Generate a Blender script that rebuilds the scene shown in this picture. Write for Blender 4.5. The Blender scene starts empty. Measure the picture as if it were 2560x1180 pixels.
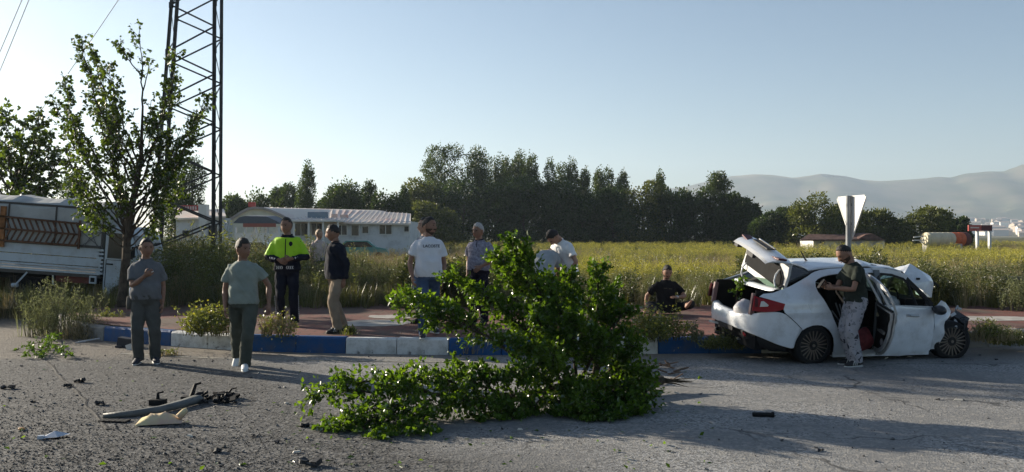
import bpy, bmesh, math, random
import numpy as np
from mathutils import Vector, Matrix, noise, Euler
from mathutils.bvhtree import BVHTree
from mathutils.geometry import tessellate_polygon

sc = bpy.context.scene
COL = sc.collection
PI = math.pi
F, HC = 2200.0, 1.8            # focal length in photo pixels, eye height

# ---------------------------------------------------------------- camera
cam = bpy.data.cameras.new('camera'); camo = bpy.data.objects.new('camera', cam)
COL.objects.link(camo); sc.camera = camo
cam.sensor_width = 36; cam.lens = 36*F/2560; cam.clip_end = 20000; cam.clip_start = 0.05
camo.location = (0, 0, HC); camo.rotation_euler = (PI/2, 0, 0)

# ---------------------------------------------------------------- sky, sun, exposure
SUN_EL, SUN_AZ = math.radians(17), math.radians(-59.6)   # azimuth from +Y towards +X
world = bpy.data.worlds.new('World'); sc.world = world; world.use_nodes = True
wn = world.node_tree.nodes; wl = world.node_tree.links
bg = wn['Background']; sky = wn.new('ShaderNodeTexSky'); sky.sky_type = 'NISHITA'
sky.sun_disc = False; sky.sun_elevation = SUN_EL; sky.sun_rotation = SUN_AZ
sky.air_density = 1.0; sky.dust_density = 1.5; sky.ozone_density = 1.45; sky.altitude = 900
wl.new(sky.outputs[0], bg.inputs[0]); bg.inputs[1].default_value = 0.058
sun = bpy.data.lights.new('sun', 'SUN'); suno = bpy.data.objects.new('sun', sun); COL.objects.link(suno)
sun.energy = 5.0; sun.angle = math.radians(0.6); sun.color = (1.0, 0.89, 0.72)
sdir = Vector((math.sin(SUN_AZ)*math.cos(SUN_EL), math.cos(SUN_AZ)*math.cos(SUN_EL), math.sin(SUN_EL)))
suno.rotation_euler = sdir.to_track_quat('Z', 'Y').to_euler()
sc.view_settings.view_transform = 'Standard'; sc.view_settings.look = 'None'
sc.view_settings.gamma = 1; sc.view_settings.use_curve_mapping = False
sc.view_settings.exposure = 1.25
sc.render.engine = 'CYCLES'
cy = sc.cycles
cy.use_denoising = True; cy.max_bounces = 6; cy.diffuse_bounces = 3; cy.glossy_bounces = 3
cy.transmission_bounces = 4; cy.transparent_max_bounces = 8; cy.volume_bounces = 0
cy.caustics_reflective = False; cy.caustics_refractive = False

# ---------------------------------------------------------------- helpers
def gp(px, py, z=0.0):
    """photo pixel -> point on the level z"""
    Y = (HC-z)*F/(py-590.0); return Vector(((px-1280)*Y/F, Y, z))
def at(px, py, Y):
    """photo pixel at distance Y"""
    return Vector(((px-1280)*Y/F, Y, HC+(590.0-py)*Y/F))

def tag(o, label=None, cat=None, group=None, kind=None):
    if label: o['label'] = label
    if cat: o['category'] = cat
    if group: o['group'] = group
    if kind: o['kind'] = kind
    return o
def empty(name, loc=(0, 0, 0), rz=0.0):
    o = bpy.data.objects.new(name, None); COL.objects.link(o)
    o.location = loc; o.rotation_euler = (0, 0, rz); o.empty_display_size = 0.1
    return o
def obj(name, me, mat=None, parent=None, smooth=False):
    if isinstance(me, bmesh.types.BMesh):
        m = bpy.data.meshes.new(name); me.to_mesh(m); me.free(); me = m
    o = bpy.data.objects.new(name, me); COL.objects.link(o)
    if mat:
        for x in (mat if isinstance(mat, (list, tuple)) else [mat]): me.materials.append(x)
    if parent: o.parent = parent
    if smooth: me.polygons.foreach_set('use_smooth', [True]*len(me.polygons))
    return o
def copy_tree(o, parent=None):
    c = o.copy(); COL.objects.link(c); c.parent = parent
    for ch in o.children: copy_tree(ch, c)
    return c

class MB:
    """mesh builder: plain vertex and face lists"""
    def __init__(s): s.v = []; s.f = []; s.m = []
    def add(s, vs, fs, mi=0):
        b = len(s.v); s.v += [tuple(v) for v in vs]
        s.f += [tuple(i+b for i in f) for f in fs]; s.m += [mi]*len(fs)
    def box(s, c, d, R=None, mi=0, taper=1.0):
        hx, hy, hz = d[0]/2, d[1]/2, d[2]/2; vs = []
        for z, t in ((-hz, 1), (hz, taper)):
            for x, y in ((-hx, -hy), (hx, -hy), (hx, hy), (-hx, hy)): vs.append(Vector((x*t, y*t, z)))
        if R is not None: vs = [R @ v for v in vs]
        s.add([v+Vector(c) for v in vs], [(3, 2, 1, 0), (4, 5, 6, 7), (0, 1, 5, 4), (1, 2, 6, 5), (2, 3, 7, 6), (3, 0, 4, 7)], mi)
    def bar(s, a, b, w, h, up=(0, 0, 1), mi=0, w2=None, h2=None):
        a, b = Vector(a), Vector(b); d = (b-a)
        if d.length < 1e-6: return
        d.normalize(); u = Vector(up)
        sx = d.cross(u)
        if sx.length < 1e-4: sx = d.cross(Vector((1, 0, 0)))
        sx.normalize(); sy = sx.cross(d); vs = []
        for p, ww, hh in ((a, w, h), (b, w2 or w, h2 or h)):
            for i, j in ((-1, -1), (1, -1), (1, 1), (-1, 1)): vs.append(p+sx*i*ww/2+sy*j*hh/2)
        s.add(vs, [(3, 2, 1, 0), (4, 5, 6, 7), (0, 1, 5, 4), (1, 2, 6, 5), (2, 3, 7, 6), (3, 0, 4, 7)], mi)
    def tube(s, pts, rs, n=6, mi=0, cap=True, sq=None, ref=None):
        """swept tube; rs: radius or (rx, ry) per point"""
        pts = [Vector(p) for p in pts]; k = len(pts)
        if not isinstance(rs, (list, tuple)): rs = [rs]*k
        vs = []; px = Vector(ref) if ref is not None else None
        for i in range(k):
            d = (pts[min(i+1, k-1)]-pts[max(i-1, 0)])
            if d.length < 1e-9: d = Vector((0, 0, 1))
            d.normalize()
            if px is None: px = d.orthogonal()
            x = px-d*px.dot(d)
            if x.length < 1e-4: x = d.orthogonal()
            x.normalize(); y = d.cross(x); px = x
            r = rs[i]; rx, ry = r if isinstance(r, (list, tuple)) else (r, r)
            for j in range(n):
                a = 2*PI*j/n; vs.append(pts[i]+x*math.cos(a)*rx+y*math.sin(a)*ry)
        fs = []
        for i in range(k-1):
            for j in range(n):
                j2 = (j+1) % n; fs.append((i*n+j, i*n+j2, (i+1)*n+j2, (i+1)*n+j))
        if cap: fs.append(tuple(range(n-1, -1, -1))); fs.append(tuple(range((k-1)*n, k*n)))
        s.add(vs, fs, mi)
    def grid(s, P, mi=0, flip=False):
        """P: rows of points"""
        r, c = len(P), len(P[0]); fs = []
        for i in range(r-1):
            for j in range(c-1):
                q = (i*c+j, i*c+j+1, (i+1)*c+j+1, (i+1)*c+j); fs.append(q[::-1] if flip else q)
        s.add([p for row in P for p in row], fs, mi)
    def ell(s, c, r, R=None, nu=8, nv=6, mi=0):
        vs = []; fs = []
        for i in range(nv+1):
            t = PI*i/nv
            for j in range(nu):
                a = 2*PI*j/nu
                v = Vector((r[0]*math.sin(t)*math.cos(a), r[1]*math.sin(t)*math.sin(a), r[2]*math.cos(t)))
                vs.append((R @ v if R is not None else v)+Vector(c))
        for i in range(nv):
            for j in range(nu):
                j2 = (j+1) % nu; fs.append((i*nu+j, (i+1)*nu+j, (i+1)*nu+j2, i*nu+j2))
        s.add(vs, fs, mi)
    def prism(s, poly, a, b, mi=0):
        """poly: function or list of 3d points extruded by vector from a to b offsets"""
        n = len(poly); a, b = Vector(a), Vector(b)
        s.add([Vector(p)+a for p in poly]+[Vector(p)+b for p in poly],
              [tuple(range(n-1, -1, -1)), tuple(range(n, 2*n))]+[(i, (i+1) % n, n+(i+1) % n, n+i) for i in range(n)], mi)
    def mesh(s, name='m', weld=False):
        me = bpy.data.meshes.new(name); me.from_pydata([tuple(v) for v in s.v], [], s.f)
        if any(s.m): me.polygons.foreach_set('material_index', s.m)
        me.update()
        if weld:
            bm = bmesh.new(); bm.from_mesh(me); bmesh.ops.remove_doubles(bm, verts=bm.verts, dist=1e-5)
            bmesh.ops.recalc_face_normals(bm, faces=bm.faces); bm.to_mesh(me); bm.free()
        return me
    def build(s, name, mat=None, parent=None, smooth=False, weld=False):
        return obj(name, s.mesh(name, weld), mat, parent, smooth)

def quads_mesh(name, V, per=4):
    """fast mesh from an (n, per, 3) array of loose polygons"""
    n = V.shape[0]; me = bpy.data.meshes.new(name)
    me.vertices.add(n*per); me.vertices.foreach_set('co', V.reshape(-1).astype(np.float32))
    me.loops.add(n*per); me.loops.foreach_set('vertex_index', np.arange(n*per, dtype=np.int32))
    me.polygons.add(n); me.polygons.foreach_set('loop_start', np.arange(0, n*per, per, dtype=np.int32))
    me.polygons.foreach_set('loop_total', np.full(n, per, dtype=np.int32))
    me.update(calc_edges=True); return me
def tri_array_mesh(name, V, T):
    """V (n, k, 3) copies of a small mesh whose polygons are T (m, c)"""
    n, k = V.shape[:2]; T = np.asarray(T, dtype=np.int32); m, c = T.shape
    idx = (T[None]+(np.arange(n, dtype=np.int32)*k)[:, None, None]).reshape(-1)
    me = bpy.data.meshes.new(name); me.vertices.add(n*k); me.vertices.foreach_set('co', V.reshape(-1).astype(np.float32))
    me.loops.add(n*m*c); me.loops.foreach_set('vertex_index', idx)
    me.polygons.add(n*m); me.polygons.foreach_set('loop_start', np.arange(0, n*m*c, c, dtype=np.int32))
    me.polygons.foreach_set('loop_total', np.full(n*m, c, dtype=np.int32))
    me.update(calc_edges=True); return me

# ---------------------------------------------------------------- materials
_M = {}
def mat(name, col, rough=0.7, spec=0.3, metal=0.0, var=0.0, vscale=6.0, bump=0.0, bscale=40.0, col2=None, coat=0.0,
        dirt=None, dirt_amt=0.0, dscale=2.0, coords='Object', chips=None):
    if name in _M: return _M[name]
    m = bpy.data.materials.new(name); m.use_nodes = True; N, L = m.node_tree.nodes, m.node_tree.links
    b = N['Principled BSDF']; b.inputs['Base Color'].default_value = (*col, 1); b.inputs['Roughness'].default_value = rough
    b.inputs['Specular IOR Level'].default_value = spec; b.inputs['Metallic'].default_value = metal
    b.inputs['Coat Weight'].default_value = coat; b.inputs['Coat Roughness'].default_value = 0.08
    tc = N.new('ShaderNodeTexCoord')
    last = None
    if var or col2:
        nz = N.new('ShaderNodeTexNoise'); nz.inputs['Scale'].default_value = vscale; nz.inputs['Detail'].default_value = 5
        L.new(tc.outputs[coords], nz.inputs['Vector'])
        rp = N.new('ShaderNodeValToRGB'); c2 = col2 or tuple(c*(1+var) for c in col); c1 = col if col2 else tuple(c*(1-var) for c in col)
        rp.color_ramp.elements[0].position = 0.35; rp.color_ramp.elements[1].position = 0.65
        rp.color_ramp.elements[0].color = (*c1, 1); rp.color_ramp.elements[1].color = (*c2, 1)
        L.new(nz.outputs['Fac'], rp.inputs[0]); last = rp.outputs[0]
    if dirt:
        nz = N.new('ShaderNodeTexNoise'); nz.inputs['Scale'].default_value = dscale; nz.inputs['Detail'].default_value = 8; nz.inputs['Roughness'].default_value = 0.7
        L.new(tc.outputs[coords], nz.inputs['Vector'])
        mr = N.new('ShaderNodeMapRange'); mr.inputs[1].default_value = 0.48; mr.inputs[2].default_value = 0.72; mr.inputs[4].default_value = dirt_amt
        L.new(nz.outputs['Fac'], mr.inputs[0]); mx = N.new('ShaderNodeMix'); mx.data_type = 'RGBA'
        L.new(mr.outputs[0], mx.inputs[0]); mx.inputs[7].default_value = (*dirt, 1)
        if last: L.new(last, mx.inputs[6])
        else: mx.inputs[6].default_value = (*col, 1)
        last = mx.outputs[2]
    if chips:   # paint flaked off in small sharp-edged spots
        nz = N.new('ShaderNodeTexNoise'); nz.inputs['Scale'].default_value = chips[1]; nz.inputs['Detail'].default_value = 9; nz.inputs['Roughness'].default_value = 0.72
        L.new(tc.outputs[coords], nz.inputs['Vector']); mr = N.new('ShaderNodeMapRange'); mr.inputs[1].default_value = chips[2]; mr.inputs[2].default_value = chips[2]+.025; L.new(nz.outputs['Fac'], mr.inputs[0])
        mx = N.new('ShaderNodeMix'); mx.data_type = 'RGBA'; L.new(mr.outputs[0], mx.inputs[0]); mx.inputs[7].default_value = (*chips[0], 1)
        if last: L.new(last, mx.inputs[6])
        else: mx.inputs[6].default_value = (*col, 1)
        last = mx.outputs[2]
    if last: L.new(last, b.inputs['Base Color'])
    if bump:
        nb = N.new('ShaderNodeTexNoise'); nb.inputs['Scale'].default_value = bscale; nb.inputs['Detail'].default_value = 6
        L.new(tc.outputs[coords], nb.inputs['Vector']); bp = N.new('ShaderNodeBump'); bp.inputs['Strength'].default_value = bump
        bp.inputs['Distance'].default_value = 0.02; L.new(nb.outputs['Fac'], bp.inputs['Height']); L.new(bp.outputs[0], b.inputs['Normal'])
    _M[name] = m; return m
def leafmat(name, col, col2, trans=0.35, rough=0.45, spec=0.3, tcol=None, vscale=3.0):
    """thin leaf: diffuse + light passing through + a waxy gloss; colour differs from leaf to leaf"""
    if name in _M: return _M[name]
    m = bpy.data.materials.new(name); m.use_nodes = True; N, L = m.node_tree.nodes, m.node_tree.links
    out = N['Material Output']; N.remove(N['Principled BSDF'])
    tc = N.new('ShaderNodeTexCoord'); nz = N.new('ShaderNodeTexNoise'); nz.inputs['Scale'].default_value = vscale; nz.inputs['Detail'].default_value = 3
    L.new(tc.outputs['Object'], nz.inputs['Vector'])
    gm = N.new('ShaderNodeNewGeometry'); ad = N.new('ShaderNodeMath'); ad.operation = 'MULTIPLY_ADD'
    L.new(gm.outputs['Random Per Island'], ad.inputs[0]); ad.inputs[1].default_value = 0.5
    sb = N.new('ShaderNodeMath'); sb.operation = 'SUBTRACT'; L.new(nz.outputs['Fac'], sb.inputs[0]); sb.inputs[1].default_value = 0.25
    L.new(sb.outputs[0], ad.inputs[2])
    rp = N.new('ShaderNodeValToRGB'); rp.color_ramp.elements[0].color = (*col, 1); rp.color_ramp.elements[1].color = (*col2, 1)
    rp.color_ramp.elements[0].position = 0.2; rp.color_ramp.elements[1].position = 0.85
    L.new(ad.outputs[0], rp.inputs[0])
    df = N.new('ShaderNodeBsdfDiffuse'); L.new(rp.outputs[0], df.inputs[0])
    tr = N.new('ShaderNodeBsdfTranslucent'); mc = N.new('ShaderNodeMix'); mc.data_type = 'RGBA'; mc.blend_type = 'MULTIPLY'
    mc.inputs[0].default_value = 1.0; L.new(rp.outputs[0], mc.inputs[6]); mc.inputs[7].default_value = (*(tcol or (1.5, 1.6, 0.7)), 1)
    L.new(mc.outputs[2], tr.inputs[0])
    m1 = N.new('ShaderNodeMixShader'); m1.inputs[0].default_value = trans; L.new(df.outputs[0], m1.inputs[1]); L.new(tr.outputs[0], m1.inputs[2])
    gl = N.new('ShaderNodeBsdfGlossy'); gl.inputs['Roughness'].default_value = rough; gl.inputs[0].default_value = (1, 1, 1, 1)
    fr = N.new('ShaderNodeFresnel'); fr.inputs[0].default_value = 1.35
    ms = N.new('ShaderNodeMath'); ms.operation = 'MULTIPLY'; L.new(fr.outputs[0], ms.inputs[0]); ms.inputs[1].default_value = spec
    m2 = N.new('ShaderNodeMixShader'); L.new(ms.outputs[0], m2.inputs[0]); L.new(m1.outputs[0], m2.inputs[1]); L.new(gl.outputs[0], m2.inputs[2])
    L.new(m2.outputs[0], out.inputs[0]); _M[name] = m; return m
def glassmat(name, col, rough=0.02, alpha=0.35, refl=1.0):
    """thin glass: mostly see-through, mirror at grazing angles"""
    if name in _M: return _M[name]
    m = bpy.data.materials.new(name); m.use_nodes = True; N, L = m.node_tree.nodes, m.node_tree.links
    out = N['Material Output']; N.remove(N['Principled BSDF'])
    t = N.new('ShaderNodeBsdfTransparent'); t.inputs[0].default_value = (*col, 1)
    g = N.new('ShaderNodeBsdfGlossy'); g.inputs['Roughness'].default_value = rough
    fr = N.new('ShaderNodeFresnel'); fr.inputs[0].default_value = 1.5
    ad = N.new('ShaderNodeMath'); ad.operation = 'MULTIPLY_ADD'; ad.use_clamp = True; L.new(fr.outputs[0], ad.inputs[0]); ad.inputs[1].default_value = refl; ad.inputs[2].default_value = alpha
    x = N.new('ShaderNodeMixShader'); L.new(ad.outputs[0], x.inputs[0]); L.new(t.outputs[0], x.inputs[1]); L.new(g.outputs[0], x.inputs[2])
    L.new(x.outputs[0], out.inputs[0]); _M[name] = m; return m
def nodes(m): return m.node_tree.nodes, m.node_tree.links
# ================================================================ SETTING
rnd = random.Random(7); rng = np.random.default_rng(7)

# ---- kerb line in plan (front face)
KP = [(-9.6, 18.6), (-8.9, 17.2), (-8.1, 16.1), (-7.15, 15.2), (-5.8, 14.5), (-5.03, 14.14), (-4.37, 13.85), (-3.4, 13.6), (-2.53, 13.47), (-1.7, 13.38),
      (-.91, 13.3), (.0, 13.3), (1.96, 13.42), (3.2, 13.5), (4.4, 13.52), (5.8, 13.7), (7.33, 14.14), (8.6, 14.65), (10.5, 15.7), (13, 17.6), (16, 20.5), (20, 25)]
def resample(P, step):
    P = [Vector((a, b, 0)) for a, b in P]
    # Catmull-Rom then equal steps
    D = []
    for i in range(len(P)-1):
        p0, p1, p2, p3 = P[max(i-1, 0)], P[i], P[i+1], P[min(i+2, len(P)-1)]
        for k in range(20):
            t = k/20; D.append(.5*((2*p1)+(-p0+p2)*t+(2*p0-5*p1+4*p2-p3)*t*t+(-p0+3*p1-3*p2+p3)*t**3))
    D.append(P[-1]); out = [D[0]]; acc = 0
    for a, b in zip(D, D[1:]):
        l = (b-a).length
        while acc+l >= step:
            a = a+(b-a)*((step-acc)/l); l = (b-a).length; out.append(a.copy()); acc = 0
        acc += l
    return out
KL = resample(KP, 0.05)
def kerb_y(x):
    best = min(KL, key=lambda p: abs(p.x-x)); return best.y
KH = 0.25

# ---- road and field materials
def asphalt_mat():
    m = bpy.data.materials.new('asphalt'); m.use_nodes = True; N, L = nodes(m); b = N['Principled BSDF']
    tc = N.new('ShaderNodeTexCoord'); v = tc.outputs['Object']
    def nz(scale, det=4, rough=.6, vec=None):
        n = N.new('ShaderNodeTexNoise'); n.inputs['Scale'].default_value = scale; n.inputs['Detail'].default_value = det; n.inputs['Roughness'].default_value = rough
        L.new(vec or v, n.inputs['Vector']); return n.outputs['Fac']
    def mr(x, a, b_, c=0, d=1):
        n = N.new('ShaderNodeMapRange'); n.interpolation_type = 'SMOOTHSTEP'
        L.new(x, n.inputs[0])
        for i, q in enumerate((a, b_, c, d)): n.inputs[i+1].default_value = q
        return n.outputs[0]
    def mix(f, a, b_):
        n = N.new('ShaderNodeMix'); n.data_type = 'RGBA'
        if isinstance(f, float): n.inputs[0].default_value = f
        else: L.new(f, n.inputs[0])
        for i, q in ((6, a), (7, b_)):
            if isinstance(q, tuple): n.inputs[i].default_value = (*q, 1)
            else: L.new(q, n.inputs[i])
        return n.outputs[2]
    def math_(op, a, b_):
        n = N.new('ShaderNodeMath'); n.operation = op
        for i, q in enumerate((a, b_)):
            if isinstance(q, (int, float)): n.inputs[i].default_value = q
            else: L.new(q, n.inputs[i])
        return n.outputs[0]
    vo = N.new('ShaderNodeTexVoronoi'); vo.inputs['Scale'].default_value = 52; L.new(v, vo.inputs['Vector'])
    vo2 = N.new('ShaderNodeTexVoronoi'); vo2.inputs['Scale'].default_value = 26; L.new(v, vo2.inputs['Vector'])
    st = N.new('ShaderNodeSeparateColor'); L.new(vo.outputs['Color'], st.inputs[0])
    st2 = N.new('ShaderNodeSeparateColor'); L.new(vo2.outputs['Color'], st2.inputs[0])
    base = mix(mr(st.outputs[0], .2, .8), (.125, .125, .123), (.345, .34, .33))
    base = mix(mr(nz(.55, 6), .4, .62), base, (.19, .188, .183))
    base = mix(math_('MULTIPLY', mr(st2.outputs[1], .72, .9), .7), base, (.30, .285, .26))
    sx = N.new('ShaderNodeSeparateXYZ'); L.new(v, sx.inputs[0])
    # coarse loose surface towards the lower left
    edge = math_('ADD', math_('MULTIPLY', sx.outputs['X'], 1.0), math_('MULTIPLY', sx.outputs['Y'], 0.62))
    edge = math_('ADD', edge, math_('MULTIPLY', nz(.9, 5), 2.6))
    old = mr(edge, 4.6, 6.4, 1, 0)
    loose = mix(mr(st2.outputs[0], .15, .85), (.026, .026, .026), (.12, .117, .113))
    base = mix(math_('MULTIPLY', old, .88), base, loose)
    # dust washed against the kerb
    dz = math_('ADD', sx.outputs['Y'], math_('MULTIPLY', nz(1.3, 6), 1.1))
    dust = mr(dz, 13.1, 13.9)
    base = mix(math_('MULTIPLY', dust, .7), base, (.21, .18, .145))
    # dark oil streaks
    mp = N.new('ShaderNodeMapping'); mp.inputs['Scale'].default_value = (.25, 1.6, 1); L.new(v, mp.inputs[0])
    oil = mr(nz(1.6, 5, .6, mp.outputs[0]), .58, .72)
    base = mix(math_('MULTIPLY', oil, .35), base, (.04, .04, .042))
    # fine wandering cracks
    wv = N.new('ShaderNodeTexNoise'); wv.inputs['Scale'].default_value = 1.4; wv.inputs['Detail'].default_value = 5; L.new(v, wv.inputs['Vector'])
    ofs = N.new('ShaderNodeVectorMath'); ofs.operation = 'MULTIPLY_ADD'; L.new(wv.outputs['Color'], ofs.inputs[0]); ofs.inputs[1].default_value = (1.1, 1.1, 0); L.new(v, ofs.inputs[2])
    vc = N.new('ShaderNodeTexVoronoi'); vc.feature = 'DISTANCE_TO_EDGE'; vc.inputs['Scale'].default_value = .42; L.new(ofs.outputs[0], vc.inputs['Vector'])
    ck = mr(vc.outputs['Distance'], .002, .009, 1, 0); ck = math_('MULTIPLY', ck, mr(nz(.5, 3), .45, .6))
    base = mix(math_('MULTIPLY', ck, .75), base, (.03, .03, .03))
    # darker repaired area and pale worn wheel track
    rep = mr(nz(.23, 2), .53, .56); base = mix(math_('MULTIPLY', rep, .22), base, (.07, .07, .072))
    L.new(base, b.inputs['Base Color']); b.inputs['Roughness'].default_value = .86; b.inputs['Specular IOR Level'].default_value = .25
    h = math_('ADD', math_('MULTIPLY', vo.outputs['Distance'], 1.0), math_('MULTIPLY', math_('MULTIPLY', vo2.outputs['Distance'], old), 2.2))
    h = math_('ADD', h, nz(160, 2))
    bp = N.new('ShaderNodeBump'); bp.inputs['Strength'].default_value = .5; bp.inputs['Distance'].default_value = .011
    L.new(h, bp.inputs['Height']); L.new(bp.outputs[0], b.inputs['Normal']); return m
M_ASPH = asphalt_mat()
M_FIELD = mat('field_soil', (.075, .062, .032), .95, .1, col2=(.10, .105, .035), vscale=.35, bump=.5, bscale=6)
M_DIRT = mat('dry_dirt', (.13, .105, .078), .95, .1, col2=(.19, .16, .125), vscale=2.5, bump=.8, bscale=25, dirt=(.06, .055, .045), dirt_amt=.7, dscale=5)

# ground: one sheet to the horizon
b = MB(); gx = [-5000, -900, -200, -60, -30, -15, 0, 15, 30, 60, 200, 900, 5000]; gy = [-60, -10, 5, 15, 25, 40, 80, 160, 400, 1200, 2800, 5000]
b.grid([[(x, y, -.02) for x in gx] for y in gy]); tag(b.build('ground', M_FIELD), kind='structure')

# road: from behind the camera up to the kerb, with a slight fall to the gutter
b = MB(); rows = []
def road_edge(x):
    if x < -9.6: return 20.5+(-9.6-x)*.12
    if x > 20: return 25+(x-20)*1.2
    return kerb_y(x)+.06
for t in [0, .15, .3, .45, .6, .7, .8, .88, .94, 1]:
    rows.append([(x, -12+(road_edge(x)+12)*t, 0.0) for x in np.concatenate([np.linspace(-40, -10, 9), np.linspace(-9.5, 20, 60), np.linspace(21, 45, 9)])])
b.grid(rows); tag(b.build('road', M_ASPH), kind='structure')

# raised asphalt lip / seam at the lower left and the older surface beyond it
seam = [gp(118, 905), gp(150, 940), gp(185, 975), gp(215, 1010), gp(240, 1035), gp(262, 1075)]
b = MB(); vs = []; fs = []; k = 0
for i, (p, q) in enumerate(zip(seam, seam[1:])):
    for u in np.linspace(0, 1, 7)[:6 if i < len(seam)-2 else 7]:
        c = p.lerp(q, float(u)); d = (q-p).normalized(); n_ = Vector((-d.y, d.x, 0)); w = .022+.02*noise.noise(c*4); o_ = .05*noise.noise(c*2.2+Vector((9, 0, 0)))
        vs += [c+n_*(o_-w)+Vector((0, 0, .004)), c+n_*o_+Vector((0, 0, .009)), c+n_*(o_+w)+Vector((0, 0, .004))]
        if k: fs += [(3*k-3, 3*k, 3*k+1, 3*k-2), (3*k-2, 3*k+1, 3*k+2, 3*k-1)]
        k += 1
b.add(vs, fs)
tag(b.build('road_seam', mat('bitumen', (.018, .018, .019), .8, .3, bump=.5, bscale=30)), kind='structure')

# worn edge line along the kerb
lm = bpy.data.materials.new('worn_line'); lm.use_nodes = True; N, L = nodes(lm); bs = N['Principled BSDF']; tcn = N.new('ShaderNodeTexCoord')
nz_ = N.new('ShaderNodeTexNoise'); nz_.inputs['Scale'].default_value = 9; nz_.inputs['Detail'].default_value = 9; nz_.inputs['Roughness'].default_value = .75; L.new(tcn.outputs['Object'], nz_.inputs[0])
rp_ = N.new('ShaderNodeValToRGB'); rp_.color_ramp.elements[0].color = (.15, .147, .14, 1); rp_.color_ramp.elements[0].position = .44; rp_.color_ramp.elements[1].color = (.36, .33, .26, 1); rp_.color_ramp.elements[1].position = .62
L.new(nz_.outputs['Fac'], rp_.inputs[0]); L.new(rp_.outputs[0], bs.inputs['Base Color']); bs.inputs['Roughness'].default_value = .85; bs.inputs['Specular IOR Level'].default_value = .2
LN = resample([tuple(gp(px, py).xy) for px, py in ((300, 884), (450, 892), (600, 897), (900, 903), (1200, 906), (1500, 907), (1700, 906))], .25); b = MB(); rows = []
for i, p in enumerate(LN):
    d = (LN[min(i+1, len(LN)-1)]-LN[max(i-1, 0)]).normalized(); n_ = Vector((-d.y, d.x, 0)); w = .055+.012*noise.noise(p*3); rows.append([p-n_*w+Vector((0, 0, .004)), p+n_*w+Vector((0, 0, .004))])
b.grid(rows, flip=True); tag(b.build('painted_line', lm), kind='structure')

# pavement (pavers worn red)
def paver_mat():
    m = bpy.data.materials.new('red_pavers'); m.use_nodes = True; N, L = nodes(m); bs = N['Principled BSDF']
    tc = N.new('ShaderNodeTexCoord'); br = N.new('ShaderNodeTexBrick'); br.inputs['Scale'].default_value = 1
    br.inputs['Brick Width'].default_value = .4; br.inputs['Row Height'].default_value = .2; br.inputs['Mortar Size'].default_value = .014
    br.inputs['Color1'].default_value = (.155, .062, .052, 1); br.inputs['Color2'].default_value = (.20, .088, .072, 1); br.inputs['Mortar'].default_value = (.09, .06, .05, 1)
    L.new(tc.outputs['Object'], br.inputs[0])
    nz = N.new('ShaderNodeTexNoise'); nz.inputs['Scale'].default_value = 1.1; nz.inputs['Detail'].default_value = 8; nz.inputs['Roughness'].default_value = .65
    L.new(tc.outputs['Object'], nz.inputs[0]); mr = N.new('ShaderNodeMapRange'); mr.inputs[1].default_value = .42; mr.inputs[2].default_value = .60; mr.inputs[4].default_value = .9
    L.new(nz.outputs['Fac'], mr.inputs[0]); mx = N.new('ShaderNodeMix'); mx.data_type = 'RGBA'; L.new(mr.outputs[0], mx.inputs[0])
    L.new(br.outputs['Color'], mx.inputs[6]); mx.inputs[7].default_value = (.115, .09, .072, 1)
    L.new(mx.outputs[2], bs.inputs['Base Color']); bs.inputs['Roughness'].default_value = .9; bs.inputs['Specular IOR Level'].default_value = .2
    bp = N.new('ShaderNodeBump'); bp.inputs['Strength'].default_value = .5; bp.inputs['Distance'].default_value = .01
    L.new(br.outputs['Fac'], bp.inputs['Height']); bp.invert = True; L.new(bp.outputs[0], bs.inputs['Normal']); return m
M_PAVE = paver_mat()
b = MB(); rows = []
xs = [x for x in np.linspace(-8.6, 16, 70)]
for t in [0, .1, .25, .45, .65, .85, 1]:
    row = []
    for x in xs:
        y0 = kerb_y(x)+.16; y1 = max(19.4+.35*noise.noise((x*.8, 3, 0)), y0+1.2)
        row.append((x, y0+(y1-y0)*t, KH-.012+.02*max(0, min(5, y0+(y1-y0)*t-13.6))*.75+.012*noise.noise((x*.9, t*5, 1))))
    rows.append(row)
b.grid(rows)
tag(b.build('pavement', M_PAVE), kind='structure')
# earth bank behind the pavement, carrying the weeds
b = MB(); rows = []
for t in [0, .03, .1, .3, .6, 1]:
    row = []
    for x in np.linspace(-20, 34, 55):
        y0 = 19.0 if x < 16 else 19+(x-16)*.9
        lift = .25*max(0, min(1, (3-x)/8)) if x > -9 else .25*max(0, (x+14)/5)
        h = [-.05, .12, .22, .2+lift, .12+lift*.7, -.03][[0, .03, .1, .3, .6, 1].index(t)]
        row.append((x, y0+24*t, h+.05*noise.noise((x*.7, t*9, 2))*(t < 1)))
    rows.append(row)
b.grid(rows); tag(b.build('earth_bank', M_DIRT), kind='structure')
# pale concrete patches lying on the pavers
PV = bpy.data.objects['pavement']; pbv = BVHTree.FromPolygons([v.co for v in PV.data.vertices], [tuple(q.vertices) for q in PV.data.polygons])
def on_pave(x, y): h = pbv.ray_cast(Vector((x, y, 5)), Vector((0, 0, -1))); return Vector((x, y, (h[0].z if h[0] else KH)+.005))
b = MB()
for (px, py, rx, ry, sd_) in ((935, 806, .66, .5, 0), (985, 792, .5, .35, 5), (2470, 796, 1.3, .4, 3)):
    c = gp(px, py, KH+.03); n = 22; vs = [on_pave(c.x, c.y)]; fs = []
    for r_ in (.35, .7, 1):
        for a in range(n):
            w = 1+(.3*noise.noise((a*.5, sd_, 0)))*r_; vs.append(on_pave(c.x+rx*r_*w*math.cos(a*2*PI/n), c.y+ry*r_*w*math.sin(a*2*PI/n)))
    for a in range(n):
        fs.append((0, 1+a, 1+(a+1) % n))
        for q in (0, 1): fs.append((1+q*n+a, 1+(q+1)*n+a, 1+(q+1)*n+(a+1) % n, 1+q*n+(a+1) % n))
    b.add(vs, fs)
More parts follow.
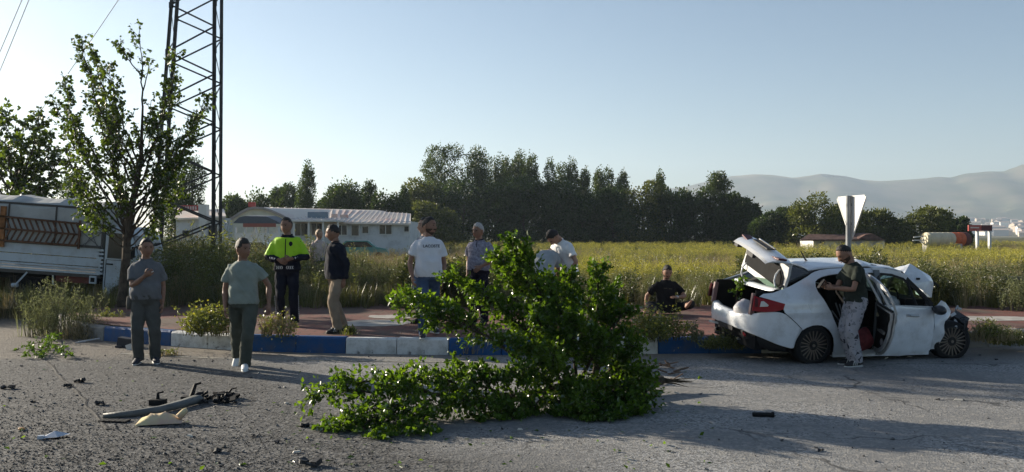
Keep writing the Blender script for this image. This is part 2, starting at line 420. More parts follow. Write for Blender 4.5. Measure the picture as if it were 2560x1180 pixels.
tag(b.build('pavement_patch', mat('pale_concrete', (.36, .34, .31), .9, .2, var=.25, vscale=5, bump=.4)), kind='structure')

# kerb of painted stones
M_KB = mat('kerb_blue', (.010, .068, .20), .65, .3, dirt=(.07, .08, .10), dirt_amt=.75, dscale=4, bump=.4, bscale=30, chips=((.25, .25, .24), 7, .64))
M_KW = mat('kerb_white', (.62, .62, .6), .65, .3, dirt=(.24, .22, .19), dirt_amt=.8, dscale=4.5, bump=.4, bscale=30, chips=((.2, .19, .175), 8, .60))
M_KG = mat('kerb_grey', (.24, .23, .215), .85, .2, dirt=(.1, .09, .075), dirt_amt=.8, dscale=4, bump=.5, bscale=25)
kerb = empty('kerb', (0, 0, 0)); tag(kerb, kind='structure')
i0 = min(range(len(KL)), key=lambda i: abs(KL[i].x+2.53))
SEG = 16
start = i0 % SEG
for s in range(start, len(KL)-SEG, SEG):
    a, e = KL[s], KL[s+SEG]; k = (s-i0)//SEG
    col = (M_KW if (k//2) % 2 == 0 else M_KB)
    if KL[s].x < -7.3 or KL[s].x > 6.8: col = M_KG
    d = (e-a).normalized(); nrm = Vector((-d.y, d.x, 0)); L_ = (e-a).length-.012
    me = MB(); r = .03; prof = [(0, -.05), (.012, KH-r), (r+.008, KH), (.15, KH), (.15, -.05)]
    ks = [0, .02, .5, .98, 1]; P = []
    for t in ks:
        ins = .006 if t in (0, 1) else 0; row = []
        for (u, z) in prof:
            w = .004*noise.noise((s+t*3, u*9, z*9))
            row.append(d*(L_*t)+nrm*(u+ins*(u < .1)+w)+Vector((0, 0, z-ins*(z > .1)+w)))
        P.append(row)
    me.grid(P, flip=True); n_ = len(prof)
    me.add(P[0], [tuple(range(n_))]); me.add(P[-1], [tuple(range(n_-1, -1, -1))])
    o = me.build('kerb_stone', col, kerb, weld=True)
    o.location = (a.x, a.y, rnd.uniform(-.008, .006)); o.rotation_euler = (rnd.uniform(-.015, .015), 0, rnd.uniform(-.006, .006))

# ---- mountains and haze
RID = [(900, 500), (1200, 490), (1500, 484), (1640, 474), (1700, 468), (1780, 452), (1830, 440), (1890, 435), (1930, 436), (1985, 443), (2020, 439), (2050, 434), (2110, 440), (2160, 449),
       (2200, 451), (2260, 448), (2310, 445), (2345, 441), (2375, 443), (2420, 432), (2470, 427), (2510, 427), (2535, 417), (2560, 408), (2640, 385), (2800, 365), (3100, 400)]
def ridge(px):
    for (a, ya), (c, yc) in zip(RID, RID[1:]):
        if a <= px <= c:
            t = (px-a)/(c-a); t = t*t*(3-2*t)*.5+t*.5; return ya+(yc-ya)*t
    return 500
b = MB(); rows = []
pxs = np.linspace(900, 3100, 150)
for t in np.linspace(0, 1, 26):
    Y = 2900+1300*t; row = []
    for px in pxs:
        top = (590-ridge(px))*4200/F
        n1 = noise.fractal((px*.006, t*2.2, 0), 1, 2, 5)
        h = top*(t**1.25)*(1+(.55*n1)*(1-t)*t*4*.7)+(1.5*n1*2 if t == 1 else 0)
        row.append(((px-1280)*4200/F*(.86+.14*t), Y+120*n1*(t < 1), max(h, 0)-.5*(t == 0)))
    rows.append(row)
rows.append([(x, y+600, -5) for x, y, z in rows[-1]])
b.grid(rows)
tag(b.build('mountains', mat('mountain', (.07, .085, .04), .95, .1, col2=(.20, .165, .105), vscale=.006, bump=0), smooth=True), kind='structure')
hz = MB(); hz.box((0, 2500, 212), (10400, 5300, 428))
hm = bpy.data.materials.new('haze_air'); hm.use_nodes = True; N, L = nodes(hm); N.remove(N['Principled BSDF'])
pv = N.new('ShaderNodeVolumePrincipled'); pv.inputs['Color'].default_value = (.68, .83, 1, 1); pv.inputs['Density'].default_value = 1.8e-4; pv.inputs['Anisotropy'].default_value = .3
L.new(pv.outputs[0], N['Material Output'].inputs['Volume'])
HAZE = tag(hz.build('haze', hm), kind='stuff')
# ================================================================ VEGETATION
LEAF_V = np.array([(0, 0, 0), (.5, .42, .12), (0, 1, -.05), (-.5, .42, .12)])
LEAF_T = [(0, 1, 2), (0, 2, 3)]
def nrm_(a): return a/np.maximum(np.linalg.norm(a, axis=1, keepdims=True), 1e-9)
def leaf_array(P, D, size, aspect=.55, g=None, droop=0.0):
    """P points, D axis directions -> (n,4,3) leaves"""
    g = g or rng; n = len(P); D = nrm_(D+g.normal(0, .35, (n, 3))+np.array([0, 0, -droop]))
    U = nrm_(np.cross(D, g.normal(0, 1, (n, 3)))); W = np.cross(D, U)
    s = size*g.uniform(.65, 1.25, n) if np.isscalar(size) else size
    x, y, z = [U*(s*aspect)[:, None], D*s[:, None], W*s[:, None]]
    T = LEAF_V
    return P[:, None]+x[:, None]*T[None, :, 0:1]+y[:, None]*T[None, :, 1:2]+z[:, None]*T[None, :, 2:3]
def flutter(P, f, ph=0):
    return (np.sin(P[:, 0]*f+ph)*np.sin(P[:, 1]*f*1.13+1.7+ph)*np.sin(P[:, 2]*f*.9+.6+ph)
            + .5*np.sin(P[:, 0]*f*2.3+2+ph)*np.sin(P[:, 2]*f*2.1+ph))
M_BARK = mat('bark', (.075, .058, .043), .95, .15, var=.35, vscale=9, bump=.8, bscale=30)
M_LPOP = leafmat('poplar_leaf', (.030, .049, .018), (.098, .132, .045), .32, .5, .10, (1.3, 1.35, .6), .35)
M_LDARK = leafmat('dark_leaf', (.026, .045, .018), (.074, .108, .038), .30, .5, .08, (1.3, 1.35, .6), .35)
M_LWIL = leafmat('willow_leaf', (.052, .068, .02), (.15, .165, .052), .38, .5, .08, (1.3, 1.3, .6), .35)
M_LNEAR = leafmat('maple_leaf', (.03, .052, .014), (.085, .12, .03), .45, .45, .2, (1.7, 1.7, .5), 1.2)
M_LBR = leafmat('branch_leaf', (.030, .068, .012), (.112, .178, .03), .45, .38, .12, (1.9, 1.9, .4), 2.0)

def crown_mesh(name, h, w, kind, n, ls, g):
    """leaf clumps spread through lobes of a crown; local z from 0 (ground) to h"""
    lobes = []
    if kind == 'poplar':
        lobes.append((0, 0, h*.48, w*.36, w*.36, h*.47)); k = 14
        for i in range(k):
            t = g.uniform(.12, .9); r = w*.5*(1-abs(2*t-1.05)**3)
            a = g.uniform(0, 2*PI); rr = r*g.uniform(.15, .75)
            lobes.append((rr*math.cos(a), rr*math.sin(a), h*t, w*g.uniform(.18, .28), w*g.uniform(.18, .28), h*g.uniform(.12, .22)))
        lobes.append((g.uniform(-.12, .12)*w, 0, h*.87, w*.2, w*.2, h*.13))
    elif kind == 'round':
        lobes.append((0, 0, h*.48, w*.38, w*.38, h*.42)); k = 24
        for i in range(k):
            a = g.uniform(0, 2*PI); e = g.uniform(-.7, 1); q = g.uniform(.75, 1)
            lobes.append((w*.36*q*math.cos(a)*math.cos(e), w*.36*q*math.sin(a)*math.cos(e), h*(.52+.35*q*math.sin(e)), w*g.uniform(.14, .22), w*g.uniform(.14, .22), h*g.uniform(.08, .15)))
    elif kind == 'tall':
        lobes.append((0, 0, h*.45, w*.36, w*.36, h*.44)); k = 28
        for i in range(k):
            t = g.uniform(.1, .95); r = w*.5*(1-(max(0, t-.35)/.65)**1.6)**.6*(.6+.4*min(1, t/.3)); a = g.uniform(0, 2*PI); q = g.uniform(.35, .85)
            lobes.append((r*q*math.cos(a), r*q*math.sin(a), h*t*.97, w*g.uniform(.14, .22), w*g.uniform(.14, .22), h*g.uniform(.07, .13)))
    else:  # bush / willow, foliage down to the ground
        lobes.append((0, 0, h*.38, w*.46, w*.4, h*.52)); k = 24
        for i in range(k):
            t = g.uniform(.05, .9); r = w*.5*math.sqrt(max(0, 1-(t*.95)**2.2)); a = g.uniform(0, 2*PI); q = g.uniform(.55, .9)
            lobes.append((r*q*math.cos(a), r*q*math.sin(a), h*t, w*g.uniform(.13, .22), w*g.uniform(.13, .22), h*g.uniform(.09, .17)))
    L = np.array(lobes); vol = (L[:, 3]*L[:, 4]*L[:, 5])**.62; pick = g.choice(len(L), n, p=vol/vol.sum())
    d = nrm_(g.normal(0, 1, (n, 3))); r = g.uniform(.25, 1, n)**.5; r *= 1+.12*g.normal(0, 1, n)
    P = L[pick, :3]+d*L[pick, 3:]*r[:, None]
    keep = (flutter(P, 9/w, g.uniform(0, 9)) > -.62) & (P[:, 2] > .12); P, d = P[keep], d[keep]
    D = d+np.array([0, 0, .9 if kind in ('poplar', 'tall') else .25])
    return tri_array_mesh(name, leaf_array(P, D, ls, .7, g), LEAF_T), L
def far_tree(name, label, group, px, top, wpx, Y, kind, m, n=3500, base=0.0, ls=None, seed=0):
    g = np.random.default_rng(seed+int(px)); s = Y/F
    X = (px-1280)*s; h = HC+(590-top)*s-base; w = wpx*s
    r = empty(name, (X, Y, base), g.uniform(0, 6)); tag(r, label, 'tree', group)
    me, L = crown_mesh('crown', h, w*(1.5 if kind == 'poplar' and wpx < 50 else 1.15), kind, int(n*2.1), ls or ((.0019 if kind in ('poplar', 'tall') else .0027)*Y), g)
    obj('crown', me, m, r)
    b = MB(); b.tube([(0, 0, -.2), (.03*w, 0, h*.25), (0, .02*w, h*.55), (0, 0, h*.8)], [h*.018+.06, h*.014+.04, h*.009+.02, .02], 6)
    for l in L[1:9]:
        b.tube([(0, 0, l[2]*.55), (l[0]*.5, l[1]*.5, l[2]*.8), (l[0], l[1], l[2])], [h*.006+.02, h*.004+.015, .012], 4)
    b.build('trunk', M_BARK, r); return r

ORD = ['first', 'second', 'third', 'fourth', 'fifth', 'sixth', 'seventh', 'eighth', 'ninth', 'tenth', 'eleventh', 'twelfth', 'thirteenth', 'fourteenth', 'fifteenth']
# poplar row
GP_ = 'row of poplars beyond the field'
far_tree('poplar', 'tallest and broadest dark poplar, at the left end of the row', GP_, 1112, 345, 135, 138, 'tall', M_LPOP, 9000)
far_tree('poplar', 'broad poplar just right of the tallest one, above the grey-haired man', GP_, 1198, 376, 82, 139, 'poplar', M_LPOP, 6000)
for i, (px, top, w) in enumerate([(1247, 402, 40), (1268, 392, 40), (1297, 386, 44), (1329, 386, 44), (1371, 400, 38), (1400, 410, 40), (1428, 408, 40), (1462, 425, 36), (1492, 424, 36), (1526, 424, 40), (1560, 424, 34)]):
    far_tree('poplar', f'narrow pale-stemmed poplar, {ORD[i]} from the left among the slim ones', GP_, px, top, w, 141+(i % 3)*2, 'poplar', M_LPOP, 3600, seed=i)
far_tree('poplar', 'single narrow poplar top standing apart right of the row', GP_, 1649, 424, 32, 141, 'poplar', M_LPOP, 3200)
GW = 'bushy trees under the poplars'
for i, (px, top, w, Y, k, m, lb) in enumerate([
    (1050, 448, 110, 132, 'bush', M_LWIL, 'olive willow at the left foot of the tallest poplar'),
    (1085, 500, 130, 126, 'bush', M_LWIL, 'low olive willow behind the LACOSTE shirt man'),
    (1160, 448, 130, 131, 'bush', M_LDARK, 'dark bushy tree below the broad poplar'),
    (1235, 452, 120, 132, 'bush', M_LDARK, 'dark bushy tree behind the top of the fallen branch'),
    (1310, 446, 120, 132, 'bush', M_LDARK, 'dark bushy tree left of the bending men'),
    (1385, 452, 120, 132, 'bush', M_LDARK, 'dark bushy tree straight behind the bending men'),
    (1455, 458, 120, 132, 'bush', M_LDARK, 'dark bushy tree right of the bending men'),
    (1530, 456, 120, 131, 'bush', M_LDARK, 'dark bushy tree under the last slim poplars'),
    (1605, 450, 110, 131, 'bush', M_LWIL, 'rounded lighter bushy tree left of the single poplar top'),
    (1675, 460, 120, 132, 'bush', M_LDARK, 'dark bushy tree below the single poplar top, above the sitting man'),
    (1738, 462, 110, 131, 'bush', M_LDARK, 'dark bushy tree left of the clumped tall crown'),
    (1800, 426, 84, 130, 'tall', M_LPOP, 'tree with clumped crown standing out at the right end of the row'),
    (1838, 478, 90, 128, 'bush', M_LDARK, 'dark bushy tree on the right shoulder of the row'),
    (1872, 498, 60, 126, 'bush', M_LDARK, 'small dark bushy tree ending the row'),
]): far_tree('bushy_tree', lb, GW, px, top, w, Y, k, m, 6000, seed=i)
GR = 'trees at the right of the field'
for i, (px, top, w, Y, k, m, lb) in enumerate([
    (1918, 532, 84, 118, 'bush', M_LDARK, 'low dark tree behind the raised boot lid'),
    (1962, 520, 40, 117, 'poplar', M_LDARK, 'small pointed tree above the car roof'),
    (2035, 484, 128, 115, 'bush', M_LWIL, 'large rounded olive tree left of the road sign'),
    (2105, 502, 70, 120, 'bush', M_LDARK, 'dark tree directly behind the road sign'),
    (2183, 516, 100, 114, 'bush', M_LWIL, 'rounded green tree just right of the road sign'),
    (2245, 538, 60, 118, 'bush', M_LDARK, 'small dark tree between two larger green ones'),
    (2308, 511, 130, 112, 'bush', M_LWIL, 'wide green tree behind the cream and orange drum'),
    (2388, 540, 66, 120, 'bush', M_LDARK, 'last small tree before the red roadside board'),
]): far_tree('field_tree', lb, GR, px, top, w, Y, k, m, 5000, seed=i)
GL = 'trees behind the low building'
for i, (px, top, w, Y, k, m, lb) in enumerate([
    (178, 412, 90, 62, 'tall', M_LDARK, 'dark tree standing behind the truck'),
    (438, 404, 70, 78, 'poplar', M_LDARK, 'dark poplar left half seen through the lattice pylon'),
    (480, 396, 76, 79, 'poplar', M_LDARK, 'dark poplar seen right inside the lattice pylon'),
    (583, 472, 66, 105, 'round', M_LPOP, 'hazy round tree just right of the pylon'),
    (640, 460, 84, 108, 'round', M_LPOP, 'hazy round tree second to the right of the pylon'),
    (705, 466, 90, 110, 'bush', M_LPOP, 'hazy broad tree left of the lone tall poplar'),
    (766, 414, 58, 104, 'poplar', M_LPOP, 'lone tall poplar with a pale trunk behind the low building'),
    (858, 438, 104, 106, 'round', M_LPOP, 'rounded tree with see-through crown behind the low building'),
    (925, 448, 60, 110, 'tall', M_LDARK, 'dark pointed tree right of the rounded one'),
    (968, 474, 90, 108, 'bush', M_LDARK, 'dark bushy tree behind the right end of the low building'),
    (1008, 470, 50, 112, 'tall', M_LDARK, 'slim tree between the low building and the willows'),
    (820, 500, 80, 112, 'bush', M_LDARK, 'low dark bush behind the middle of the building roof'),
    (905, 492, 80, 114, 'bush', M_LDARK, 'low dark bush behind the right half of the building roof'),
]): far_tree('background_tree', lb, GL, px, top, w, Y, k, m, 5000, seed=i)

# ---- branching helper for the near trees and the torn branch
def curve(a, b_, bend, n, g):
    a, b_ = Vector(a), Vector(b_); m_ = (a+b_)/2+Vector(bend); out = []
    for i in range(n+1):
        t = i/n; p = a*(1-t)**2+m_*2*t*(1-t)+b_*t*t
        out.append(p+Vector(g.normal(0, .012*(b_-a).length*(0 < i < n), 3)))
    return out
def twiggy(limbs, r0, g, twig_len, twig_n, leaf_n, leaf_size, wood, start=.25, droop=.2, aspect=.6, spread=1.0, tip_r=.006, rosette=True, dens=None):
    """limbs: list of point lists; returns leaf array; wood gets tubes"""
    LP, LD = [], []
    for li, pts in enumerate(limbs):
        k = len(pts); ra = r0[li] if isinstance(r0, (list, tuple)) else r0
        wood.tube(pts, [ra*(1-.88*i/(k-1))+tip_r*.5 for i in range(k)], 6)
        L_ = sum((pts[i+1]-pts[i]).length for i in range(k-1)); n = max(3, int(twig_n*L_))
        if dens: n = max(3, int(n*dens[li]))
        for q in range(n):
            t = start+(1-start)*((q+g.uniform(0, 1))/n); f = t*(k-1); i = min(int(f), k-2); p = pts[i].lerp(pts[i+1], f-i)
            d = (pts[i+1]-pts[i]).normalized(); side = Vector(g.normal(0, 1, 3)); side = (side-d*side.dot(d)).normalized()
            tl = twig_len*g.uniform(.5, 1.25)*(1.1-.5*t)
            e = p+(d*.75+side*spread+Vector((0, 0, .15))).normalized()*tl
            tw = curve(p, e, Vector(g.normal(0, .1, 3))*tl+Vector((0, 0, .1*tl)), 3, g)
            wood.tube(tw, [tip_r*1.4, tip_r, tip_r*.8, tip_r*.4], 4, cap=False)
            for z in range(leaf_n):
                u = g.uniform(.25, 1.05); fi = min(u, .999)*3; ii = int(fi); pp = tw[ii].lerp(tw[ii+1], fi-ii)
                dd = (tw[min(ii+1, 3)]-tw[ii]).normalized()*.5+Vector(g.normal(0, .7, 3))
                LP.append(pp+Vector(g.normal(0, .02, 3))); LD.append(dd)
    return leaf_array(np.array(LP), np.array(LD), leaf_size, aspect, g, droop)
def leaf_parts(A, parent, m, k=300):
    """the k leaves that show largest become parts, the rest one mass"""
    c = A.mean(1); d = np.linalg.norm(c-np.array([0, 0, HC]), axis=1)
    e = np.linalg.norm(np.cross(A[:, 1]-A[:, 0], A[:, 2]-A[:, 0]), axis=1)
    view = nrm_(c-np.array([0, 0, HC])); nn = nrm_(np.cross(A[:, 1]-A[:, 3], A[:, 2]-A[:, 0])); area = e*np.abs((nn*view).sum(1))/d**2
    dist_rank = (d-d.min())/(np.ptp(d)+1e-6); order = np.argsort(-(area/(area.max())-1.2*dist_rank))
    big, rest = order[:k], order[k:]
    org = np.array(parent.location)
    tag(obj('leaves', tri_array_mesh('leaves', A[rest]-org, LEAF_T), m, parent), kind='stuff')
    base = LEAF_V*np.array([.55, 1, 1]); me = bpy.data.meshes.new('leaf'); me.from_pydata([tuple(v) for v in base], [], [tuple(t) for t in LEAF_T]); me.materials.append(m)
    for i in big:
        L4 = A[i]; y = Vector(L4[2]-L4[0]); x = Vector(L4[1]-L4[3]); s = y.length; y.normalize(); x = (x-y*x.dot(y)); wd = x.length; x.normalize(); z = x.cross(y)
        o = bpy.data.objects.new('leaf', me); COL.objects.link(o); o.parent = parent
        M4 = Matrix((x*(wd/.55), y*s, z*s)).transposed().to_4x4(); M4.translation = Vector(L4[0]-org); o.matrix_local = M4

# ---- the young tree left of the pylon
g = np.random.default_rng(11); Y0 = 18.5
def T(px, py, dy=0.0): return at(px, py, Y0+dy)
tb = T(303, 782); tb.z = .12
tree = empty('roadside_tree', tb); tag(tree, 'young broad-leaved tree with ascending limbs beside the lattice pylon', 'tree')
wood = MB(); fork = T(318, 560); f2 = T(340, 470)
wood.tube([tb-tb-Vector((0, 0, .15)), T(308, 720)-tb, T(316, 640)-tb, fork-tb, f2-tb, T(352, 400)-tb, T(357, 265)-tb], [.115, .095, .09, .08, .062, .042, .02], 9)
limb_spec = [  # tip px, depth offset, root px, bend px
    ((352, 62), .1, (357, 268), (0, -.1), .35), ((300, 108), -.1, (360, 190), (-.1, 0), .8), ((372, 150), .2, (360, 230), (.05, 0), .2),
    ((205, 108), -.5, (335, 420), (-.35, .1), 1.0), ((240, 130), .6, (340, 400), (-.3, .1), 1.0), ((270, 165), -.2, (345, 380), (-.2, .1), .9),
    ((155, 210), -.3, (328, 480), (-.4, .1), 1.0), ((140, 258), .4, (326, 500), (-.4, .1), .9), ((180, 300), -.7, (322, 530), (-.4, .1), 1.0), ((165, 375), .5, (320, 545), (-.35, 0), 1.0),
    ((185, 440), -.5, (318, 560), (-.3, 0), 1.1), ((200, 500), .3, (316, 575), (-.2, 0), 1.1), ((235, 545), -.4, (315, 590), (-.15, 0), 1.1), ((245, 250), .9, (338, 440), (-.2, .1), 1.0),
    ((440, 135), .2, (345, 430), (.25, .1), .75), ((432, 205), -.4, (343, 440), (.2, .1), .85), ((512, 240), -.2, (338, 470), (.45, .0), .8), ((500, 290), .5, (335, 490), (.4, 0), .75), ((480, 340), -.6, (330, 510), (.35, 0), .8),
    ((450, 400), .4, (326, 540), (.3, 0), .8), ((425, 445), -.5, (322, 560), (.25, 0), .75), ((455, 460), .7, (322, 565), (.3, 0), .9), ((410, 520), -.3, (318, 585), (.2, 0), .9), ((400, 560), .4, (316, 600), (.1, .0), .7), ((290, 300), -1.0, (345, 400), (-.15, .1), 1.0), ((390, 290), .9, (350, 400), (.1, .1), .7), ((300, 460), -1.0, (325, 560), (-.1, .0), 1.0)]
gi = np.random.default_rng(14)
for k in range(14):
    y_ = gi.uniform(480, 590); x_ = gi.uniform(235, 455); limb_spec.append(((x_, y_-gi.uniform(110, 260)), gi.uniform(-.7, .7), (0, y_), ((x_-335)*.0025, .12), .38))
limbs, radii, dens = [], [], []
for tip, dy, root, bend, dn in limb_spec:
    ry = root[1]+(35 if root[1] > 300 else 0); root = (float(np.interp(ry, [62, 265, 400, 470, 560, 640], [352, 357, 352, 340, 318, 316])), ry)   # rooted on the trunk
    a, e = T(*root)-tb, T(tip[0], tip[1], dy)-tb
    limbs.append(curve(a, e, (bend[0], 0, bend[1]), 9, g)); radii.append(.011+.009*(e-a).length/2); dens.append(dn)
A = twiggy(limbs, radii, g, .42, 17, 11, .078, wood, start=.30, droop=.7, aspect=.85, spread=.8, tip_r=.005, dens=dens)
wood.build('trunk', M_BARK, tree)
leaf_parts(A+np.array(tb), tree, M_LNEAR)

# ---- tree at the left edge of the photo
g = np.random.default_rng(21); Y1 = 27
def T1(px, py, dy=0.0): return at(px, py, Y1+dy)
tb1 = T1(20, 720); tb1.z = .0
tr1 = empty('edge_tree', tb1); tag(tr1, 'leafy tree at the left edge rising behind the truck', 'tree')
wood = MB(); wood.tube([Vector((0, 0, -.1)), T1(25, 600)-tb1, T1(35, 500)-tb1, T1(45, 420)-tb1], [.2, .17, .13, .08], 8)
limbs, radii = [], []
for tip, dy, root, bend in [((12, 285), .3, (35, 480), (-.1, .2)), ((98, 288), -.3, (40, 470), (.3, .2)), ((60, 300), .8, (40, 450), (.1, .1)), ((130, 350), .3, (38, 490), (.4, .1)), ((145, 400), -.5, (35, 510), (.5, 0)), ((140, 450), .6, (33, 530), (.4, 0)),
    ((-40, 320), .4, (32, 480), (-.4, .2)), ((-90, 400), -.4, (30, 520), (-.5, .1)), ((100, 470), -.9, (30, 540), (.3, 0)), ((20, 360), -1.2, (36, 500), (0, .1)), ((-60, 470), .2, (28, 550), (-.4, 0)), ((60, 420), 1.2, (34, 520), (.1, 0)), ((110, 330), .9, (40, 480), (.3, .1)), ((-20, 420), 1.0, (30, 520), (-.2, .1)), ((70, 480), -1.2, (30, 550), (.2, 0)), ((30, 500), -1.2, (28, 560), (0, 0))]:
    limbs.append(curve(T1(*root)-tb1, T1(tip[0], tip[1], dy)-tb1, (bend[0], 0, bend[1]), 7, g)); radii.append(.04)
A = twiggy(limbs, radii, g, .7, 12, 10, .15, wood, start=.15, droop=.3, aspect=.75, spread=1.0, tip_r=.006)
wood.build('trunk', M_BARK, tr1); obj('crown', tri_array_mesh('crown', A, LEAF_T), M_LNEAR, tr1)

# ---- the torn-off branch lying on the road
g = np.random.default_rng(31)
def B(px, py, Y): return at(px, py, Y)
br0 = gp(1560, 1000); br0.z = .1
branch = empty('fallen_branch', br0); tag(branch, 'big leafy branch torn off and lying across the road in the middle', 'fallen branch')
wood = MB(); O = br0
main = [B(1655, 950, 10.2), B(1600, 960, 10.0), B(1530, 965, 9.8), B(1430, 960, 9.5), B(1330, 985, 9.2), B(1200, 1000, 8.95), B(1080, 985, 8.8)]
wood.tube([p-O for p in main], [.055, .06, .055, .048, .04, .03, .018], 8)
spec = [  # root, tip, Y root, Y tip, radius, density
    ((1430, 960), (1275, 600), 9.6, 9.7, .03, 1.1), ((1400, 900), (1240, 640), 9.5, 9.9, .024, 1.0), ((1380, 850), (1310, 625), 9.5, 9.6, .02, 1.0),
    ((1480, 965), (1500, 672), 9.7, 10.0, .028, 1.3), ((1470, 900), (1420, 690), 9.7, 9.9, .022, 1.3), ((1500, 900), (1525, 720), 9.8, 10.1, .02, 1.3), ((1440, 880), (1360, 700), 9.6, 9.8, .02, 1.3),
    ((1380, 880), (1130, 690), 9.5, 9.9, .022, .75), ((1330, 850), (1180, 720), 9.5, 9.7, .018, .9), ((1300, 900), (1020, 745), 9.4, 9.5, .022, .6), ((1200, 830), (985, 760), 9.4, 9.3, .014, .75), ((1230, 850), (1080, 800), 9.3, 9.2, .014, .8),
    ((1500, 960), (1590, 860), 9.8, 9.6, .022, 1.4), ((1520, 960), (1615, 930), 9.8, 9.3, .02, 1.4), ((1480, 960), (1560, 780), 9.7, 9.8, .02, 1.4), ((1450, 960), (1580, 1010), 9.6, 9.0, .022, 1.3), ((1430, 965), (1490, 1075), 9.5, 8.55, .024, 1.2), ((1420, 960), (1400, 1040), 9.5, 8.7, .02, 1.1), ((1430, 960), (1540, 1060), 9.5, 8.6, .02, 1.1), ((1560, 960), (1625, 1000), 9.8, 9.0, .016, 1.1), ((1380, 960), (1330, 1040), 9.4, 8.8, .02, .8),
    ((1420, 940), (1330, 780), 9.5, 9.2, .02, 1.4), ((1440, 940), (1440, 790), 9.5, 9.2, .02, 1.4), ((1400, 950), (1260, 850), 9.4, 9.0, .02, 1.2), ((1450, 950), (1520, 850), 9.6, 9.2, .02, 1.4), ((1400, 960), (1380, 890), 9.4, 8.9, .02, 1.4), ((1380, 970), (1290, 930), 9.3, 8.8, .02, 1.3),
    ((1200, 1000), (1140, 925), 8.95, 9.0, .016, 1.0), ((1150, 990), (1000, 945), 8.9, 8.9, .018, 1.0), ((1080, 985), (850, 960), 8.8, 8.8, .018, .85), ((950, 985), (770, 990), 8.8, 8.7, .01, .8), ((1080, 985), (960, 960), 8.8, 8.6, .014, 1.2), ((1150, 995), (1060, 1040), 8.9, 8.35, .016, 1.0), ((1080, 1000), (940, 1040), 8.7, 8.3, .014, 1.2), ((1020, 1010), (800, 1095), 8.6, 8.2, .016, .7), ((960, 1050), (830, 1065), 8.4, 8.1, .01, .8), ((1030, 1020), (945, 1122), 8.5, 7.85, .016, .9), ((1080, 1020), (1040, 1112), 8.5, 7.95, .014, .9), ((980, 1030), (890, 1085), 8.4, 8.1, .012, .9), ((1230, 1000), (1190, 1060), 8.9, 8.5, .014, .7), ((1250, 990), (1160, 960), 9.0, 8.7, .014, 1.1), ((1300, 985), (1230, 1030), 9.1, 8.6, .014, 1.2), ((1280, 980), (1210, 930), 9.1, 8.9, .014, 1.1), ((1220, 1000), (1140, 1010), 8.9, 8.5, .014, 1.2), ((1330, 985), (1280, 1050), 9.2, 8.6, .014, 1.0), ((1180, 1000), (1090, 940), 8.9, 8.8, .014, 1.0), ((1430, 960), (1450, 1020), 9.4, 8.6, .016, 1.3), ((1520, 960), (1590, 1040), 9.7, 8.8, .014, 1.2)]
limbs, radii, dens = [], [], []
for root, tip, ya, yb, r, dn in spec:
    a, e = B(*root, ya)-O, B(*tip, yb)-O
    limbs.append(curve(a, e, (0, 0, .1), 7, g)); radii.append(r); dens.append(dn*(.78 if root[0] < 1260 and root[1] > 940 else 1.0))
A = twiggy(limbs, radii, g, .25, 50, 15, .060, wood, start=.14, droop=.05, aspect=.62, spread=.95, tip_r=.0035, dens=dens)
A = A+np.array(O)
low = A[:, :, 2].min(1); A[:, :, 2] += np.maximum(0, .012-low)[:, None]
for i in range(len(wood.v)):
    x, y, z = wood.v[i]; wood.v[i] = (x, y, max(z, -O.z+.004))
# splintered butt end
p0 = main[0]-O
for k in range(7):
    d = Vector((.25+.2*g.random(), .03*g.normal(), .04*g.normal())); wood.tube([p0+Vector(g.normal(0, .02, 3)), p0+d*.5, p0+d], [.016, .01, .002], 4)
wood.build('stem', mat('branch_bark', (.055, .045, .032), .9, .2, var=.3, vscale=12, bump=.6), branch)
leaf_parts(A, branch, M_LBR)
b = MB(); gg = np.random.default_rng(5)
for k in range(16):
    p = gp(1600+gg.uniform(0, 105), 925+gg.uniform(-8, 40)); a = gg.uniform(0, PI); q = p+Vector((math.cos(a), math.sin(a), .1))*gg.uniform(.08, .3); p.z = .02; q.z = gg.uniform(.02, .1)
    b.bar(p-O, q-O, gg.uniform(.01, .05), .012)
b.build('bark_shards', mat('torn_bark', (.11, .07, .045), .9, .2, var=.4, vscale=8), branch)['kind'] = 'stuff'

